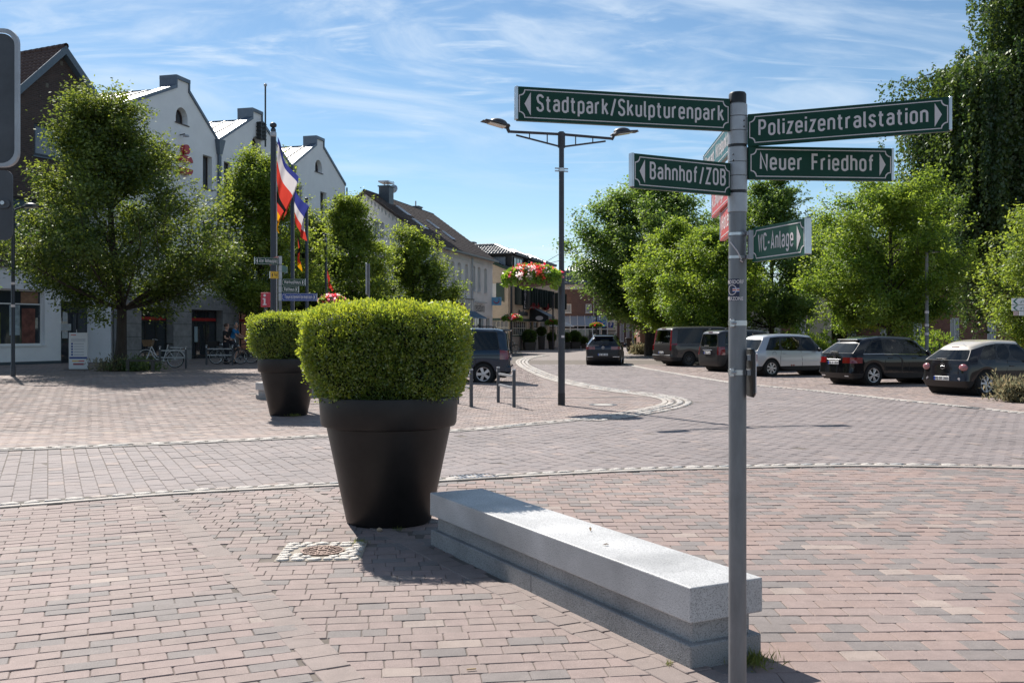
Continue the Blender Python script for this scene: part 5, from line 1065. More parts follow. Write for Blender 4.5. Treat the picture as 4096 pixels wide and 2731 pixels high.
for x in val[1:3]:
    MB().add([(x-.3, -.3, zv+.02), (x+.3, -.3, zv+.02), (x+.3, .0, zv+.02), (x-.3, .0, zv+.02), (x-.14, -.2, zv-.75), (x+.14, -.2, zv-.75), (x+.14, -.02, zv-.75), (x-.14, -.02, zv-.75)], [(0, 1, 2, 3), (7, 6, 5, 4), (0, 4, 5, 1), (1, 5, 6, 2), (2, 6, 7, 3), (3, 7, 4, 0)]).build('rain_hopper', zinc_dk, bank)
    MB().tube([(x, -.12, zv-.7), (x, -.12, 3.3)], .10, 10).build('downpipe', zinc_dk, bank, smooth=True)
MB().tube([(val[-1]+.05, -.1, zv-.2), (val[-1]+.05, -.1, .2)], .06, 8).build('downpipe', zinc_dk, bank)
logo_m = mat('logo_red', (0.42,0.02,0.03), 0.45); logo_s = mat('logo_side', (0.10,0.11,0.13), 0.6)
MB().prism([(.3+.25*math.cos(R(q)), 10.66+.25*math.sin(R(q))) for q in range(0, 360, 15)], -.26, -.02, 'y').build('logo_dot', logo_m, bank)
sp_ = [(-.5, 0), (.5, 0), (.5, .05), (.42, .17), (.3, .2), (-.32, .2), (-.5, .36), (-.5, .5), (-.3, .62), (.3, .62), (.5, .45), (.5, .36), (-.3, .36)]
up = [(-.52, .3), (.52, .3), (.52, .42), (.4, .56), (.26, .6), (-.3, .6), (-.46, .54), (-.52, .42)]
MB().prism([(x+.3, z+9.75) for x, z in up], -.26, -.02, 'y').build('logo_letter', logo_m, bank, bevel=.015)
MB().prism([(x+.3, 2*9.88-(z+9.75)+.0) for x, z in reversed(up)], -.262, -.02, 'y').build('logo_letter', logo_m, bank, bevel=.015)
MB().box(7.72, 8.28, -.3, -.05, 11.85+.75, 11.85+1.75).build('antenna_box', win_bl, bank)
for k in range(5): MB().box(7.66, 8.34, -.34, -.02, 12.62+.22*k, 12.67+.22*k).build('antenna_fin', win_bl, bank)
MB().tube([(8.1, -.38, 12.2), (8.1, -.38, 15.7)], .05, 8).build('antenna_mast', win_bl, bank); MB().ball((8.1, -.38, 15.78), .1).build('antenna_ball', alu_dull, bank)
MB().tube([(0, -.02, 11.35), (0.05, -.28, 11.4)], .03, 6).build('floodlight_arm', win_bl, bank); MB().lathe([(.02, 0), (.16, .02), (.14, .1), (.02, .12)], 14, Matrix.Translation((.08, -.32, 11.25))).build('floodlight', alu_dull, bank)
# ground floor of the bank: granite piers, dark doors, red strips, glass canopy
doors = [(-3.3, -0.7), (0.9, 3.9), (5.6, 8.2), (9.6, 12.2), (13.4, 16.0)]
wall('ground_floor', gran_wall, bank, rect(-4.9, 20.2, 0, 3.4), [rect(a, b, .02, 2.62) for a, b in doors], t=.3, rev=.5, y0=-.12)
for z in (.62, 1.24, 1.86, 2.48, 3.0):
    for a, b in [(-4.9, -3.3), (-.7, .9), (3.9, 5.6), (8.2, 9.6), (12.2, 13.4), (16, 20.2)]: MB().box(a+.004, b-.004, -.1225, -.12, z-.008, z+.008).build('joint', dark_in, bank)
red_strip = mat('red_strip', (0.38,0.02,0.02), 0.5)
for a, b in doors:
    window(bank, a, b, .02, 2.62, win_bl, glass, .3, 3, 1, .08, rails=(.08, .76), name='shop_front'); MB().box(a+.1, b-.1, .255, .262, 2.05, 2.2).build('red_strip', red_strip, bank)
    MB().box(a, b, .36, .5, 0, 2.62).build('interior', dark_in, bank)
MB().box(1.75, 2.05, .258, .262, .95, 1.75).build('poster', mat('poster_blue', (0.3,0.4,0.45), .5), bank)
cano = mat('canopy_metal', (0.42,0.45,0.5), 0.5, .3); cang = mat('canopy_glass', (0.32,0.38,0.45), 0.1, spec=.8)
for a, b in ((4.3, 10.0), (11.2, 17.0)):
    MB().add([(a, -.13, 4.55), (b, -.13, 4.55), (b, -1.9, 3.42), (a, -1.9, 3.42)], [(0, 3, 2, 1)]).build('canopy_glass', cang, bank)
    k = int((b-a)/.8)
    for i in range(k+1):
        x = a+(b-a)*i/k; MB().tube([(x, -.12, 4.58), (x, -1.92, 3.44)], .045, 6).build('canopy_rib', win_bl, bank)
    MB().box(a-.05, b+.05, -1.98, -1.9, 3.28, 3.44).build('canopy_gutter', cano, bank)
    for x in (a+.5, b-.5): MB().box(x-.12, x+.12, -1.9, -1.6, 0, 3.3).build('canopy_post', gran_wall, bank)
# ---- brick gabled shop at the left
ms = math.hypot(.44, .898); DS = Vector((.44/ms, .898/ms, 0)); shop = thing('shop_building', 'dark brick gabled shop house with white ground floor at the left', 'building', (-18.6, 47.0, .2), math.atan2(DS.y, DS.x))
pkx, pkz, ev = -3.18, 14.1, 10.7; hw = 3.45
wall('gable_wall', brick_dk, shop, [(pkx-hw, 4.2), (pkx+hw, 4.2), (pkx+hw, ev-.05), (pkx, pkz-.1), (pkx-hw, ev-.05)], [rect(-4.55, -1.35, 9.1, 10.5), rect(-5.6, -3.2, 5.6, 7.2), rect(-2.4, -.5, 5.6, 7.2)], t=.35, rev=.14)
window(shop, -4.55, -1.35, 9.1, 10.5, mat('window_frame_navy', (0.02,0.03,0.045), .4), glass_b, .1, 2, 1, .12, sill=barge); window(shop, -5.6, -3.2, 5.6, 7.2, win_bl, glass_b, .1, 2, 1, .09); window(shop, -2.4, -.5, 5.6, 7.2, win_bl, glass, .1, 2, 1, .09)
for x, z in ((-3.9, 12.25), (-2.6, 12.1), (-3.15, 13.4)): MB().box(x-.07, x+.07, -.008, .05, z-.09, z+.09).build('vent_brick', mat('vent_stone', (0.14,0.13,0.11), .9), shop)
MB().box(pkx-hw, pkx+hw, .36, 9, 0, ev-.4).build('core', brick_dk, shop)
wall('ground_floor', stucco, shop, rect(-10, pkx+hw, .0, 4.2), [rect(-9.5, -4.03, .92, 3.3), rect(-3.2, -1.08, .02, 2.85)], t=.3, rev=.25, y0=-.02)
MB().box(-10, -3.2, -.045, -.02, 0, .22).build('plinth', plinth_m, shop); MB().box(-1.08, pkx+hw, -.045, -.02, 0, .22).build('plinth', plinth_m, shop)
MB().box(-10, pkx+hw+.05, -.16, .05, 4.2, 4.3).build('cornice', win_bl, shop)
sw_ = window(shop, -9.5, -4.03, .92, 3.3, win_wh, glass, .2, 2, 1, .07, sill=win_wh, rails=(.74,), name='shop_window')
# things behind the shop glass: lit posters and goods
shop_i = mat('shop_interior', (0.09,0.065,0.04), .8, var=.6, vscale=2.2); MB().box(-9.4, -4.1, .8, .85, .95, 3.2).build('display_back', shop_i, shop)
for x0, x1, z0, z1, m in ((-5.6, -5.1, 1.35, 2.62, mat('poster_pale', (0.35,0.42,0.45), .5, var=.5, vscale=3)), (-5.05, -4.2, 2.72, 3.2, mat('poster_warm', (0.3,0.16,0.09), .5, var=.5, vscale=4)), (-5.0, -4.35, 1.0, 2.5, mat('goods_red', (0.2,0.07,0.05), .7, var=.6, vscale=4)), (-7.4, -6.0, 1.0, 2.3, mat('goods_green', (0.09,0.1,0.03), .7, var=.6, vscale=4))):
    MB().box(x0, x1, .187, .199, z0, z1).build('poster', m, shop)
dr = window(shop, -3.2, -1.08, .02, 2.85, win_bl, glass, .2, 2, 1, .08, rails=(.1, .82), name='shop_door')
MB().tube([(-2.25, .12, .9), (-2.25, .12, 1.6)], .018, 6).build('handle', alu, dr)
for x0, x1, z0, z1 in ((-2.95, -2.7, 1.95, 2.4), (-3.1, -2.5, 1.55, 1.85), (-2.98, -2.68, 1.2, 1.5), (-.95, -.5, 2.1, 2.65), (-.95, -.5, 1.5, 2.0)):
    MB().box(x0, x1, (-.03 if x0 > -1.08 else .172), (-.022 if x0 > -1.08 else .18), z0, z1).build('notice', mat('paper', (0.5,0.53,0.55), .6, var=.25, vscale=14), shop)
sl = math.hypot(hw, pkz-ev); vdir = Vector((hw, 0, pkz-ev)).normalized()
tiled(shop, tile_old, (pkx-hw-.25, 8.6, ev-.25), (0, -1, 0), (hw, 0, pkz-ev), 8.9, sl+.3, .27, .33, 'pan', 300, seed=3)
tiled(shop, tile_old, (pkx+hw+.25, -.3, ev-.25), (0, 1, 0), (-hw, 0, pkz-ev), 8.9, sl+.3, .27, .33, 'pan', 0, seed=4)
for s in (-1, 1):
    mb = MB(); vs = []
    for x, z in ((pkx, pkz+.02), (pkx+s*(hw+.3), ev-.3)): vs += [(x, -.34, z-.36), (x, -.28, z-.36), (x, -.28, z+.02), (x, -.34, z+.02)]
    mb.add(vs, [(0, 1, 5, 4), (1, 2, 6, 5), (2, 3, 7, 6), (3, 0, 4, 7), (0, 3, 2, 1), (4, 5, 6, 7)]); mb.build('barge_board', barge, shop)
    mb = MB(); vs = []
    for x, z in ((pkx, pkz-.3), (pkx+s*(hw+.3), ev-.62)): vs += [(x, -.28, z-.03), (x, .0, z-.03), (x, .0, z), (x, -.28, z)]
    mb.add(vs, [(0, 1, 5, 4), (1, 2, 6, 5), (2, 3, 7, 6), (3, 0, 4, 7)]); mb.build('soffit', barge, shop)
for k in range(24): MB().lathe([(.13, 0), (.11, .4)], 8, Matrix.Translation((pkx, -.35+.37*k, pkz+.02)) @ Matrix.Rotation(R(-90), 4, 'X')).build('ridge_tile', tile_old, shop)
# ---- house with the travel agency
house = thing('corner_house', 'grey stucco corner house with brown tiled roof and tall narrow windows', 'building', (-5.3, 70, 0), ANG)
eh, aph, gd_ = 7.8, 11.7, 5.35; Ln = 14.6
wc = [0.55, 2.1, 3.69, 5.33, 7.17, 9.1, 10.58, 12.48]
wall('facade', stucco2, house, rect(0, Ln, 0, eh), [seg_arch(c-.43, c+.43, 4.92, 6.95) for c in wc]+[rect(9.5, 11.83, .7, 2.86), rect(12.7, 13.7, .7, 2.86), rect(2.4, 8.2, .3, 2.8)], t=.35, rev=.3)
for c in wc: window(house, c-.43, c+.43, 4.92, 6.95, win_wh, curtain, .26, 2, 1, .06, sill=stucco2, rails=(.68,))
window(house, 9.5, 11.83, .7, 2.86, win_wh, glass, .2, 2); window(house, 12.7, 13.7, .7, 2.86, win_wh, glass, .2, 1); window(house, 2.4, 8.2, .3, 2.8, win_wh, glass, .2, 5, name='shop_window')
MG = Matrix(((0, -1, 0, 0), (1, 0, 0, 0), (0, 0, 1, 0), (0, 0, 0, 1)))     # wall plane turned: local x runs to +y, front faces -x
MG = Matrix.Rotation(R(90), 4, 'Z') @ Matrix.Diagonal((1, -1, 1, 1)); 
def gable(name, m, parent, outline, holes, **kw): return wall(name, m, parent, outline, holes, M=MG, **kw)
gable('gable_wall', stucco2, house, [(0.0, 0), (2*gd_, 0), (2*gd_, eh), (gd_, aph-.05), (0.0, eh)], [seg_arch(3.94, 4.78, 8.3, 9.6), seg_arch(5.9, 6.75, 8.3, 9.6), seg_arch(1.4, 2.3, 4.92, 6.95), seg_arch(4.0, 4.9, 4.92, 6.95)], t=.3, rev=.2)
for a, b, z0, z1 in ((3.94, 4.78, 8.3, 9.6), (5.9, 6.75, 8.3, 9.6), (1.4, 2.3, 4.92, 6.95), (4, 4.9, 4.92, 6.95)): window(house, a, b, z0, z1, win_wh, curtain, .16, 2, 1, .06, M=MG)
MB().box(.4, Ln, .4, 2*gd_, 0, eh-.2).build('core', stucco2, house)
for k in range(20):                                    # dentils under the verge and the eave
    t = (k+.6)/20; MB().box(-.06, .0, t*gd_-.05, t*gd_+.05, eh-.62+t*(aph-eh), eh-.32+t*(aph-eh)).build('dentil', stucco2, house)
    MB().box(-.06, .0, 2*gd_-t*gd_-.05, 2*gd_-t*gd_+.05, eh-.62+t*(aph-eh), eh-.32+t*(aph-eh)).build('dentil', stucco2, house)
for k in range(58): MB().box(.2+k*.245, .2+k*.245+.12, -.07, 0, 7.2, 7.52).build('corbel', stucco2, house)
MB().box(0, Ln, -.14, 0, 7.52, 7.78).build('cornice', stucco2, house); MB().box(0, Ln, -.05, 0, 7.08, 7.18).build('string_course', stucco2, house)
MB().tube([(8.33, -.12, 7.6), (8.33, -.12, .1)], .07, 8).build('downpipe', alu_dull, house); MB().box(8.5, Ln, -.04, 0, 3.0, 3.06).build('string_course', stucco2, house)
MB().box(2.4, 8.25, -.28, -.003, 2.95, 4.27).build('fascia', mat('fascia_white', (0.62,0.6,0.58), .6), house)
for k in range(13): MB().box(2.45+k*.46, 2.51+k*.46, -.31, -.28, 2.95, 4.24).build('fascia_batten', alu_dull, house)
MB().box(2.4, 8.25, -.32, -.28, 4.2, 4.27).build('fascia_edge', win_bl, house)
MB().box(2.9, 5.7, -.36, -.33, 3.35, 3.85).build('shop_sign', mat('sign_dark_red', (0.2,0.04,0.05), .5), house)
din('lettering', 'SPAR KASSE', .34, mat('letter_dark', (0.03,0.03,0.032), .5), house, frame2((3.0, -.365, 3.42), (1, 0, 0)), fit=2.5)
for a in (2.6, 5.6):
    MB().add([(a, -.3, 3.3), (a+2.6, -.3, 3.3), (a+2.6, -1.3, 2.75), (a, -1.3, 2.75)], [(0, 3, 2, 1)]).build('awning_glass', cang, house)
    for k in range(5): MB().tube([(a+.65*k, -.3, 3.32), (a+.65*k, -1.32, 2.76)], .03, 5).build('awning_bar', mat('awning_blue', (0.12,0.2,0.28), .4), house)
    MB().tube([(a, -1.3, 2.75), (a+2.6, -1.3, 2.75)], .035, 6).build('awning_bar', MATS['awning_blue'], house)
din('lettering', 'reisebüro', .62, MATS['letter_dark'], house, frame2((9.25, -.03, 3.36), (1, 0, 0)), fit=2.8, wt=.12)
MB().box(9.0, 12.3, -.2, -.1, 4.05, 4.12).build('lamp_rail', alu_dull, house)
up_ = (0, gd_, aph-eh); slp = math.hypot(gd_, aph-eh)
tiled(house, tile_brn, (-.25, -.35, eh-.14), (1, 0, 0), up_, Ln+.5, slp+.42, .3, .35, 'pan', 300, seed=5)
tiled(house, tile_brn, (Ln+.25, 2*gd_+.35, eh-.14), (-1, 0, 0), (0, -gd_, aph-eh), Ln+.5, slp+.42, .3, .35, 'pan', 0, seed=6)
MB().box(-.3, Ln+.3, -.5, -.36, eh-.24, eh-.1).build('gutter', win_bl, house)
for s in (0, 1):
    mb = MB(); vs = []
    for y, z in ((gd_, aph+.1), (-.4 if s == 0 else 2*gd_+.4, eh-.2)): vs += [(-.32, y, z-.2), (-.26, y, z-.2), (-.26, y, z+.03), (-.32, y, z+.03)]
    mb.add(vs, [(0, 1, 5, 4), (1, 2, 6, 5), (2, 3, 7, 6), (3, 0, 4, 7), (0, 3, 2, 1), (4, 5, 6, 7)]); mb.build('verge', tile_brn, house)
for k in range(40): MB().lathe([(.12, 0), (.1, .4)], 8, Matrix.Translation((-.3+.378*k, gd_, aph+.08)) @ Matrix.Rotation(R(90), 4, 'Y')).build('ridge_tile', tile_brn, house)
slate = mat('slate_cladding', (0.07,0.085,0.1), .5, var=.25, vscale=8, bump=.3, bscale=12)
def chimney(x, y, z0, z1, cap=True):
    c = MB().box(x-.45, x+.45, y-.4, y+.4, z0, z1).build('chimney', slate, house)
    MB().box(x-.52, x+.52, y-.47, y+.47, z1, z1+.08).build('chimney_cap', slate, c)
    if cap:
        for sx in (-.35, .35): MB().box(x+sx-.03, x+sx+.03, y-.03, y+.03, z1+.08, z1+.32).build('cap_leg', alu_dull, c)
        mb = MB(); mb.prism([(x-.6, z1+.32), (x+.5, z1+.28), (x+.66, z1+.34), (x+.66, z1+.42), (x+.4, z1+.44), (x-.6, z1+.42)], y-.4, y+.4, 'y'); mb.build('rain_cover', alu, c)
    else: MB().tube([(x, y, z1), (x, y, z1+.55)], .06, 8).build('flue', alu_dull, c)
chimney(2.3, 4.7, 10.6, 12.35); chimney(12.2, 6.0, 10.3, 12.1, False)
MB().tube([(5.0, 5.2, 11.5), (5.0, 5.2, 13.2)], .03, 6).build('aerial_mast', win_bl, house)
MB().lathe([(.001, .1), (.2, .02), (.33, -.04), (.34, -.03)], 16, Matrix.Translation((4.75, 5.1, 12.6)) @ Matrix.Rotation(R(-80), 4, 'Y')).build('satellite_dish', alu_dull, house)
nrm = Vector((0, -(aph-eh), gd_)).normalized(); vup = Vector(up_).normalized()
for x, s0, w_, h_ in ((2.6, .66, .8, 1.2), (2.2, .38, .8, 1.3), (7.0, .52, .75, 1.1), (7.3, .3, .75, 1.1)):
    o = Vector((x, -.35, eh-.14))+vup*(slp*s0)+nrm*.05; rot = Matrix((Vector((1, 0, 0)), vup, nrm)).transposed().to_4x4(); T = Matrix.Translation(o) @ rot
    sk = MB(); sk.box(0, .07, 0, h_, 0, .09, T); sk.box(w_-.07, w_, 0, h_, 0, .09, T); sk.box(.07, w_-.07, 0, .07, 0, .089, T); sk.box(.07, w_-.07, h_-.07, h_, 0, .089, T); k_ = sk.build('skylight', alu, house)
    MB().box(.07, w_-.07, .07, h_-.07, .03, .06, T).build('pane', glass_b, k_)
ts = MB().box(Ln+.06, Ln+.12, -.75, -.03, 3.95, 4.6).build('projecting_sign', mat('sign_sky_blue', (0.16,0.4,0.62), .4), house)
MB().box(14.28, 14.34, -.85, -.03, 3.95, 4.62).build('projecting_sign', MATS['sign_sky_blue'], house)
sm = MB(); sm.tube([(14.262, -.44+.24*math.cos(R(a)), 4.36+.24*math.sin(R(a))) for a in range(190, 351, 20)], .035, 5); sm.build('smile_mark', mat('smile_red', (0.5,0.01,0.03), .5), house)
MB().ball((14.262, -.66, 4.45), .04).build('smile_dot', MATS['smile_red'], house)
# ---- hotel
hotel = thing('hotel_building', 'yellow brick hotel with dark dormers, open shutters and black entrance awning', 'building', (0.0, 90, 0), ANG)
HL = 24.0; he = 7.25
fw_ = [(1.0, 2.4), (3.2, 4.6), (5.4, 6.8), (7.6, 9.0), (9.8, 11.2), (12.0, 13.4), (14.2, 15.4), (18.5, 19.8), (20.6, 22.0)]
gw = [(0.3, 5.6), (7.0, 8.2), (8.6, 10.6), (11.4, 15.0), (16.0, 19.0), (19.8, 23.2)]
wall('facade', brick_yel, hotel, rect(0, HL, 0, he), [rect(a, b, 4.25, 5.9) for a, b in fw_]+[rect(a, b, (1.4 if a not in (7.0,) else .02), 2.72) for a, b in gw], t=.35, rev=.2)
for a, b in fw_: 
    window(hotel, a, b, 4.25, 5.9, win_wh, curtain, .14, 2, 1, .07)
    for x in (a-.02, b+.02): MB().box(x-.025, x+.025, -.62, -.02, 4.2, 5.95).build('shutter', mat('shutter_green', (0.008,0.02,0.017), .5), hotel)
for x in np.arange(1.5, 15.4, .62): MB().box(x-.02, x+.02, -.5, -.02, 4.2, 5.95).build('shutter', MATS['shutter_green'], hotel)
for a, b in gw: window(hotel, a, b, (1.4 if a != 7.0 else .02), 2.72, cream, glass, .12, max(1, int((b-a)/.7)), 2, .07)
MB().box(-.02, HL, -.06, 0, 2.72, 2.95).build('beam', green_p, hotel); MB().box(-.02, HL, -.05, 0, 1.28, 1.4).build('beam', green_p, hotel)
MB().box(0, HL, -.03, 0, 0, 1.28).build('plinth', mat('plinth_sand', (0.36,0.31,0.26), .85, var=.1), hotel)
gable('gable_wall', brick_yel, hotel, [(0, 0), (9, 0), (9, 9.0), (4.5, 9.2), (0, he)], [rect(1.5, 2.5, 4.55, 6.1), rect(.35, 1.9, .9, 2.72)], t=.35, rev=.15)
window(hotel, 1.5, 2.5, 4.55, 6.1, win_wh, mat('blind_white', (0.6,0.6,0.58), .6), .1, 1, 2, .06, M=MG); window(hotel, .35, 1.9, .9, 2.72, cream, glass, .1, 4, 1, .06, M=MG, rails=(.66,))
MB().box(-.07, -.02, .75, 1.48, 4.5, 6.15).build('shutter', green_p, hotel); MB().box(-.06, 0, 0, 9, 2.72, 2.95).build('beam', green_p, hotel)
MB().box(-.08, -.0, .72, .78, 4.4, 6.4).build('shutter_bar', green_p, hotel)
MB().box(.4, HL-.3, .4, 10, 0, he).build('core', brick_yel, hotel)
mb = MB(); vs = []
for y, z in ((-.35, he-.12), (4.5, 9.15)): vs += [(-.2, y, z-.16), (.15, y, z-.16), (.15, y, z+.1), (-.2, y, z+.1)]
mb.add(vs, [(0, 1, 5, 4), (1, 2, 6, 5), (2, 3, 7, 6), (3, 0, 4, 7), (0, 3, 2, 1), (4, 5, 6, 7)]); mb.build('barge_board', green_p, hotel)
vh = (0, 4.5, 2.0); tiled(hotel, tile_gry, (-.15, -.4, he-.06), (1, 0, 0), vh, HL+.3, math.hypot(4.9, 2.1), .33, .38, 'pan', 150, seed=8)
tiled(hotel, tile_gry, (HL+.15, 9.4, he-.06), (-1, 0, 0), (0, -4.5, 2.0), HL+.3, math.hypot(4.9, 2.1), .33, .38, 'pan', 0, seed=9)
def dormer(x0, x1, z0, z1, zr, yf, yb):
    d = MB().box(x0, x1, yf, yb, z0, z1).build('dormer', black_m, hotel); xm = (x0+x1)/2; ov = .45
    window(hotel, x0+.5, x1-.5, z0+.35, z1-.15, black_m, glass_b, yf-.06, 3, 1, .08, name='dormer_window')
    window(hotel, yf+.5, yf+2.8, z0+.45, z1-.12, black_m, mat('dormer_pane', (0.3,0.34,0.38), .1, spec=.8), x0-.06, 1, 1, .08, M=MG, name='dormer_window')
    MB().box(x0-ov, x1+ov, yf-ov, yb, z1, z1+.12).build('dormer_eave', black_m, hotel)
    hw_ = (x1-x0)/2+ov; hgt = zr-z1-.1; ln_ = yb-yf+ov; O1 = (x0-ov, yb, z1+.1); sl_ = math.hypot(hw_, hgt)
    tiled(hotel, tile_gry, O1, (0, -1, 0), (hw_, 0, hgt), ln_, sl_, .3, .34, 'pan', 300, seed=11, clip=lambda a, b: a < ln_-b*hw_/sl_)
    tiled(hotel, tile_gry, (x1+ov, yf-ov, z1+.1), (0, 1, 0), (-hw_, 0, hgt), ln_, sl_, .3, .34, 'pan', 0, seed=12, clip=lambda a, b: a > b*hw_/sl_)
    tiled(hotel, tile_gry, (x0-ov, yf-ov, z1+.1), (1, 0, 0), (0, hw_, hgt), 2*hw_, sl_, .3, .34, 'pan', 60, seed=13, clip=lambda a, b: b*hw_/sl_ < a < 2*hw_-b*hw_/sl_)
    zz = z1+.09; mb = MB(); mb.add([(x0-ov, yf-ov, zz), (x1+ov, yf-ov, zz), (x1+ov, yb, zz), (x0-ov, yb, zz), (xm, yf-ov+hw_, zz+hgt), (xm, yb, zz+hgt)], [(0, 1, 4), (1, 2, 5, 4), (3, 0, 4, 5), (2, 3, 5)]); mb.build('dormer_roof_deck', tile_gry, hotel)
    for a, b in (((x0-ov, yf-ov, z1+.12), (xm, yf-ov+hw_, zr+.04)), ((x1+ov, yf-ov, z1+.12), (xm, yf-ov+hw_, zr+.04)), ((xm, yf-ov+hw_, zr+.04), (xm, yb, zr+.04))):
        A, Bq = Vector(a), Vector(b); n_ = int((Bq-A).length/.36)
        for k in range(n_): MB().tube([A+(Bq-A)*k/n_, A+(Bq-A)*(k+1)/n_], [.13, .11], 7).build('ridge_tile', tile_gry, hotel)
dormer(0.9, 5.2, 7.0, 8.75, 9.85, .25, 7.5); dormer(7.2, 11.6, 7.0, 8.75, 9.85, .25, 7.5); dormer(13.6, 18.0, 7.0, 8.75, 9.85, .25, 7.5)
MB().box(4.8, 5.7, 5.0, 5.8, 9.0, 10.4).build('chimney', black_m, hotel)
aw = MB(); aw.add([(6.9, 0, 4.2), (9.4, 0, 4.2), (6.7, -1.9, 3.25), (9.6, -1.9, 3.25), (6.7, -1.9, 2.75), (9.6, -1.9, 2.75), (6.7, 0, 2.75), (9.6, 0, 2.75)], [(0, 2, 3, 1), (2, 4, 5, 3), (0, 6, 4, 2), (1, 3, 5, 7)]); aw_ = aw.build('entrance_awning', black_m, hotel)
MB().lathe([(.001, 0), (.38, 0)], 20, Matrix.Translation((6.69, -1.0, 3.05)) @ Matrix.Rotation(R(-90), 4, 'Y') @ Matrix.Diagonal((.55, 1, 1, 1))).build('awning_badge', sign_white, aw_)
din('lettering', 'Kaiser', .16, black_m, hotel, frame2((6.675, -.78, 2.98), (0, -1, 0)), fit=.5) if False else None
text('lettering', 'Schützen-Haus', .42, black_m, hotel, frame2((3.0, -.06, 3.25), (1, 0, 0)), sx=.9, bold=.03) if False else None
rl = MB(); 
for k, (ch, wd) in enumerate(((.3, .5), (.0, .34), (.0, .3), (.3, .5), (.0, .34), (.1, .26), (.0, .34))): MB().prism(rounded(.34, .36+ch*.6, .1, 3), -.09, -.03, 'y', Matrix.Translation((2.6+.5*k, 0, 3.42+ch*.2))).build('wall_letter', black_m, hotel)
hs = MB().box(2.2, 2.36, -1.05, -.45, 3.75, 5.75).build('hotel_sign', black_m, hotel, bevel=.03)
for k, c in enumerate('HOTEL'): din('letter', c, .27, sign_white, hs, frame2((2.19, -.62, 5.4-.37*k), (0, -1, 0)), wt=.17)
MB().tube([(2.28, -.45, 5.6), (2.28, 0, 5.6)], .03, 6).build('sign_bracket', black_m, hotel); MB().tube([(10.6, 0, 3.3), (10.6, -1.6, 4.1)], .04, 6).build('lamp_bracket', black_m, hotel)
for a, b in ((5.2, 8.6), (12.2, 13.2)):
    rg = np.random.default_rng(int(a*10)); n = 900; P = np.column_stack([rg.uniform(a, b, n), rg.normal(-.35, .1, n), 4.2+rg.normal(0, .12, n)]); V, F = leaf_cards(P, np.tile([0, -.4, .6], (n, 1)), .12, rg, .8, .8)
    me = npmesh('window_box_flowers', V, F, rg.random(n)); me.materials.append(petal('petal_dark_red', (0.2,0.03,0.02))); link('window_box_flowers', me, None, hotel)['kind'] = 'stuff'
    MB().box(a, b, -.45, -.2, 3.98, 4.16).build('window_box', black_m, hotel)
wbx = MB().box(-.3, -.08, 1.5, 2.5, 4.3, 4.5).build('window_box', mat('box_blue', (0.2,0.35,0.5), .5), hotel)
rg = np.random.default_rng(5); n = 300; P = np.column_stack([rg.normal(-.2, .06, n), rg.uniform(1.5, 2.5, n), 4.55+rg.normal(0, .07, n)]); V, F = leaf_cards(P, np.tile([-.4, 0, .6], (n, 1)), .12, rg, .8, .8); me = npmesh('window_box_flowers', V, F, rg.random(n)); me.materials.append(MATS['petal_dark_red']); link('window_box_flowers', me, None, hotel)['kind'] = 'stuff'
# ---- brick house closing the street, with a white conservatory
eh_y = 117.0; bx = lambda u: (u-2048)/FPX*eh_y
endh = thing('brick_house', 'brown brick house with white conservatory closing the end of the street', 'building', (bx(2180), eh_y, 0), R(-3))
EW = bx(2570)-bx(2180); ew = [(2.2, 3.5), (6.0, 7.2), (9.6, 10.8), (13.6, 14.8)]
wx = lambda u: bx(u)-bx(2180)
ew = [(wx(2255), wx(2285)), (wx(2342), wx(2366)), (wx(2430), wx(2454)), (wx(2500), wx(2524))]; lw = [(wx(2478), wx(2494)), (wx(2504), wx(2516))]
wall('facade', brick_brn, endh, rect(0, EW, 0, 6.7), [rect(a, b, 3.95, 5.0) for a, b in ew]+[rect(a, b, .6, 2.7) for a, b in lw]+[rect(.5, wx(2415), .1, 2.6)], t=.35, rev=.15)
for a, b in ew: window(endh, a, b, 3.95, 5.0, win_wh, curtain, .08, 1, 1, .09, sill=win_wh)
for a, b in lw: window(endh, a, b, .6, 2.7, win_wh, curtain, .08, 1, 1, .07, sill=win_wh)
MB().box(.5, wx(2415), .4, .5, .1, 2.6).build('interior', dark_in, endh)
MB().box(-.05, EW+.05, -.05, 9, 6.7, 7.3).build('eaves_band', stucco2, endh); MB().box(.3, EW-.3, .4, 9, 0, 6.7).build('core', brick_brn, endh)
wall('side_wall', brick_brn, endh, rect(-9, 0, 0, 6.7), M=Matrix.Rotation(R(90), 4, 'Z') @ Matrix.Diagonal((-1, 1, 1, 1)))
hd = 5.0; tiled(endh, tile_gry, (-.4, -.4, 7.25), (1, 0, 0), (0, hd, 3.2), EW+.8, math.hypot(hd, 3.2), .36, .42, 'pan', 200, seed=21, clip=lambda a, b: b*.84 < a < EW+.8-b*.84)
mb = MB(); mb.add([(-.4, -.4, 7.24), (EW+.4, -.4, 7.24), (EW+.4, 9.4, 7.24), (-.4, 9.4, 7.24), (hd, hd-.4, 10.4), (EW-hd, hd-.4, 10.4)], [(0, 1, 5, 4), (1, 2, 5), (2, 3, 4, 5), (3, 0, 4)]); mb.build('roof_deck', tile_gry, endh)
MB().tube([(wx(2374), -.08, 7), (wx(2374), -.08, 3.4)], .06, 6).build('downpipe', alu_dull, endh)
cs0, cs1 = .4, wx(2425); cw = win_wh; cy = -2.6
for k in range(9):
    x = cs0+(cs1-cs0)*k/8; MB().box(x-.05, x+.05, cy, cy+.1, 0, 2.45).build('conservatory_post', cw, endh); MB().tube([(x, 0, 3.6), (x, cy, 2.5)], .05, 5).build('conservatory_rafter', cw, endh)
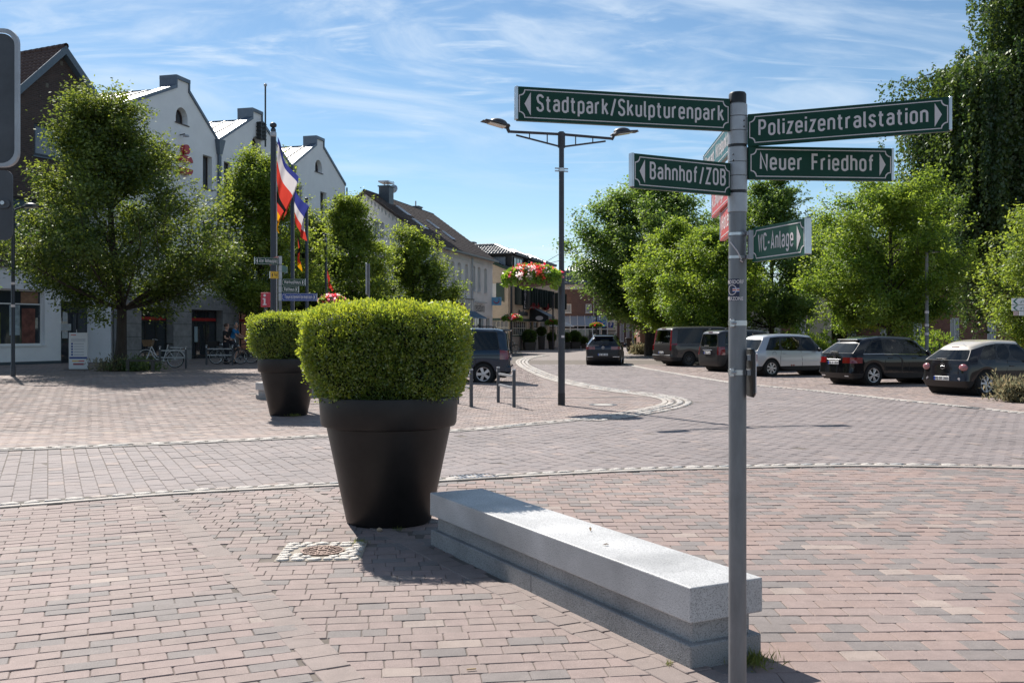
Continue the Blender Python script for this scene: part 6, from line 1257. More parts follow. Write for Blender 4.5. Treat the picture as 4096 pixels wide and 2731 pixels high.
for k in range(8):
    a, b = cs0+(cs1-cs0)*k/8, cs0+(cs1-cs0)*(k+1)/8; MB().add([(a+.05, 0, 3.58), (b-.05, 0, 3.58), (b-.05, cy, 2.48), (a+.05, cy, 2.48)], [(0, 3, 2, 1)]).build('conservatory_roof_pane', cang, endh); MB().box(a+.05, b-.05, cy+.04, cy+.06, .1, 2.0).build('conservatory_pane', glass, endh)
for z in (.05, 2.05, 2.42): MB().box(cs0, cs1, cy-.01, cy+.11, z-.05, z+.06).build('conservatory_rail', cw, endh)
MB().add([(cs1+.01, 0, 0), (cs1+.01, cy, 0), (cs1+.01, cy, 2.45), (cs1+.01, 0, 3.6)], [(0, 1, 2, 3)]).build('conservatory_side', cang, endh)
text('lettering', 'Italia', .8, alu, endh, frame2((wx(2385), -.03, 4.0), (1, 0, 0)), sx=1.0) if False else None
# ---- brick houses behind the parking bays
def row_house(label, u0, u1, y, rz, z1, m, wins, name='brick_house', roof=None, base=0.0):
    x0, x1 = (u0-2048)/FPX*y, (u1-2048)/FPX*y; h = thing(name, label, 'building', (x0, y, 0), R(rz)); W = (x1-x0)/math.cos(R(rz))
    hs = [rect(a*W, b*W, c, d) for a, b, c, d in wins]; wall('facade', m, h, rect(0, W, 0, z1), hs, t=.35, rev=.15)
    for a, b, c, d in wins: window(h, a*W, b*W, c, d, win_wh, curtain, .08, 2, 1, .09, sill=win_wh)
    MB().box(.2, W-.2, .4, 8, 0, z1).build('core', m, h)
    if roof: MB().prism([(-.4, z1-.05), (8.4, z1-.05), (4, z1+roof)], -.3, W+.3, 'x').build('roof', tile_old, h)
    return h, W
row_house('red brick house behind the grey van', 2560, 2960, 80, -2, 6.2, brick_red, [(.08, .14, 1.0, 2.9), (.3, .38, 1.0, 2.9), (.52, .6, 1.0, 2.9), (.75, .83, 1.0, 2.9), (.1, .17, 4, 5.4), (.5, .58, 4, 5.4)], roof=3.4)
h2, W2 = row_house('cream rendered building with garage doors behind the silver car', 2962, 3330, 78, 2, 4.4, mat('cream_render', (0.5,0.45,0.38), .9, var=.12, vscale=1.5), [(.62, .72, 1.6, 2.6)], name='garage_building')
for a in (.05, .26): MB().box(a*W2, (a+.17)*W2, -.03, .01, 0, 2.5).build('garage_door', mat('garage_white', (0.55,0.55,0.53), .6), h2)
MB().box(.18*W2*0+W2*.45, W2*.58, -.25, .3, 0, 4.3).build('brick_pier', brick_red, h2)
row_house('red brick house behind the broad maple and the beech', 3332, 4300, 84, 4, 6.4, brick_red, [(.06, .1, 1, 2.9), (.2, .24, 1, 2.9), (.34, .38, 1, 2.9), (.5, .54, 1, 2.9), (.66, .7, 1, 2.9)], roof=3.6)
cy_ = 98.0; ch = thing('church_gable', 'small brick church gable with round window among the trees', 'building', ((2868-2048)/FPX*cy_, cy_, 0), 0)
wall('gable_wall', brick_red, ch, [(-2.4, 0), (2.4, 0), (2.4, 11.0), (0, 12.6), (-2.4, 11.0)], [[(.55*math.cos(R(a)), 10.6+.55*math.sin(R(a))) for a in range(0, 360, 20)]], t=.4, rev=.2)
MB().lathe([(.55, -.04), (.75, -.04), (.75, .05)], 24, Matrix.Translation((0, -.01, 10.6)) @ Matrix.Rotation(R(90), 4, 'X')).build('round_window', win_wh, ch); MB().lathe([(.001, 0), (.56, 0)], 24, Matrix.Translation((0, .15, 10.6)) @ Matrix.Rotation(R(90), 4, 'X')).build('pane', glass, ch)
for a in (0, 45, 90, 135): MB().box(-.55, .55, .08, .12, -.04, .04, Matrix.Translation((0, 0, 10.6)) @ Matrix.Rotation(R(a), 4, 'Y')).build('glazing_bar', win_wh, ch)
for s in (-1, 1):
    mb = MB(); vs = []
    for x, z in ((0, 12.75), (s*2.6, 11.05)): vs += [(x, -.2, z-.25), (x, .4, z-.25), (x, .4, z+.05), (x, -.2, z+.05)]
    mb.add(vs, [(0, 1, 5, 4), (1, 2, 6, 5), (2, 3, 7, 6), (3, 0, 4, 7), (0, 3, 2, 1), (4, 5, 6, 7)]); mb.build('coping', win_wh, ch)
MB().box(-.3, .3, -.2, .4, 12.5, 13.5).build('finial', win_wh, ch); MB().box(-2.3, 2.3, .4, 8, 0, 11).build('nave', brick_red, ch)
p = ground(2581, 1400); p.z = 0; gp = thing('gate_pier', 'red brick gate pier left of the oak trunk', 'pier', (13.4*.86, 86, 0)); MB().box(-.28, .28, -.28, .28, 0, 2.6).build('shaft', brick_red, gp); MB().box(-.34, .34, -.34, .34, 2.6, 2.75).build('cap', stucco2, gp)
# ================================================================ cars
tyre_m = mat('tyre_rubber', (0.012,0.012,0.012), 0.85, bump=.2, bscale=80); rim_m = mat('alloy', (0.5,0.5,0.52), 0.32, 0.9); rim_w = mat('alloy_white', (0.62,0.62,0.62), 0.4, 0.2); rim_d = mat('alloy_dark', (0.07,0.07,0.075), .35, .8)
trim_m = mat('car_trim', (0.012,0.012,0.013), 0.5); car_glass = clear_glass('car_glass', (0.42,0.47,0.46)); car_glass_dark = clear_glass('car_glass_dark', (0.1,0.11,0.11)); lamp_red = mat('lamp_red', (0.17,0.005,0.007), 0.12, spec=.8, coat=.6); lamp_clear = mat('lamp_clear', (0.45,0.42,0.42), 0.1, spec=.8, coat=.6)
chrome = mat('chrome', (0.75,0.75,0.77), 0.12, 1.0); plate_m = mat('number_plate', (0.72,0.72,0.7), .4); plate_b = mat('plate_blue', (0.01,0.06,0.4), .4); under_m = mat('car_underside', (0.006,0.006,0.006), .9)
seat_m = mat('car_seat', (0.02,0.02,0.022), .8)
def paint(name, c, metal=.3, rough=.3): return mat(name, c, rough+.08, metal*.35 if c[0] < .3 else metal, coat=.9 if c[0] < .3 else 1.0, spec=.06 if c[0] < .3 else .5)
def wheel(parent, x, y, r, w_, style, rm, side):
    T = Matrix.Translation((x, y, r)) @ Matrix.Rotation(R(90)*-side, 4, 'X')       # local z points outwards
    k = r*.68
    wl_ = MB().lathe([(k*.97, -w_/2), (r*.93, -w_/2), (r, -w_/2+.03), (r, w_/2-.035), (r*.975, w_/2-.012), (r*.92, w_/2), (k*1.06, w_/2), (k*.985, w_/2-.01), (k*.97, w_/2-.04)], 36, T).build('wheel', tyre_m, parent, smooth=True)
    rb = MB(); rb.lathe([(k*.985, w_/2-.012), (k*1.0, w_/2-.004), (k*.94, w_/2-.006), (k*.9, w_/2-.05), (k*.88, -w_/2+.02)], 36, T)
    z1 = w_/2-.012; z0 = w_/2-.04; hub = k*.2
    n = dict(seven=7, five=5, multi=10, twin=5, wind=7)[style]
    for i in range(n):
        a = 2*math.pi*i/n
        def sp(a0, w0, w1, tw=0.0):
            M = T @ Matrix.Rotation(a0, 4, 'Z'); d = k*.93; t = math.sin(tw)*d
            rb.add([(hub*.7, -w0, z1), (hub*.7, w0, z1), (d, w1+t, z1-.004), (d, -w1+t, z1-.004), (hub*.7, -w0, z0-.02), (hub*.7, w0, z0-.02), (d, w1+t, z0-.01), (d, -w1+t, z0-.01)], [(0, 3, 2, 1), (0, 4, 7, 3), (1, 2, 6, 5), (2, 3, 7, 6)], M)
        if style == 'five': sp(a, .034, .052)
        elif style == 'seven': sp(a, .02, .034)
        elif style == 'multi': sp(a, .012, .016)
        elif style == 'wind': sp(a, .018, .034, .35)
        else: sp(a-.13, .012, .018, -.05); sp(a+.13, .012, .018, .05)
    rb.lathe([(.001, z1+.008), (hub*.6, z1+.006), (hub, z1-.004), (hub, z0-.02)], 20, T); rb.build('rim', rm, wl_, smooth=False)
    MB().lathe([(.001, -.03), (k*.9, -.03)], 24, T).build('brake_disc', rim_d, wl_)
def car(label, loc, heading, W, spec, glass, z_rows, sill, xr, xf, wr_, style, rm, pm, lamp_cells, rear_x, bulge=.05, roof_m=None, roof_from=5, wtrack=None, black_rows=(0,), extra=None, group='cars round the square', lmats=None, wwid=.2, name='car', wg=None, sideglass_dark=True, arch_black=False, gm=None, full_rear=True):
    """spec: (x at sill, x at roof, belt z, roof z, width factor, roof half width) from tail to nose; glass: spec intervals that are side windows"""
    t = thing(name, label, 'car', loc, heading, group); S = np.array(spec, float); L_ = S[-1, 0]; Ra = wr_+.055
    xs = set(S[:, 0])
    for c in (xr, xf):
        for k in (-1.12, -1.0, -.82, -.45, 0, .45, .82, 1.0, 1.12): xs.add(c+k*Ra)
    xs = sorted(xs); keep = [xs[0]]
    for x in xs[1:]:
        if x-keep[-1] < .045 and x not in S[:, 0]: continue
        if x-keep[-1] < .045 and keep[-1] not in S[:, 0]: keep.pop()
        keep.append(x)
    xs = np.array(keep); C = [np.interp(xs, S[:, 0], S[:, j]) for j in range(S.shape[1])]; n = len(xs); z2, z3 = z_rows
    bm = bmesh.new(); G = {}
    nr = 10
    for sgn in (1, -1):
        for i in range(n):
            xb, xt, be, ro, wl_, wro = [c[i] for c in C]; tall = ro-be > .3; d5 = .10 if tall else (ro-be)*.6
            za = sill
            for c in (xr, xf):
                dx_ = abs(xb-c)
                if dx_ < Ra*1.05: za = max(za, wr_+math.sqrt(max(0, Ra*Ra-dx_*dx_)) if dx_ < Ra*.99 else wr_*.9)
            z2_, z3_ = min(z2, be-.09), min(z3, be-.04)
            rows = [(xb, W*wl_*.955, za), (xb, W*wl_*.99, max(sill+.17, za+.045)), (xb, W*wl_, max(z2_, za+.10)), (xb, W*wl_*.99, max(z3_, za+.13)), (xb, W*wl_*.955, max(be, za+.15)),
                    (xt, wro+.035, ro-d5), (xt, wro-.03, ro-d5*.33), (xt, wro*.85-.03, ro-.008), (xt, wro*.5, ro), (xt, 0, ro+.004)]
            if i == 0:
                rows = [(rear_x[j] if j < len(rear_x) else r[0], r[1], r[2]) for j, r in enumerate(rows)]
            for j, (x, y, z) in enumerate(rows):
                if j == 9 and sgn < 0: G[(i, j, -1)] = G[(i, j, 1)]; continue
                G[(i, j, sgn)] = bm.verts.new((x, y*sgn, z))
    mats = [pm, gm or car_glass, trim_m, roof_m or pm]+list(lmats or [lamp_red, lamp_clear]); fid = bm.faces.layers.int.new('grp')
    def face(vs, m, grp=0):
        vs = list(dict.fromkeys(vs))
        if len(vs) < 3: return
        try: f = bm.faces.new(vs)
        except ValueError: return
        f.material_index = m; f[fid] = grp
    iv = [max(k for k in range(len(S)-1) if S[k, 0] <= x+1e-6) for x in xs[:-1]]
    ws = wg if wg is not None else [k for k in range(len(S)-1) if S[k, 3]-S[k, 2] > .3 and S[k+1, 3]-S[k+1, 2] < .3]
    for sgn in (1, -1):
        for i in range(n-1):
            for j in range(nr-1):
                m, grp = 0, 0
                if j == 4 and iv[i] in glass: m, grp = 1, 10+iv[i]*2+(sgn > 0)
                elif j >= 5 and iv[i] in ws: m, grp = (1, 5) if j >= 6 else (0, 0)
                elif j in black_rows or (arch_black and j == 0): m = 2
                elif j >= roof_from and roof_m and iv[i] not in ws and C[3][i]-C[2][i] > .3: m = 3
                if ('side', i, j) in lamp_cells: m = lamp_cells[('side', i, j)]
                q = [G[(i, j, sgn)], G[(i+1, j, sgn)], G[(i+1, j+1, sgn)], G[(i, j+1, sgn)]]; face(q if sgn < 0 else q[::-1], m, grp)
    fr = (1, .85, .5, 0, -.5, -.85, -1)
    for end, i in ((0, 0), (1, n-1)):
        Q = {}
        for j in range(7):
            for k, f in enumerate(fr):
                if j == 6: Q[(j, k)] = G[(i, {0: 6, 1: 7, 2: 8, 3: 9, 4: 8, 5: 7, 6: 6}[k], 1 if k <= 3 else -1)]; continue
                if k in (0, 6): Q[(j, k)] = G[(i, j, 1 if k == 0 else -1)]; continue
                v = G[(i, j, 1)].co; b_ = bulge*(1-f*f)*(-1 if end == 0 else 1); Q[(j, k)] = bm.verts.new((v.x+b_, v.y*f, v.z))
        for j in range(6):
            for k in range(6):
                m, grp = 0, 0
                if end == 0:
                    if j == 4 and (full_rear or 1 <= k <= 4): m, grp = 1, 3
                    if j == 5 and roof_m: m = 3
                    if j in black_rows: m = 2
                    if ('cap', j, min(k, 5-k)) in lamp_cells: m = lamp_cells[('cap', j, min(k, 5-k))]
                else:
                    if j in (1, 2) and 1 <= k <= 4: m = 2
                    if j == 3 and k in (0, 5): m = 5
                q = [Q[(j, k)], Q[(j+1, k)], Q[(j+1, k+1)], Q[(j, k+1)]]; face(q if end == 0 else q[::-1], m, grp)
    bmesh.ops.recalc_face_normals(bm, faces=bm.faces[:]); bm.normal_update()
    for g in sorted({f[fid] for f in bm.faces if f[fid]}):
        fs = [f for f in bm.faces if f[fid] == g]; r = bmesh.ops.inset_region(bm, faces=fs, thickness=.016, depth=-.003, use_even_offset=True, use_boundary=True)
        for f in r['faces']: f.material_index = 2 if (sideglass_dark or g in (3, 5)) else 0; f[fid] = 0
    cr = bm.edges.layers.float.new('crease_edge')
    for e in bm.edges:
        ms = {f.material_index for f in e.link_faces}
        if len(ms) > 1: e[cr] = 1.0
    cv = bm.verts.layers.float.new('crease_vert')
    for v in bm.verts:
        for mk in (1, 2, 4, 5):
            be_ = [e for e in v.link_edges if len(e.link_faces) == 2 and (e.link_faces[0].material_index == mk) != (e.link_faces[1].material_index == mk)]
            if len(be_) == 2:
                a_ = (be_[0].other_vert(v).co-v.co).normalized(); b_ = (be_[1].other_vert(v).co-v.co).normalized()
                if a_.dot(b_) > -.82: v[cv] = 1.0
    me = bpy.data.meshes.new('car'); bm.to_mesh(me); bm.free(); o = bpy.data.objects.new('car', me); COL.objects.link(o); md = o.modifiers.new('s', 'SUBSURF'); md.levels = 2; md.render_levels = 2
    m2 = bpy.data.meshes.new_from_object(o.evaluated_get(bpy.context.evaluated_depsgraph_get())); bpy.data.objects.remove(o)
    co = np.empty(len(m2.vertices)*3); m2.vertices.foreach_get('co', co); co = co.reshape(-1, 3); mi = np.empty(len(m2.polygons), int); m2.polygons.foreach_get('material_index', mi); PV = [tuple(p.vertices) for p in m2.polygons]
    nm_ = {0: 'body', 1: 'window', 2: 'trim', 3: 'roof', 4: 'tail_light', 5: 'lamp'}
    for k, mm in enumerate(mats):
        sel = [PV[i] for i in np.where(mi == k)[0]]
        if not sel: continue
        comps = [sel]
        if k in (1, 4, 5):                               # every pane and lamp a part of its own
            par = {}
            def find(a):
                while par.setdefault(a, a) != a: par[a] = par[par[a]]; a = par[a]
                return a
            for f in sel:
                for v in f[1:]: par[find(v)] = find(f[0])
            dd = {}
            for f in sel: dd.setdefault(find(f[0]), []).append(f)
            comps = list(dd.values())
        for cf in comps:
            ids = sorted({v for f in cf for v in f}); mp = {v: a for a, v in enumerate(ids)}; mb = MB(); mb.v = [tuple(co[v]) for v in ids]; mb.f = [tuple(mp[v] for v in f) for f in cf]; mb.build(nm_.get(k, 'lamp'), mm, t, smooth=True)
    bpy.data.meshes.remove(m2); bpy.data.meshes.remove(me)
    MB().box(.12, L_-.15, -W+.2, W-.2, sill-.04, sill+.34).build('underbody', under_m, t)
    for c in (xr, xf): MB().tube([(c, -W+.06, wr_), (c, W-.06, wr_)], Ra*.98, 18).build('wheel_well', under_m, t)
    xc = S[[k for k in range(len(S)) if S[k, 3]-S[k, 2] > .3][-1], 0]; be = float(S[2, 2])
    MB().box(.5, xc+.2, -W+.16, W-.16, sill+.3, sill+.36).build('cabin_floor', under_m, t)
    for x in [xc-.75]+[xc-1.6]+([xc-2.5] if S[-1, 0] > 4.6 else []):
        for q in (.36, -.36): st_ = MB().box(x-.12, x+.02, q-.23, q+.23, .5, be+.12, Matrix.Translation((0, 0, 0))).build('seat', seat_m, t, bevel=.05, seg=2); MB().box(x-.13, x-.03, q-.12, q+.12, be+.16, be+.36).build('headrest', seat_m, st_, bevel=.04, seg=2)
    MB().box(xc-.02, xc+.35, -W+.16, W-.16, .6, be+.0).build('dashboard', under_m, t, bevel=.04); MB().lathe([(.16, -.012), (.185, -.012), (.185, .012), (.16, .012), (.16, -.012)], 18, Matrix.Translation((xc-.12, .36, be+.02)) @ Matrix.Rotation(R(65), 4, 'Y')).build('steering_wheel', under_m, t)
    tr = (wtrack or W)-wwid/2-.015
    for x in (xr, xf):
        for s in (1, -1): wheel(t, x, s*tr, wr_, wwid, style, rm, s)
    return t
def plate(t, x, z, txt, w_=.5, tilt=0.0):
    p = MB().box(x-.012, x, -w_/2, w_/2, z-.055, z+.055).build('number_plate', plate_m, t, bevel=.004); MB().box(x-.0135, x-.0115, w_/2-.045, w_/2, z-.053, z+.053).build('plate_band', plate_b, p)
    din('lettering', txt, .07, trim_m, p, frame2((x-.0138, w_/2-.06, z-.035), (0, -1, 0)), fit=w_-.08, wt=.16)
def box_part(t, name, m, x0, x1, y0, y1, z0, z1, bevel=.01): return MB().box(x0, x1, y0, y1, z0, z1).build(name, m, t, bevel=bevel)
def ring(t, name, m, x, z, r, rt=.008): return MB().lathe([(r-rt, -.006), (r-rt, .006), (r+rt, .006), (r+rt, -.006), (r-rt, -.006)], 24, Matrix.Translation((x, 0, z)) @ Matrix.Rotation(R(90), 4, 'Y')).build(name, m, t)
def shut(t, W, x, z0, z1, xt=None, s=(1, -1), k=.99):
    for q in s: MB().tube([(x, q*W*k, z0), (x, q*W*1.0, (z0+z1)/2), (xt or x, q*W*.962, z1)], .006, 5).build('door_gap', trim_m, t)
def handles(t, W, pts, m=None):
    for x, z in pts:
        for q in (1, -1): MB().box(x-.09, x+.09, q*W*.985-.02, q*W*.985+.02, z-.014, z+.014).build('door_handle', m or trim_m, t, bevel=.008)
def mirrors(t, W, x, z, m):
    for q in (1, -1): MB().ball((x, q*(W+.10), z), .1, 12, 8, (.55, 1.0, .75)).build('wing_mirror', m, t, smooth=True)
def rails(t, x0, x1, y, z, m, h=.045):
    for q in (1, -1): MB().tube([(x0, q*y, z), (x0+.08, q*y, z+h), (x1-.08, q*y, z+h), (x1, q*y, z)], .016, 6).build('roof_rail', m, t)
def place(wheel_pt, heading, xr, W, right=True):
    """car origin from the ground point of its right (or left) rear wheel"""
    c, s = math.cos(heading), math.sin(heading); y = -(W-.1) if right else (W-.1); return Vector((wheel_pt.x-(xr*c-y*s), wheel_pt.y-(xr*s+y*c), wheel_pt.z))
HDG = R(21)
# small black hatchback with a cream roof
adam_p = paint('paint_aubergine', (0.012,0.010,0.012), .3); cream_r = paint('paint_cream', (0.55,0.49,0.41), 0.0, .35)
W = .86; g = ground(3937, 1583); g.z = 0
c1 = car('small black hatchback with cream roof at the right edge', place(g, R(24), .63, W), R(24), W,
    [(.10, .48, .93, 1.31, .86, .48), (.36, .84, .95, 1.42, .98, .55), (1.0, 1.22, .94, 1.47, 1.0, .58), (1.55, 1.65, .92, 1.475, 1.0, .585), (2.45, 2.05, .90, 1.45, .99, .575), (2.85, 2.86, .88, .95, .97, .60), (3.3, 3.3, .82, .88, .90, .54), (3.68, 3.64, .66, .72, .74, .42)],
    [1, 2, 3, 4], (.60, .80), .22, .63, 2.94, .315, 'wind', rim_w, adam_p, {}, [.09, 0.0, .05, .07, .10, .44], .08, roof_m=cream_r, roof_from=5, black_rows=(0,), lmats=[lamp_red, mat('lamp_pale_red', (0.32,0.12,0.13), .1, coat=.6)])
plate(c1, -.065, .45, 'RD BR 3005'); ring(c1, 'emblem', chrome, -.032, .77, .07, .009); box_part(c1, 'emblem', chrome, -.042, -.03, -.07, .07, .763, .778, .002); box_part(c1, 'wiper', trim_m, .05, .08, -.05, .28, .955, .975, .004)
box_part(c1, 'brake_light', lamp_red, .43, .45, -.12, .12, 1.265, 1.29, .004)
for q in (1, -1): MB().ball((.055, q*.60, .745), .15, 16, 10, (.42, .95, .62)).build('tail_light', MATS['lamp_pale_red'], c1, smooth=True); MB().lathe([(.001, 0), (.04, 0), (.05, .02)], 16, Matrix.Translation((-.03, q*.52, .43)) @ Matrix.Rotation(R(90), 4, 'Y')).build('fog_lamp', lamp_clear, c1)
shut(c1, W, 1.35, .32, .92, 1.42); shut(c1, W, 2.55, .35, .9); handles(c1, W, [(1.55, .78)], adam_p); mirrors(c1, W, 2.3, 1.0, adam_p)
MB().tube([(.62, 0, 1.44), (.45, 0, 1.62)], .006, 5).build('aerial', trim_m, c1)
box_part(c1, 'window_sticker', mat('sticker_blue', (0.1,0.4,0.6), .4), 2.02, 2.16, -.7155, -.7095, 1.08, 1.26, 0) if False else None
# black compact van-like hatchback
blk = paint('paint_black', (0.006,0.006,0.007), .2, .25); W = .893; g = ground(3488, 1541); g.z = 0
c2 = car('black hatchback with silver spoked wheels beside the cream roofed car', place(g, HDG, .80, W), HDG, W,
    [(.09, .56, 1.01, 1.43, .88, .53), (.42, .92, 1.02, 1.51, .99, .58), (1.2, 1.3, 1.0, 1.56, 1.0, .6), (2.15, 2.1, .98, 1.56, 1.0, .61), (2.95, 2.6, .96, 1.52, .99, .60), (3.35, 3.34, .94, 1.01, .97, .62), (3.9, 3.9, .86, .92, .92, .58), (4.37, 4.33, .68, .74, .76, .46)],
    [1, 2, 3, 4], (.70, .88), .22, .80, 3.50, .325, 'twin', rim_m, blk, {('cap', 2, 0): 4, ('side', 0, 2): 4, ('cap', 2, 1): 4}, [.10, 0.0, .04, .06, .10, .52], .08)
plate(c2, -.045, .71, 'RD JF 2020'); ring(c2, 'emblem', chrome, -.01, .92, .05, .007); box_part(c2, 'boot_strip', chrome, -.06, -.02, -.3, .3, .80, .825, .006); box_part(c2, 'wiper', trim_m, .03, .07, -.1, .25, 1.04, 1.06, .004)
for a in (90, 210, 330): MB().box(0, .045, -.004, .004, -.004, .004, Matrix.Translation((-.014, 0, .92)) @ Matrix.Rotation(R(90), 4, 'Z') @ Matrix.Rotation(-R(a), 4, 'Y')).build('emblem', chrome, c2)
box_part(c2, 'spoiler', blk, .50, .80, -.48, .48, 1.415, 1.445, .012); shut(c2, W, 1.25, .5, .98, 1.3); shut(c2, W, 2.2, .32, .97, 2.15); shut(c2, W, 3.05, .35, .95); handles(c2, W, [(1.45, .86), (2.4, .85)], blk); mirrors(c2, W, 2.85, 1.03, blk)
for q in (.55, -.55): box_part(c2, 'exhaust', chrome, .0, .05, q-.09, q+.09, .27, .32, .012)
MB().tube([(.4, -W*.965, .985), (1.2, -W*.965, .99), (2.9, -W*.96, .95)], .008, 5).build('window_strip', chrome, c2); MB().tube([(.4, W*.965, .985), (1.2, W*.965, .99), (2.9, W*.96, .95)], .008, 5).build('window_strip', chrome, c2)
# silver people carrier
slv = paint('paint_silver', (0.46,0.47,0.49), .75, .33); W = .847; g = ground(3082, 1505); g.z = 0
def silver(label, loc, hd):
    c = car(label, loc, hd, W,
    [(.08, .46, .97, 1.50, .92, .55), (.40, .72, .99, 1.57, .99, .59), (1.05, 1.12, .98, 1.61, 1.0, .61), (2.05, 2.0, .96, 1.62, 1.0, .62), (2.85, 2.55, .94, 1.57, .99, .60), (3.2, 3.2, .92, .99, .97, .62), (3.65, 3.65, .84, .90, .92, .56), (4.02, 3.98, .66, .72, .78, .44)],
    [1, 2, 3, 4], (.58, .86), .22, .66, 3.29, .312, 'seven', rim_m, slv, {('cap', 2, 0): 4, ('side', 0, 3): 0}, [.09, 0.0, .03, .05, .08, .42], .05)
    plate(c, -.04, .5, 'RD KL 217'); shut(c, W, 1.05, .45, .97, 1.1); shut(c, W, 2.05, .3, .96, 2.0); shut(c, W, 2.95, .35, .93); handles(c, W, [(1.25, .86), (2.25, .85)], slv); mirrors(c, W, 2.75, 1.0, trim_m)
    box_part(c, 'wiper', trim_m, .03, .06, -.05, .3, 1.0, 1.02, .004); MB().lathe([(.075, 0), (.08, .004), (.085, 0)], 20, Matrix.Translation((.78, -W*.985, .86)) @ Matrix.Rotation(R(90), 4, 'X')).build('fuel_flap', trim_m, c)
    for q in (1, -1): MB().box(1.1, 2.9, q*W*.995-.008, q*W*.995+.008, .55, .60).build('side_moulding', slv, c, bevel=.004)
    return c
c3 = silver('silver people carrier right of the near signpost', place(g, HDG, .66, W), HDG)
for k in (0, .1): MB().lathe([(.001, 0), (.032, 0)], 12, Matrix.Translation((1.55+k, -W*1.004, .42)) @ Matrix.Rotation(R(90), 4, 'X')).build('flower_sticker', mat('sticker_red', (0.3,0.03,0.02), .5), c3)
# grey high roof car half behind the signpost
gry = paint('paint_anthracite', (0.035,0.036,0.04), .5, .32); W = .875; g = ground(2930, 1487); g.z = 0
c4 = car('dark grey box van car half hidden behind the near signpost', place(g, HDG, .72, W), HDG, W,
    [(.05, .16, 1.05, 1.70, .94, .66), (.30, .42, 1.06, 1.77, 1.0, .70), (.95, .98, 1.05, 1.79, 1.0, .71), (2.0, 1.95, 1.04, 1.80, 1.0, .71), (2.95, 2.45, 1.0, 1.74, .99, .68), (3.45, 3.44, .98, 1.05, .97, .64), (3.95, 3.95, .90, .96, .92, .58), (4.34, 4.30, .70, .76, .78, .46)],
    [1, 2, 3, 4], (.72, .98), .24, .72, 3.53, .32, 'five', rim_m, gry, {('cap', 2, 0): 4, ('cap', 3, 0): 4, ('side', 0, 2): 4, ('side', 0, 3): 4}, [.06, 0.0, .02, .03, .05, .13], .04, black_rows=(0, 1), full_rear=False)
plate(c4, -.03, .80, 'RD T 94'); rails(c4, .45, 2.6, .62, 1.78, trim_m); shut(c4, W, 1.0, .5, 1.03); shut(c4, W, 2.0, .35, 1.03); handles(c4, W, [(2.15, .95)], gry); mirrors(c4, W, 2.95, 1.1, trim_m); box_part(c4, 'boot_strip', chrome, -.045, -.01, -.35, .35, .9, .93, .006)
box_part(c4, 'brake_light', lamp_red, .12, .15, -.15, .15, 1.66, 1.69, .004); box_part(c4, 'wiper', trim_m, .01, .04, -.05, .3, 1.08, 1.10, .004)
# grey passenger van
vang = paint('paint_grey_brown', (0.06,0.055,0.052), .5, .33); W = .985; g = ground(2753, 1464); g.z = 0
c5 = car('grey passenger van with dark side windows at the left of the parked row', place(g, HDG, 1.0, W), HDG, W,
    [(.05, .18, 1.12, 1.88, .95, .76), (.34, .46, 1.14, 1.95, 1.0, .80), (1.85, 1.88, 1.14, 1.98, 1.0, .81), (3.05, 3.0, 1.12, 1.98, 1.0, .81), (3.95, 3.45, 1.08, 1.92, .99, .78), (4.5, 4.48, 1.02, 1.10, .96, .68), (4.72, 4.72, .94, 1.0, .92, .62), (4.96, 4.92, .72, .80, .80, .5)],
    [1, 2, 3, 4], (.78, 1.04), .26, 1.0, 3.93, .34, 'multi', rim_d, vang, {('cap', 2, 0): 4, ('cap', 3, 0): 4, ('side', 0, 3): 4, ('cap', 4, 0): 4}, [.06, 0.0, .02, .03, .05, .15], .04, black_rows=(0,), gm=car_glass_dark, full_rear=False)
plate(c5, -.03, .66, 'RD ML 81'); shut(c5, W, 1.9, .4, 1.12); shut(c5, W, 3.1, .35, 1.1); handles(c5, W, [(2.05, .95), (3.3, .95)], vang); mirrors(c5, W, 3.95, 1.2, trim_m); box_part(c5, 'wiper', trim_m, .0, .03, -.05, .35, 1.14, 1.16, .004); box_part(c5, 'bumper', vang, -.04, .12, -.9, .9, .42, .56, .03)
box_part(c5, 'brake_light', lamp_red, .12, .15, -.2, .2, 1.84, 1.87, .004)
MB().tube([(.5, -W*1.005, 1.02), (1.85, -W*1.005, 1.02)], .012, 5).build('door_rail', trim_m, c5)
W = .847; sl2 = silver('silver car nearly hidden behind the grey passenger van', Vector((8.05, 53.2, 0)), HDG)
# dark blue crossover driving away
navyp = paint('paint_navy', (0.008,0.013,0.03), .4, .28); W = .91; g = ground(2346, 1457); gl = ground(2357, 1459)
hd = R(90-9); c6 = car('dark blue crossover driving away along the street', place(Vector((3.92, 51.2, 0)), hd, .8, W, False), hd, W,
    [(.10, .52, 1.0, 1.42, .90, .52), (.42, .85, 1.02, 1.51, .99, .57), (1.2, 1.3, 1.0, 1.56, 1.0, .6), (2.05, 2.0, .98, 1.56, 1.0, .61), (2.8, 2.5, .96, 1.51, .99, .6), (3.2, 3.2, .95, 1.02, .97, .64), (3.8, 3.8, .88, .94, .93, .6), (4.22, 4.18, .7, .76, .78, .48)],
    [1, 2, 3, 4], (.80, .95), .24, .80, 3.4, .345, 'five', rim_m, navyp, {('cap', 2, 0): 4, ('side', 0, 2): 4, ('cap', 2, 1): 4}, [.12, 0.0, .05, .06, .10, .48], .06, black_rows=(0, 1))
plate(c6, -.05, .55, 'RD GQ 404'); ring(c6, 'emblem', chrome, -.0, .9, .055, .006); MB().tube([(-.008, .04, .93), (-.008, 0, .86), (-.008, -.04, .93)], .006, 5).build('emblem', chrome, c6); rails(c6, .75, 2.5, .56, 1.53, chrome); box_part(c6, 'wiper', trim_m, .05, .09, -.3, .05, 1.04, 1.06, .004); box_part(c6, 'spoiler', trim_m, .38, .68, -.5, .5, 1.44, 1.475, .012)
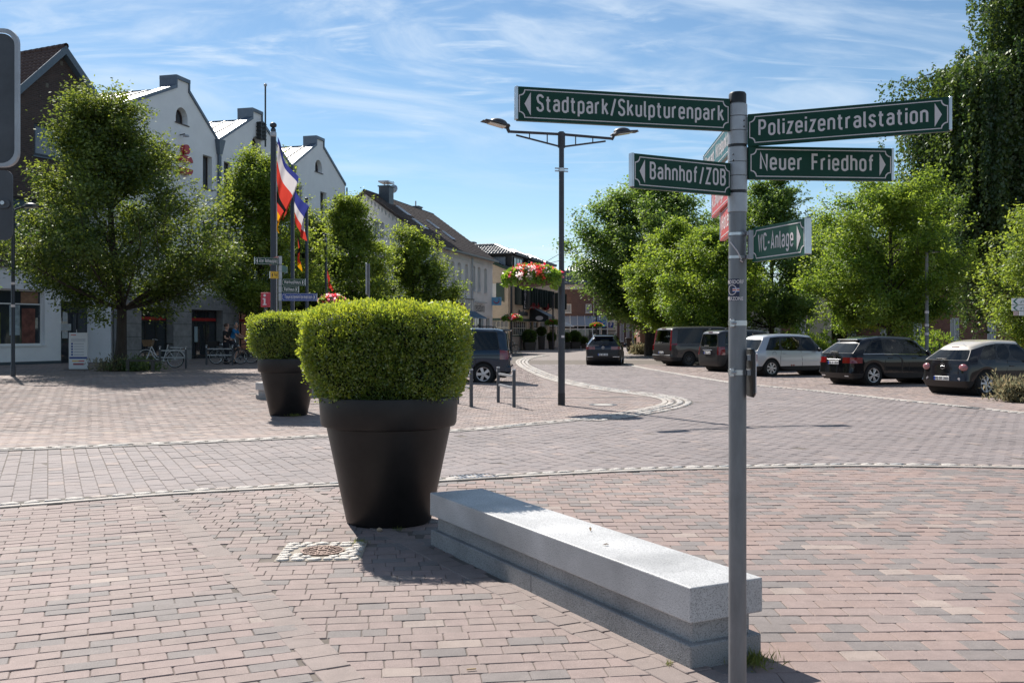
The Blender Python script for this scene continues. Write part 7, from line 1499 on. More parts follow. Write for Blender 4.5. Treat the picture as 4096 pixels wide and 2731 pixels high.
for q in (1, -1): box_part(c6, 'bumper_trim', chrome, -.02, .03, q*.66-.17, q*.66+.17, .42, .45, .006)
mirrors(c6, W, 2.75, 1.02, navyp); handles(c6, W, [(1.35, .86), (2.25, .85)], navyp)
# dark blue van behind the near bush
cadp = paint('paint_dark_blue', (0.012,0.03,0.055), .4, .3); W = .9; g = ground(1934, 1530); hd = R(180-3)
c7 = car('dark blue van standing beyond the leaning rails, its front behind the bush', place(Vector((g.x, g.y, 0)), hd, .83, W, False), hd, W,
    [(.05, .14, 1.08, 1.72, .95, .68), (.30, .40, 1.10, 1.79, 1.0, .72), (1.12, 1.14, 1.10, 1.81, 1.0, .73), (2.2, 2.15, 1.08, 1.82, 1.0, .73), (3.1, 2.6, 1.04, 1.76, .99, .70), (3.55, 3.54, 1.0, 1.07, .97, .66), (4.05, 4.05, .92, .98, .92, .6), (4.4, 4.36, .7, .78, .8, .48)],
    [1, 2, 3, 4], (.80, 1.02), .25, .83, 3.52, .328, 'five', rim_m, cadp, {('cap', 2, 0): 4, ('side', 0, 2): 4, ('cap', 3, 0): 4, ('side', 0, 3): 4}, [.05, 0.0, .02, .03, .05, .12], .04, black_rows=(0,), gm=car_glass_dark, full_rear=False)
rails(c7, .5, 2.8, .64, 1.80, trim_m, .06); shut(c7, W, 1.08, .45, 1.08); shut(c7, W, 2.2, .35, 1.06); MB().tube([(.3, W*1.006, .93), (2.1, W*1.006, .92)], .01, 5).build('door_rail', trim_m, c7); box_part(c7, 'spoiler', cadp, -.02, .22, -.6, .6, 1.72, 1.76, .015); box_part(c7, 'bumper', cadp, -.06, .15, -.86, .86, .36, .60, .05)
MB().tube([(-.04, 0, .36), (-.14, 0, .36), (-.14, 0, .44)], .022, 8).build('tow_hitch', trim_m, c7); handles(c7, W, [(1.25, .95), (2.4, .95)], cadp); plate(c7, -.02, .8, 'RD C 12'); mirrors(c7, W, 3.0, 1.12, trim_m)
# ================================================================ second signpost, flags, people, bicycles, small things
def up(u, v, y): return at(u, v, y)
ys2 = 21.4; s2 = ys2/FPX; px2 = (1121-2048)*s2; g2 = float(gh(px2, ys2))
sp2 = thing('signpost', 'small finger signpost with green, yellow and blue boards behind the far pot', 'signpost', (0, 0, 0))
MB().lathe([(.034, g2), (.034, HC-(1024-HV)*s2)], 16, Matrix.Translation((px2, ys2, 0))).build('post', galv, sp2, smooth=True)
for v0, v1 in ((1026, 1056), (1062, 1084), (1086, 1114), (1116, 1143), (1145, 1170), (1173, 1203)):
    MB().lathe([(.035, HC-(v1-HV)*s2), (.038, HC-(v1-HV)*s2), (.038, HC-(v0-HV)*s2), (.035, HC-(v0-HV)*s2)], 16, Matrix.Translation((px2, ys2, 0))).build('collar', alu_dull, sp2, smooth=True)
def blade2(u0, u1, v0, v1, txt, bg, fg, lab, tip_y=ys2, arrow=True):
    a = ((u0-2048)*s2, ys2); b = ((u1-2048)/FPX*tip_y, tip_y)
    return blade(sp2, a, b, HC-(v1-HV)*s2, (v1-v0)*s2, txt, arrow, bg, fg, label=lab, th=.02)
blade2(1117, 1018, 1032, 1060, 'Alter Rathausplatz', sign_green, sign_white, 'green board lettered Alter Rathausplatz', ys2-.25)
blade2(1117, 1079, 1087, 1114, 'Post', sign_yellow, sign_black, 'yellow board lettered Post', ys2-.1)
blade2(1127, 1221, 1115, 1143, 'Markushaus', sign_green, sign_white, 'green board lettered Markushaus', ys2+.05)
blade2(1127, 1195, 1144, 1171, 'Rathaus', sign_green, sign_white, 'green board lettered Rathaus', ys2+.05)
blade2(1127, 1268, 1173, 1203, 'Touristeninformation', sign_blue, sign_white, 'blue board lettered Touristeninformation', ys2+.12)
blade2(1126, 1147, 1060, 1086, '', sign_teal, sign_white, 'pale green board pointing away', ys2+.55, False)
blade2(1118, 1080, 1025, 1052, '', sign_red, sign_white, 'red board pointing away', ys2+.7, False)
# red tourist information box sign
yi = 25.0; si = yi/FPX; ib = thing('information_sign', 'red sign with a white letter i behind the far pot', 'sign', ((1063-2048)*si, yi, .1), R(-12))
MB().box(-.11, .11, -.06, .06, HC-(1228-HV)*si-.1, HC-(1170-HV)*si-.1).build('box', mat('info_red', (0.42,0.03,0.05), .4), ib, bevel=.01); zi = HC-(1228-HV)*si-.1
MB().box(-.022, .022, -.064, -.0605, zi+.05, zi+.22).build('letter_stem', sign_white, ib); MB().box(-.05, .02, -.0645, -.0605, zi+.19, zi+.22).build('letter_serif', sign_white, ib); MB().box(-.05, .05, -.0645, -.0605, zi+.05, zi+.075).build('letter_serif', sign_white, ib)
MB().lathe([(.001, 0), (.035, 0)], 14, Matrix.Translation((0, -.062, zi+.29)) @ Matrix.Rotation(R(90), 4, 'X')).build('letter_dot', sign_white, ib); MB().box(-.03, .03, -.03, .03, 0, zi).build('post', rail_m, ib)
# ---- flagpoles and flags
pole_m = mat('flagpole', (0.035,0.042,0.055), .4, .3)
def cloth(name, c):
    if name in MATS: return MATS[name]
    m = bpy.data.materials.new(name); m.use_nodes = True; t = m.node_tree; t.nodes.clear(); o = N(t, 'ShaderNodeOutputMaterial'); d = N(t, 'ShaderNodeBsdfDiffuse'); d.inputs[0].default_value = (*c, 1); tl = N(t, 'ShaderNodeBsdfTranslucent'); tl.inputs[0].default_value = (*c, 1)
    mx = N(t, 'ShaderNodeMixShader'); mx.inputs[0].default_value = .5; L(t, d.outputs[0], mx.inputs[1]); L(t, tl.outputs[0], mx.inputs[2]); L(t, mx.outputs[0], o.inputs[0]); MATS[name] = m; return m
fb_, fw2, fr_, fk, fy = cloth('flag_blue', (0.035,0.045,0.2)), cloth('flag_white', (0.55,0.52,0.53)), cloth('flag_red', (0.5,0.05,0.035)), cloth('flag_black', (0.012,0.012,0.012)), cloth('flag_gold', (0.75,0.36,0.01))
def flagpole(label, u, y, vtop, r):
    x = (u-2048)/FPX*y; g = float(gh(x, y)); zt = HC-(vtop-HV)/FPX*y; p = thing('flagpole', label, 'flagpole', (x, y, g), 0, 'dark flagpoles on the square')
    MB().lathe([(r*1.15, 0), (r*1.1, 1.0), (r, zt-g-.12), (r*.7, zt-g-.1)], 16).build('pole', pole_m, p, smooth=True); MB().ball((0, 0, zt-g-.03), r*1.35, 14, 8, (1, 1, .8)).build('finial', pole_m, p, smooth=True); MB().lathe([(r, zt-g-.3), (r*1.25, zt-g-.28), (r*1.25, zt-g-.2), (r, zt-g-.18)], 14).build('truck', alu_dull, p)
    MB().tube([(r*1.2, -.02, zt-g-.25), (r*1.3, -.02, 1.2)], .006, 4).build('halyard', mat('rope', (0.5,0.5,0.5), .8), p); return x, y, g, zt
def flag(label, x, y, ztop, hoist, fly, ang, cols, seed, az=0.0, fold=.12, cuts=None):
    f = thing('flag', label, 'flag', (x, y, ztop), az, 'limp flags on the flagpoles'); nu, nv = 16, 8; a = R(ang)
    def P(u, v):
        sag = u*fly; xx = math.sin(a)*sag*(1-.25*v)*(1+.15*math.sin(3*v+seed)); zz = -v*hoist-math.cos(a)*sag-0.08*math.sin(math.pi*u)
        yy = fold*math.sin(u*7.0+v*2.6+seed)*u**.6+.05*math.sin(u*13+v*5+seed); return (xx+.05*math.sin(u*7+v*3+seed)*u, yy, zz)
    k = len(cols); cuts = cuts or [q/k for q in range(k+1)]
    for s, m in enumerate(cols):
        vs = [P(i/nu, cuts[s]+(cuts[s+1]-cuts[s])*j/nv) for j in range(nv+1) for i in range(nu+1)]; fs = [(j*(nu+1)+i, j*(nu+1)+i+1, (j+1)*(nu+1)+i+1, (j+1)*(nu+1)+i) for j in range(nv) for i in range(nu)]
        MB().add(vs, fs).build('stripe', m, f, smooth=True)
    return f
x, y, g, zt = flagpole('thick near flagpole carrying the blue, white and red flag', 1093, 22.7, 496, .06); flag('blue, white and red striped flag on the nearest flagpole', x+.09, y, zt-.28, 1.06, .95, 21, (fb_, fw2, fr_), 1.0, cuts=[0, .15, .52, 1], fold=.2)
x, y, g, zt = flagpole('flagpole just behind the nearest one', 1099, 27.5, 700, .055); flag('black, red and gold flag hanging behind the nearest flagpole', x-.06, y, zt-.1, .75, .85, 24, (fk, fr_, fy), 2.2, fold=.2)
x, y, g, zt = flagpole('second thinner flagpole with a blue, white and red flag', 1169, 30.5, 708, .05); flag('blue, white and red flag on the second flagpole', x+.07, y, zt-.35, 1.0, .78, 38, (fb_, fw2, fr_), 3.1, cuts=[0, .4, .72, 1])
x, y, g, zt = flagpole('third flagpole in front of the bright green tree', 1226, 37, 792, .05); flag('black, red and gold flag low on the third flagpole', x-.30, y-.1, zt-1.2, .8, .75, 8, (fk, fr_, fy), 4.0, fold=.16)
x, y, g, zt = flagpole('farthest short flagpole with a plain red flag', 1303, 45, 935, .05); flag('plain red flag on the farthest flagpole', x+.06, y, zt-1.55, .4, .75, 18, (fr_,), 5.0)
# ---- lamp post at the left edge and one behind the maple
xl, yl = (52-2048)/FPX*31.2, 31.2; ll = thing('street_lamp', 'dark street lamp at the left edge with one flat head', 'street lamp', (xl, yl, float(gh(xl, yl))), R(8))
MB().lathe([(.075, 0), (.075, .3), (.06, .32), (.055, 5.0)], 14).build('pole', lamp_m, ll, smooth=True); MB().tube([(0, 0, 4.9), (0.05, 0, 5.2), (.3, 0, 5.3)], .035, 8).build('lamp_arm', lamp_m, ll); luminaire(ll, Matrix.Translation((.25, 0, 5.28)))
for z in (2.2, 2.9): MB().lathe([(.062, z-.04), (.064, z-.04), (.064, z+.04), (.062, z+.04)], 14).build('sticker', sign_white, ll)
xr_, yr_ = (3707-2048)/FPX*46, 46.0; lr = thing('street_lamp', 'grey lamp post standing in front of the broad maple', 'street lamp', (xr_, yr_, 0)); MB().lathe([(.1, 0), (.1, .4), (.085, .42), (.07, 5.4)], 14).build('pole', mat('lamp_post_grey', (0.17,0.17,0.17), .6), lr, smooth=True); luminaire(lr, Matrix.Translation((0, 0, 5.35))); 
for z in (1.6, 2.0, 2.6): MB().lathe([(.092, z-.06), (.094, z-.06), (.094, z+.06), (.092, z+.06)], 14).build('sticker', sign_white, lr)
# ---- bicycles
def bicycle(label, loc, rz, fm_, city=False, basket=None, rack=True, group='bicycles in front of the bank', rear_crate=False):
    b = thing('bicycle', label, 'bicycle', loc, rz, group); r = .34; rx, fx = 0.0, 1.07
    def bw(x, tm=tyre_m):
        T = Matrix.Translation((x, 0, r)) @ Matrix.Rotation(R(90), 4, 'X'); wl_ = MB().lathe([(r-.035+.022*math.cos(t), .018*math.sin(t)) for t in [2*math.pi*k/8 for k in range(9)]], 32, T).build('wheel', tm, b, smooth=True)
        MB().lathe([(r-.062, -.011), (r-.048, -.013), (r-.048, .013), (r-.062, .011), (r-.062, -.011)], 32, T).build('rim', alu, wl_); MB().tube([(x, -.05, r), (x, .05, r)], .022, 8).build('hub', alu, wl_)
        sp = MB()
        for k in range(14): t = 2*math.pi*k/14; sp.tube([(x, .02*(-1)**k, r), (x+(r-.055)*math.cos(t), 0, r+(r-.055)*math.sin(t))], .002, 3)
        o = sp.build('spokes', alu, wl_); o['kind'] = 'stuff'
    bw(rx); bw(fx); bb = (.45, 0, .28); st_ = (.28, 0, .82); hd1, hd0 = (.86, 0, .93), (.93, 0, .68)
    fr = MB(); fr.tube([bb, st_], .016, 7); fr.tube([hd1, hd0], .02, 7)
    if city: fr.tube([hd0, (.72, 0, .36), bb], .022, 7); fr.tube([(.88, 0, .84), (.68, 0, .44), (.40, 0, .40)], .016, 7)
    else: fr.tube([hd0, bb], .022, 7); fr.tube([(.87, 0, .88), (.3, 0, .74)], .018, 7)
    for q in (.05, -.05): fr.tube([bb, (rx, q, r)], .011, 6); fr.tube([(st_[0], 0, st_[2]-.08), (rx, q, r)], .009, 6)
    fr.build('frame', fm_, b, smooth=True); fk_ = MB()
    for q in (.045, -.045): fk_.tube([(.935, q, .66), (.99, q, .5), (fx, q, r)], .012, 6)
    fk_.tube([(.935, -.05, .66), (.935, .05, .66)], .014, 6); fk_.build('fork', fm_, b, smooth=True)
    MB().tube([(.855, 0, .94), (.82, 0, 1.08)], .015, 7).build('stem', alu, b); MB().tube([(.62, .29, 1.06), (.74, .27, 1.09), (.82, .1, 1.1), (.82, -.1, 1.1), (.74, -.27, 1.09), (.62, -.29, 1.06)], .013, 7).build('handlebar', alu if city else trim_m, b, smooth=True)
    for q in (.28, -.28): MB().tube([(.73, q, 1.09), (.6, q*1.04, 1.055)], .018, 7).build('grip', trim_m, b)
    MB().tube([(.28, 0, .8), (.26, 0, .93)], .013, 7).build('seat_post', alu, b); MB().add([(.1, -.09, .95), (.1, .09, .95), (.3, .035, .96), (.42, .015, .95), (.42, -.015, .95), (.3, -.035, .96), (.1, -.08, .9), (.1, .08, .9), (.3, .02, .92), (.3, -.02, .92)], [(0, 5, 4, 3, 2, 1), (6, 7, 8, 9), (0, 1, 7, 6), (1, 2, 8, 7), (2, 3, 4, 5, 9, 8), (5, 0, 6, 9)]).build('saddle', trim_m, b, bevel=.01)
    MB().lathe([(.07, -.004), (.085, -.004), (.085, .004), (.07, .004), (.07, -.004)], 20, Matrix.Translation(bb) @ Matrix.Rotation(R(90), 4, 'X')).build('chainring', alu_dull, b)
    for q in (1, -1): MB().tube([(bb[0], q*.05, bb[2]), (bb[0]+q*.12, q*.08, bb[2]-q*.11)], .01, 6).build('crank', alu_dull, b); MB().box(bb[0]+q*.12-.05, bb[0]+q*.12+.05, q*.13-.045, q*.13+.045, bb[2]-q*.11-.012, bb[2]-q*.11+.012).build('pedal', trim_m, b)
    for x, a0, a1 in ((rx, 20, 190), (fx, 50, 170)):
        MB().tube([(x+(r+.03)*math.cos(R(a)), 0, r+(r+.03)*math.sin(R(a))) for a in range(a0, a1, 15)], .014, 5).build('mudguard', fm_ if city else trim_m, b)
    if rack: MB().tube([(-.28, 0, .78), (.2, 0, .8)], .01, 5).build('rack', fm_ if city else trim_m, b); MB().tube([(-.22, .06, .78), (rx, .06, r)], .008, 5).build('rack_stay', fm_ if city else trim_m, b); MB().box(-.3, .16, -.07, .07, .775, .785).build('rack_plate', fm_ if city else trim_m, b)
    if basket: 
        k = MB(); k.add([(.86, -.15, .84), (1.14, -.15, .84), (1.14, .15, .84), (.86, .15, .84), (.80, -.2, 1.08), (1.2, -.2, 1.08), (1.2, .2, 1.08), (.80, .2, 1.08)], [(0, 3, 2, 1), (0, 1, 5, 4), (1, 2, 6, 5), (2, 3, 7, 6), (3, 0, 4, 7)]); tag(k.build('bicycle_basket', basket, None, loc=loc), 'wicker basket on the handlebar of the white bicycle', 'basket').rotation_euler.z = rz
    if rear_crate:
        k = MB(); k.add([(-.3, -.15, .79), (.08, -.15, .79), (.08, .15, .79), (-.3, .15, .79), (-.34, -.18, 1.0), (.1, -.18, 1.0), (.1, .18, 1.0), (-.34, .18, 1.0)], [(0, 3, 2, 1), (0, 1, 5, 4), (1, 2, 6, 5), (2, 3, 7, 6), (3, 0, 4, 7)]); k.build('carrier_basket', trim_m, b)
    MB().lathe([(.001, 0), (.03, .0), (.03, .01)], 10, Matrix.Translation((-.3, 0, .7)) @ Matrix.Rotation(R(-90), 4, 'Y')).build('reflector', mat('orange', (0.6,0.18,0.01), .4), b); MB().ball((.98, 0, .8), .04, 8, 6).build('lamp', alu, b)
    return b
def gz(u, y): x = (u-2048)/FPX*y; return (x, y, float(gh(x, y)))
wb = gz(701, 38.0); bicycle('white city bicycle with a wicker basket parked at the rails', wb, R(180+6), mat('bike_white', (0.62,0.64,0.66), .35), True, mat('wicker', (0.2,0.13,0.075), .9, var=.4, vscale=40, bump=.5, bscale=60))
bwp = gz(864, 42.5); bicycle('black bicycle held by the woman in black', bwp, R(-3), mat('bike_black', (0.012,0.012,0.013), .35), True, None, rear_crate=True)
bmp = gz(905, 43.4); bicycle('dark bicycle ridden by the man in blue', bmp, R(4), mat('bike_dark', (0.015,0.016,0.02), .35))
rail('steel leaning rail beside the white bicycle', Vector(gz(640, 37.6)), Vector(gz(744, 37.6))); rail('steel leaning rail in front of the woman in black', Vector(gz(826, 41.6)), Vector(gz(930, 41.6)))
lf = thing('low_fence', 'low wooden rail fence round the foot of the big hornbeam', 'fence', gz(511, 34.6)); lw_ = 100/FPX*34.6
MB().box(-.05, lw_+.3, -.03, .03, .36, .42).build('rail', mat('old_wood', (0.07,0.065,0.06), .9), lf)
for x in (0, lw_): MB().box(x-.05, x+.05, -.035, .035, 0, .36).build('post', MATS['old_wood'], lf)
# ---- people
skin_m = mat('skin', (0.5,0.28,0.2), .55); hair_b = mat('hair_brown', (0.06,0.032,0.02), .7); denim = mat('trousers_dark', (0.012,0.013,0.018), .9); tee_k = mat('tshirt_black', (0.01,0.01,0.011), .9); tee_b = mat('tshirt_blue', (0.02,0.16,0.36), .9); shorts_m = mat('shorts_dark', (0.03,0.03,0.04), .9); shoe_m = mat('shoe', (0.03,0.03,0.03), .8)
def skinned(name, verts, edges, radii, m, parent, root=0, sub=2):
    me = bpy.data.meshes.new(name); me.from_pydata(verts, edges, []); o = bpy.data.objects.new(name, me); COL.objects.link(o); sk = o.modifiers.new('k', 'SKIN'); sk.use_smooth_shade = True
    for i, v in enumerate(me.skin_vertices[0].data): v.radius = (radii[i], radii[i]) if not isinstance(radii[i], tuple) else radii[i]; v.use_root = (i == root)
    sb = o.modifiers.new('s', 'SUBSURF'); sb.levels = sub; sb.render_levels = sub
    m2 = bpy.data.meshes.new_from_object(o.evaluated_get(bpy.context.evaluated_depsgraph_get())); bpy.data.objects.remove(o); bpy.data.meshes.remove(me); m2.materials.clear(); m2.polygons.foreach_set('use_smooth', [True]*len(m2.polygons)); return link(name, m2, m, parent)
def person(label, loc, rz, J, top, legs_m, bare_legs=False, hair=hair_b, head_turn=0.0, extra=None):
    """J: joints in metres, facing +x; the body is one skinned figure, clothes are children"""
    t = thing('person', label, 'person', loc, rz); names = list(J); ix = {n: i for i, n in enumerate(names)}
    V = [J[n] for n in names]; rad = dict(pelvis=.105, waist=.095, chest=.11, neck0=.055, neck=.05, sho=.05, elb=.042, wri=.030, hip=.07, knee=.05, ank=.034, toe=.02, palm=.034)
    E_ = [('pelvis', 'waist'), ('waist', 'chest'), ('chest', 'neck0'), ('neck0', 'neck')]
    for s in 'LR': E_ += [('neck0', 'sho'+s), ('sho'+s, 'elb'+s), ('elb'+s, 'wri'+s), ('wri'+s, 'palm'+s), ('pelvis', 'hip'+s), ('hip'+s, 'knee'+s), ('knee'+s, 'ank'+s), ('ank'+s, 'toe'+s)]
    r = [rad[n.rstrip('LR')] for n in names]; body = skinned('body', V, [(ix[a], ix[b]) for a, b in E_], r, skin_m, t, ix['pelvis'])
    hc = Vector(J['neck'])+Vector((.02, 0, .13)); H = Matrix.Translation(hc) @ Matrix.Rotation(head_turn, 4, 'Z'); hb = MB()
    pr = [(.002, -.125), (.045, -.12), (.062, -.09), (.074, -.04), (.078, .02), (.074, .07), (.055, .105), (.025, .122), (.002, .126)]; hb.lathe([(a, b) for a, b in pr], 18, H @ Matrix.Diagonal((1.18, .95, 1, 1)))
    hb.add([(.085, -.012, -.0), (.085, .012, 0), (.118, 0, -.028), (.088, 0, .03)], [(0, 2, 3), (2, 1, 3), (0, 1, 2)], H)
    for q in (1, -1): hb.ball(tuple(H @ Vector((-.005, q*.076, -.01))), .028, 8, 6, (.7, .4, 1.1))
    hb.build('head', skin_m, t, smooth=True)
    ey = MB(); 
    for q in (1, -1): MB().ball(tuple(H @ Vector((.082, q*.032, .012))), .011, 8, 6).build('eye', trim_m, t)
    MB().box(.082, .090, -.026, .026, -.058, -.050, H).build('mouth', mat('lips', (0.35,0.12,0.1), .5), t)
    hr = MB(); hr.lathe([(.088, -.01), (.09, .03), (.084, .08), (.06, .12), (.002, .14)], 18, H @ Matrix.Translation((-.014, 0, 0)) @ Matrix.Rotation(R(-14), 4, 'Y') @ Matrix.Diagonal((1.16, 1, 1, 1))); hr.build('hair', hair, t, smooth=True)
    def tube_(name, pts, rr, m): return skinned(name, pts, [(i, i+1) for i in range(len(pts)-1)], rr, m, t, 0, 2)
    L3 = lambda a, b, k: tuple(Vector(J[a]).lerp(Vector(J[b]), k))
    sv = [tuple(Vector(J['pelvis'])-(Vector(J['waist'])-Vector(J['pelvis']))*.35), J['waist'], J['chest'], L3('chest', 'neck0', .8), J['shoL'], L3('shoL', 'elbL', .7), J['shoR'], L3('shoR', 'elbR', .7)]
    skinned('tshirt', sv, [(0, 1), (1, 2), (2, 3), (3, 4), (4, 5), (3, 6), (6, 7)], [.145, .135, .152, .075, .078, .062, .078, .062], top, t, 0, 2)
    for s in 'LR':
        if bare_legs: tube_('shorts', [J['pelvis'], L3('pelvis', 'hip'+s, .6), L3('hip'+s, 'knee'+s, .15), L3('hip'+s, 'knee'+s, .75)], [.135, .125, .112, .09], legs_m)
        else: tube_('trousers', [J['pelvis'], L3('pelvis', 'hip'+s, .6), L3('hip'+s, 'knee'+s, .12), J['knee'+s], J['ank'+s]], [.135, .125, .105, .072, .058], legs_m)
        a, b = Vector(J['ank'+s]), Vector(J['toe'+s]); tube_('shoe', [tuple(a+Vector((-.05, 0, -.035))), tuple(a.lerp(b, .5)+Vector((0, 0, -.02))), tuple(b)], [.055, .056, .046], shoe_m)
        pm_ = Vector(J['palm'+s]); d = (pm_-Vector(J['wri'+s])).normalized(); sd = d.cross(Vector((0, 0, 1))).normalized()
        for k, ln_ in enumerate((.065, .075, .07, .055)):
            o_ = pm_+sd*(.026-.017*k); tube_('finger', [tuple(o_), tuple(o_+d*ln_*.55+Vector((0, 0, -.008))), tuple(o_+d*ln_*.75+Vector((0, 0, -.04)))], [.010, .009, .008], skin_m)
        o_ = pm_-d*.02+sd*.034; tube_('thumb', [tuple(o_), tuple(o_+d*.03+sd*.018), tuple(o_+d*.055+sd*.01+Vector((0, 0, -.015)))], [.011, .010, .009], skin_m)
    return t, H
Jw = dict(pelvis=(0, 0, .93), waist=(0, 0, 1.1), chest=(.01, 0, 1.27), neck0=(.0, 0, 1.42), neck=(.03, 0, 1.5), shoL=(0, .17, 1.38), elbL=(.06, .24, 1.13), wriL=(.26, .2, 1.06), palmL=(.32, .19, 1.055), shoR=(0, -.17, 1.38), elbR=(.05, -.24, 1.13), wriR=(.27, -.2, 1.05), palmR=(.34, -.19, 1.04),
    hipL=(0, .1, .88), kneeL=(.04, .11, .49), ankL=(-.02, .11, .09), toeL=(.13, .12, .035), hipR=(0, -.1, .88), kneeR=(.05, -.11, .49), ankR=(-.01, -.11, .09), toeR=(.14, -.12, .035))
tw, Hw = person('woman in a black t-shirt standing at her bicycle, seen from the side', (bwp[0]+.3, bwp[1]+.42, bwp[2]), R(-3), Jw, tee_k, denim)
MB().ball(tuple(Hw @ Vector((-.11, 0, .03))), .04, 10, 7).build('hair_bun', hair_b, tw, smooth=True)
Jm = dict(pelvis=(.2, 0, 1.0), waist=(.23, 0, 1.16), chest=(.31, 0, 1.35), neck0=(.37, 0, 1.49), neck=(.41, 0, 1.56), shoL=(.37, .19, 1.45), elbL=(.56, .26, 1.24), wriL=(.75, .26, 1.13), palmL=(.8, .27, 1.12), shoR=(.35, -.19, 1.45), elbR=(.5, -.26, 1.22), wriR=(.7, -.27, 1.13), palmR=(.76, -.27, 1.12),
    hipL=(.24, .11, .95), kneeL=(.58, .13, .68), ankL=(.5, .13, .28), toeL=(.64, .14, .22), hipR=(.24, -.11, .95), kneeR=(.5, -.17, .55), ankR=(.36, -.2, .09), toeR=(.5, -.22, .035))
tm, Hm = person('man in a blue t-shirt and cap sitting on his bicycle', bmp, R(4), Jm, tee_b, shorts_m, True, mat('cap_teal', (0.03,0.12,0.16), .8), R(-70))
bp_ = MB(); bp_.box(-.09, .09, -.15, .15, -.22, .22, Matrix.Translation((.17, 0, 1.34)) @ Matrix.Rotation(R(22), 4, 'Y')); tag(bp_.build('backpack', mat('backpack_black', (0.012,0.012,0.014), .8), None, bevel=.05, seg=3, loc=bmp), 'black backpack worn by the man in blue', 'backpack')
# ---- white information board on the pavement
ib2 = gz(314, 36.6); bo = thing('display_board', 'white display board with blue symbols in front of the shop door', 'display board', ib2, R(4)); bd = 36.6/FPX
MB().box(-.34, .34, -.03, .03, .02, 1.36).build('panel', mat('board_white', (0.68,0.68,0.7), .5), bo, bevel=.01); MB().box(-.46, .46, -.2, .2, 0, .02).build('foot', trim_m, bo)
for k in range(5): MB().lathe([(.001, 0), (.038, 0)], 12, Matrix.Translation((-.22, -.0315, .95-.1*k)) @ Matrix.Rotation(R(90), 4, 'X')).build('symbol', sign_blue, bo); MB().box(-.15, .2, -.032, -.0305, .95-.1*k-.008, .95-.1*k+.008).build('text_line', mat('ink', (0.2,0.22,0.28), .6), bo)
for z in (1.12, 1.08, 1.04): MB().box(-.26, .26, -.032, -.0305, z-.006, z+.006).build('text_line', MATS['ink'], bo)
MB().box(-.26, -.08, -.032, -.0305, 1.26, 1.29).build('heading', sign_red, bo); MB().box(-.32, .32, -.032, -.0305, .40, .47).build('blue_band', sign_blue, bo); MB().box(-.22, .02, -.032, -.0305, .3, .34).build('logo_strip', sign_yellow, bo); MB().box(.02, .22, -.032, -.0305, .3, .34).build('logo_strip', sign_red, bo); MB().box(-.18, .2, -.032, -.0305, .17, .24).build('logo_strip', mat('ink_red', (0.35,0.1,0.12), .6), bo)
# ---- road sign seen edge on in front of the trees, left of the near bush
ye = 27.0; xe = (1475-2048)/FPX*ye; es = thing('road_sign', 'grey road sign seen edge on above the near bush', 'road sign', (xe, ye, float(gh(xe, ye)))); MB().lathe([(.03, 0), (.03, HC-(1068-HV)/FPX*ye)], 12).build('post', galv, es); MB().prism(rounded(.5, .85, .05), -.05, -.03, 'x', Matrix.Translation((0, 0, HC-(1130-HV)/FPX*ye))).build('sign_plate', alu_dull, es)
fx_ = 32.0; flowers('pink and red flower trough behind the bushes by the flagpoles', ((1330-2048)/FPX*fx_, fx_, HC-(1205-HV)/FPX*fx_), .4, .22, 9, .7, group='flower troughs', dens=.7)
# ---- far street: baskets on posts, pots, bin, signs, parasol
def basket_post(label, flabel, u, y, vb, vt, scale, seed, cols):
    x = (u-2048)/FPX*y; p = thing('lamp_post', label, 'post', (x, y, 0), 0, 'posts with flower baskets'); zt = HC-(vt-HV)/FPX*y; MB().lathe([(.11, 0), (.11, .4), (.09, .42), (.07, zt)], 12).build('pole', lamp_m, p, smooth=True); zb = HC-(vb-HV)/FPX*y; MB().tube([(-.6, 0, zb-.1), (.6, 0, zb-.1)], .03, 6).build('bracket', lamp_m, p)
    flowers(flabel, (x, y-.2, zb), .75*scale, .34*scale, seed, 1.0, cols, dens=.9)
basket_post('dark post before the hotel corner', 'coral geranium basket on the post before the hotel corner', 2045, 76, 1272, 1120, 1.0, 21, ('petal_coral', 'petal_white', 'petal_pink', 'petal_red'))
basket_post('thin dark post before the hotel entrance', 'dark red flower basket before the hotel entrance', 2212, 96, 1290, 1180, 1.0, 22, ('petal_dark_red', 'petal_dark_red', 'petal_coral'))
basket_post('thin post before the white conservatory', 'orange flower basket before the white conservatory', 2385, 101, 1300, 1200, .8, 23, ('petal_coral', 'petal_red'))
box_far = leaf_mat('box_leaf_far', (0.022,0.055,0.01), (0.06,0.1,0.015), .35, .05)
def ball_pot(label, u, y, r, zc, pw, ph, seed):
    x = (u-2048)/FPX*y; p = thing('planter', label+' planter', 'planter', (x, y, 0), .2, 'square planters by the hotel'); MB().add([(-pw*.42, -pw*.42, 0), (pw*.42, -pw*.42, 0), (pw*.42, pw*.42, 0), (-pw*.42, pw*.42, 0), (-pw/2, -pw/2, ph), (pw/2, -pw/2, ph), (pw/2, pw/2, ph), (-pw/2, pw/2, ph)], [(0, 3, 2, 1), (4, 5, 6, 7), (0, 1, 5, 4), (1, 2, 6, 5), (2, 3, 7, 6), (3, 0, 4, 7)]).build('tub', mat('planter_grey', (0.06,0.058,0.055), .7), p)
    b = thing('ball_bush', label+' clipped ball bush', 'bush', (x, y, 0), 0, 'clipped ball bushes by the hotel'); bush('foliage', b, r, r, 2*r, zc-r, 5200, .08, seed, box_far, 2.2, 0.0); MB().tube([(0, 0, ph-.05), (0, 0, zc)], .05, 6).build('stem', twig_m, b)
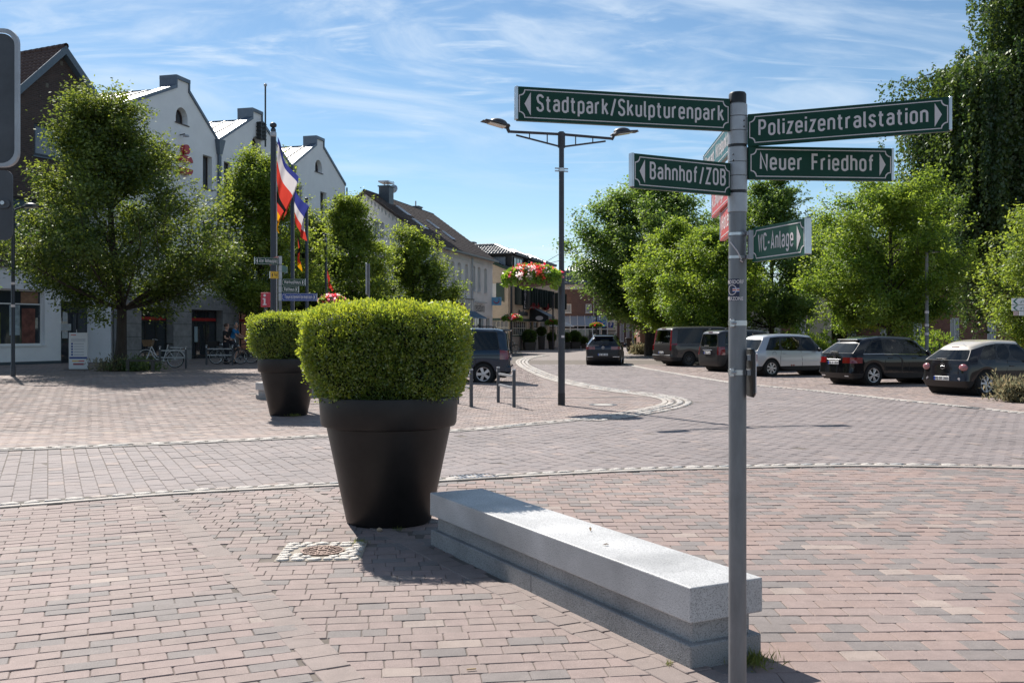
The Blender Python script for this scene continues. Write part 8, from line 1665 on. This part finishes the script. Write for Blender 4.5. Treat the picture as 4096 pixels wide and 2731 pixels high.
for lab, u, y, r, zc, pw, ph, sd in (('large dark, nearest the hotel entrance', 2117, 93, .62, 1.25, 1.1, .75, 61), ('tall small, right of the entrance', 2166, 97, .34, 1.75, .6, 1.3, 62), ('small, left of the lamp post', 2206, 99, .36, 1.2, .55, .8, 63), ('dark, right of the lamp post', 2262, 100, .45, 1.1, .8, .7, 64), ('big dark, before the conservatory', 2301, 101, .55, 1.2, 1.0, .7, 65), ('small pale, left of the driving car', 2336, 103, .3, .8, .5, .5, 66)):
    ball_pot(lab, u, y, r, zc, pw, ph, sd)
xq = (2240-2048)/FPX*106; pr_ = thing('parasol', 'white parasol before the conservatory', 'parasol', (xq, 106, 0)); MB().lathe([(.001, 3.0), (1.5, 2.35), (1.52, 2.25)], 8).build('canopy', mat('parasol_white', (0.66,0.64,0.6), .8), pr_); MB().tube([(0, 0, 0), (0, 0, 2.95)], .03, 8).build('pole', alu, pr_)
xq = (2527-2048)/FPX*86; bn_ = thing('waste_container', 'black wheeled waste container with yellow lid edge beyond the driving car', 'waste container', (xq, 86, 0)); MB().add([(-.42, -.35, .12), (.42, -.35, .12), (.42, .35, .12), (-.42, .35, .12), (-.52, -.42, 1.1), (.52, -.42, 1.1), (.52, .42, 1.1), (-.52, .42, 1.1)], [(0, 3, 2, 1), (4, 5, 6, 7), (0, 1, 5, 4), (1, 2, 6, 5), (2, 3, 7, 6), (3, 0, 4, 7)]).build('bin', trim_m, bn_); MB().box(-.55, .55, -.45, .45, 1.1, 1.2).build('lid', trim_m, bn_, bevel=.03); MB().box(.2, .62, -.46, .2, 1.2, 1.28).build('lid_flap', sign_yellow, bn_)
for q in (-.35, .35): MB().tube([(q, -.36, .1), (q, -.28, .1)], .1, 10).build('wheel', tyre_m, bn_)
xq = (2533-2048)/FPX*80; po = thing('street_post', 'grey steel post beside the waste container', 'post', (xq, 80, 0)); MB().lathe([(.09, 0), (.08, 5)], 12).build('pole', galv, po); MB().box(-.25, .25, -.1, -.08, 4.2, 4.7).build('sign_plate', alu_dull, po)
xq = (2405-2048)/FPX*104; zs_ = thing('traffic_sign', 'blue traffic sign with white bars beside the conservatory', 'sign', (xq, 104, 0)); MB().lathe([(.05, 0), (.05, 2.8)], 10).build('post', alu, zs_); MB().box(-.42, .42, -.06, -.04, 2.2, 2.95).build('sign_plate', mat('sign_blue_light', (0.03,0.2,0.5), .4), zs_)
for a in (30, -30): MB().box(-.42, .42, -.066, -.0605, -.03, .03, Matrix.Translation((0, 0, 2.575)) @ Matrix.Rotation(R(a), 4, 'Y')).build('bar', sign_white, zs_)
xq = (2446-2048)/FPX*115.5; pb = thing('parking_board', 'white parking board with a blue P on the brick house', 'sign', (xq, 115.6, 0)); MB().box(-.65, .65, -.06, .0, 1.5, 3.1).build('board', cream, pb); MB().box(-.35, .25, -.075, -.061, 2.2, 2.85).build('blue_field', sign_blue, pb); din('letter', 'P', .45, sign_white, pb, frame2((-.2, -.08, 2.3), (1, 0, 0)), wt=.18); MB().box(-.5, .5, -.075, -.061, 1.8, 1.9).build('text_line', trim_m, pb); MB().box(-.4, .4, -.075, -.061, 1.62, 1.7).build('text_line', trim_m, pb)
xq = (2112-2048)/FPX*92; ab = thing('menu_board', 'pale slanted menu board at the hotel wall', 'board', (xq-.3, 94, 0), R(15)); MB().add([(-.9, 0, .0), (.5, 0, .0), (.9, 0, 1.9), (.3, 0, 2.0), (-.9, 0, 1.1), (-.9, .1, 0), (.5, .1, 0), (.9, .1, 1.9), (.3, .1, 2.0), (-.9, .1, 1.1)], [(0, 1, 2, 3, 4), (9, 8, 7, 6, 5), (0, 5, 6, 1), (1, 6, 7, 2), (2, 7, 8, 3), (3, 8, 9, 4), (4, 9, 5, 0)]).build('panel', mat('board_grey', (0.5,0.5,0.48), .6), ab)
xq = (2010-2048)/FPX*80; bicycle('far bicycle leaning at a rack before the hotel', (xq, 80, 0), R(10), MATS['bike_dark'], group='bicycles before the hotel')
# ---- cycle route signs at the right edge
yc = 30.0; sc_ = yc/FPX; cs = thing('cycle_sign', 'white cycle route signs with green arrows at the right edge', 'sign', ((4150-2048)*sc_, yc, 0)); MB().lathe([(.03, 0), (.03, 3.0)], 12).build('post', galv, cs)
for v0, v1, t1, t2 in ((1193, 1218, 'Kiel', ''), (1220, 1243, 'Rendsburg', 'Westerr')):
    z0, z1 = HC-(v1-HV)*sc_, HC-(v0-HV)*sc_; x0 = (4044-4150)*sc_; h_ = z1-z0
    pn_ = MB().box(x0, .1, -.05, -.035, z0, z1).build('board', mat('sign_white_clean', (0.7,0.7,0.7), .45), cs); MB().add([(x0+.03, -.052, (z0+z1)/2), (x0+.13, -.052, z0+.01), (x0+.19, -.052, z0+.01), (x0+.09, -.052, (z0+z1)/2), (x0+.19, -.052, z1-.01), (x0+.13, -.052, z1-.01)], [(0, 1, 2, 3), (0, 3, 4, 5)]).build('arrow', mat('arrow_green', (0.01,0.12,0.06), .4), pn_)
    for q in (.27, .38): MB().lathe([(.022, 0), (.03, 0)], 14, Matrix.Translation((x0+q, -.052, z0+h_*.35)) @ Matrix.Rotation(R(90), 4, 'X')).build('bicycle_symbol', MATS['arrow_green'], pn_)
    MB().tube([(x0+.27, -.053, z0+h_*.35), (x0+.31, -.053, z0+h_*.62), (x0+.36, -.053, z0+h_*.62), (x0+.38, -.053, z0+h_*.35)], .005, 4).build('bicycle_symbol', MATS['arrow_green'], pn_)
    din('lettering', t1, .07, MATS['arrow_green'] if not t2 else trim_m, pn_, frame2((x0+.5, -.052, z0+h_*(.5 if t2 else .35)), (1, 0, 0)), wt=.13)
    if t2: din('lettering', t2, .06, trim_m, pn_, frame2((x0+.5, -.052, z0+h_*.1), (1, 0, 0)), wt=.13)
for u, m in ((4052, mat('sign_pale_red', (0.5,0.36,0.34), .5)), (4074, MATS['sign_white_clean'])): x0 = (u-4150)*sc_; MB().box(x0, x0+.14, -.05, -.035, HC-(1262-HV)*sc_, HC-(1245-HV)*sc_).build('small_plate', m, cs)
# ---- fence and tree guards behind the parking bays
fe = thing('metal_fence', 'dark metal fence behind the black cars', 'fence', ((3600-2048)/FPX*47, 47, 0), R(3)); fl = 9.5
for z in (.25, .95): MB().box(0, fl, -.02, .02, z-.02, z+.02).build('rail', black_m, fe)
for k in range(6): MB().box(k*fl/5-.03, k*fl/5+.03, -.03, .03, 0, 1.15).build('post', black_m, fe)
for k in range(76): MB().box(.06+k*.125-.006, .06+k*.125+.006, -.006, .006, .26, .94).build('bar', black_m, fe)
for lab, u, y in (('black tree guard round the tall dark maple trunk', 3085, 63), ('black tree guard round the broad maple trunk', 3560, 49)):
    x = (u-2048)/FPX*y; tg_ = thing('tree_guard', lab, 'tree guard', (x, y, 0), 0, 'tree guards')
    for k in range(10): a = 2*math.pi*k/10; MB().tube([(.45*math.cos(a), .45*math.sin(a), 0), (.45*math.cos(a), .45*math.sin(a), 1.6)], .018, 5).build('bar', black_m, tg_)
    for z in (.3, 1.4): MB().lathe([(.43, z-.02), (.47, z-.02), (.47, z+.02), (.43, z+.02), (.43, z-.02)], 20).build('hoop', black_m, tg_)
# ---- litter
dl = mat('dry_leaf', (0.16,0.09,0.03), .8)
def litter(name, label, loc, pts, m, cat):
    o = MB().add([(a, b, c) for a, b, c in pts], [tuple(range(len(pts)))]).build(name, m, None, loc=loc); return tag(o, label, cat)
q_ = at(2407, 2143, 5.9); litter('dry_leaf', 'small dry leaf on the bench nearest the signpost', (q_.x, q_.y, .412), [(0, 0, 0), (.03, .012, .008), (.045, 0, .004), (.025, -.012, .01)], dl, 'leaf')
q_ = at(2350, 2090, 6.3); litter('dry_leaf', 'curled dark twig leaf on the bench top', (q_.x+.02, q_.y, .412), [(0, 0, 0), (.01, .03, .012), (.0, .05, .02), (-.008, .03, .012)], dl, 'leaf')
q_ = ground(1867, 2682); cg = MB(); cg.tube([(0, 0, .006), (.045, .012, .006)], .004, 8); tag(cg.build('cigarette_butt', mat('filter', (0.55,0.38,0.2), .8), None, loc=(q_.x, q_.y, .002)), 'small cigarette butt on the paving near the bench', 'cigarette butt')
q_ = ground(1518, 2126); tag(MB().ball((0, 0, .018), .02, 10, 7, (1.2, .9, .9)).build('pebble', mat('pebble', (0.4,0.3,0.2), .8), None, smooth=True, loc=(q_.x, q_.y, .0)), 'small round pebble at the foot of the near pot', 'pebble')
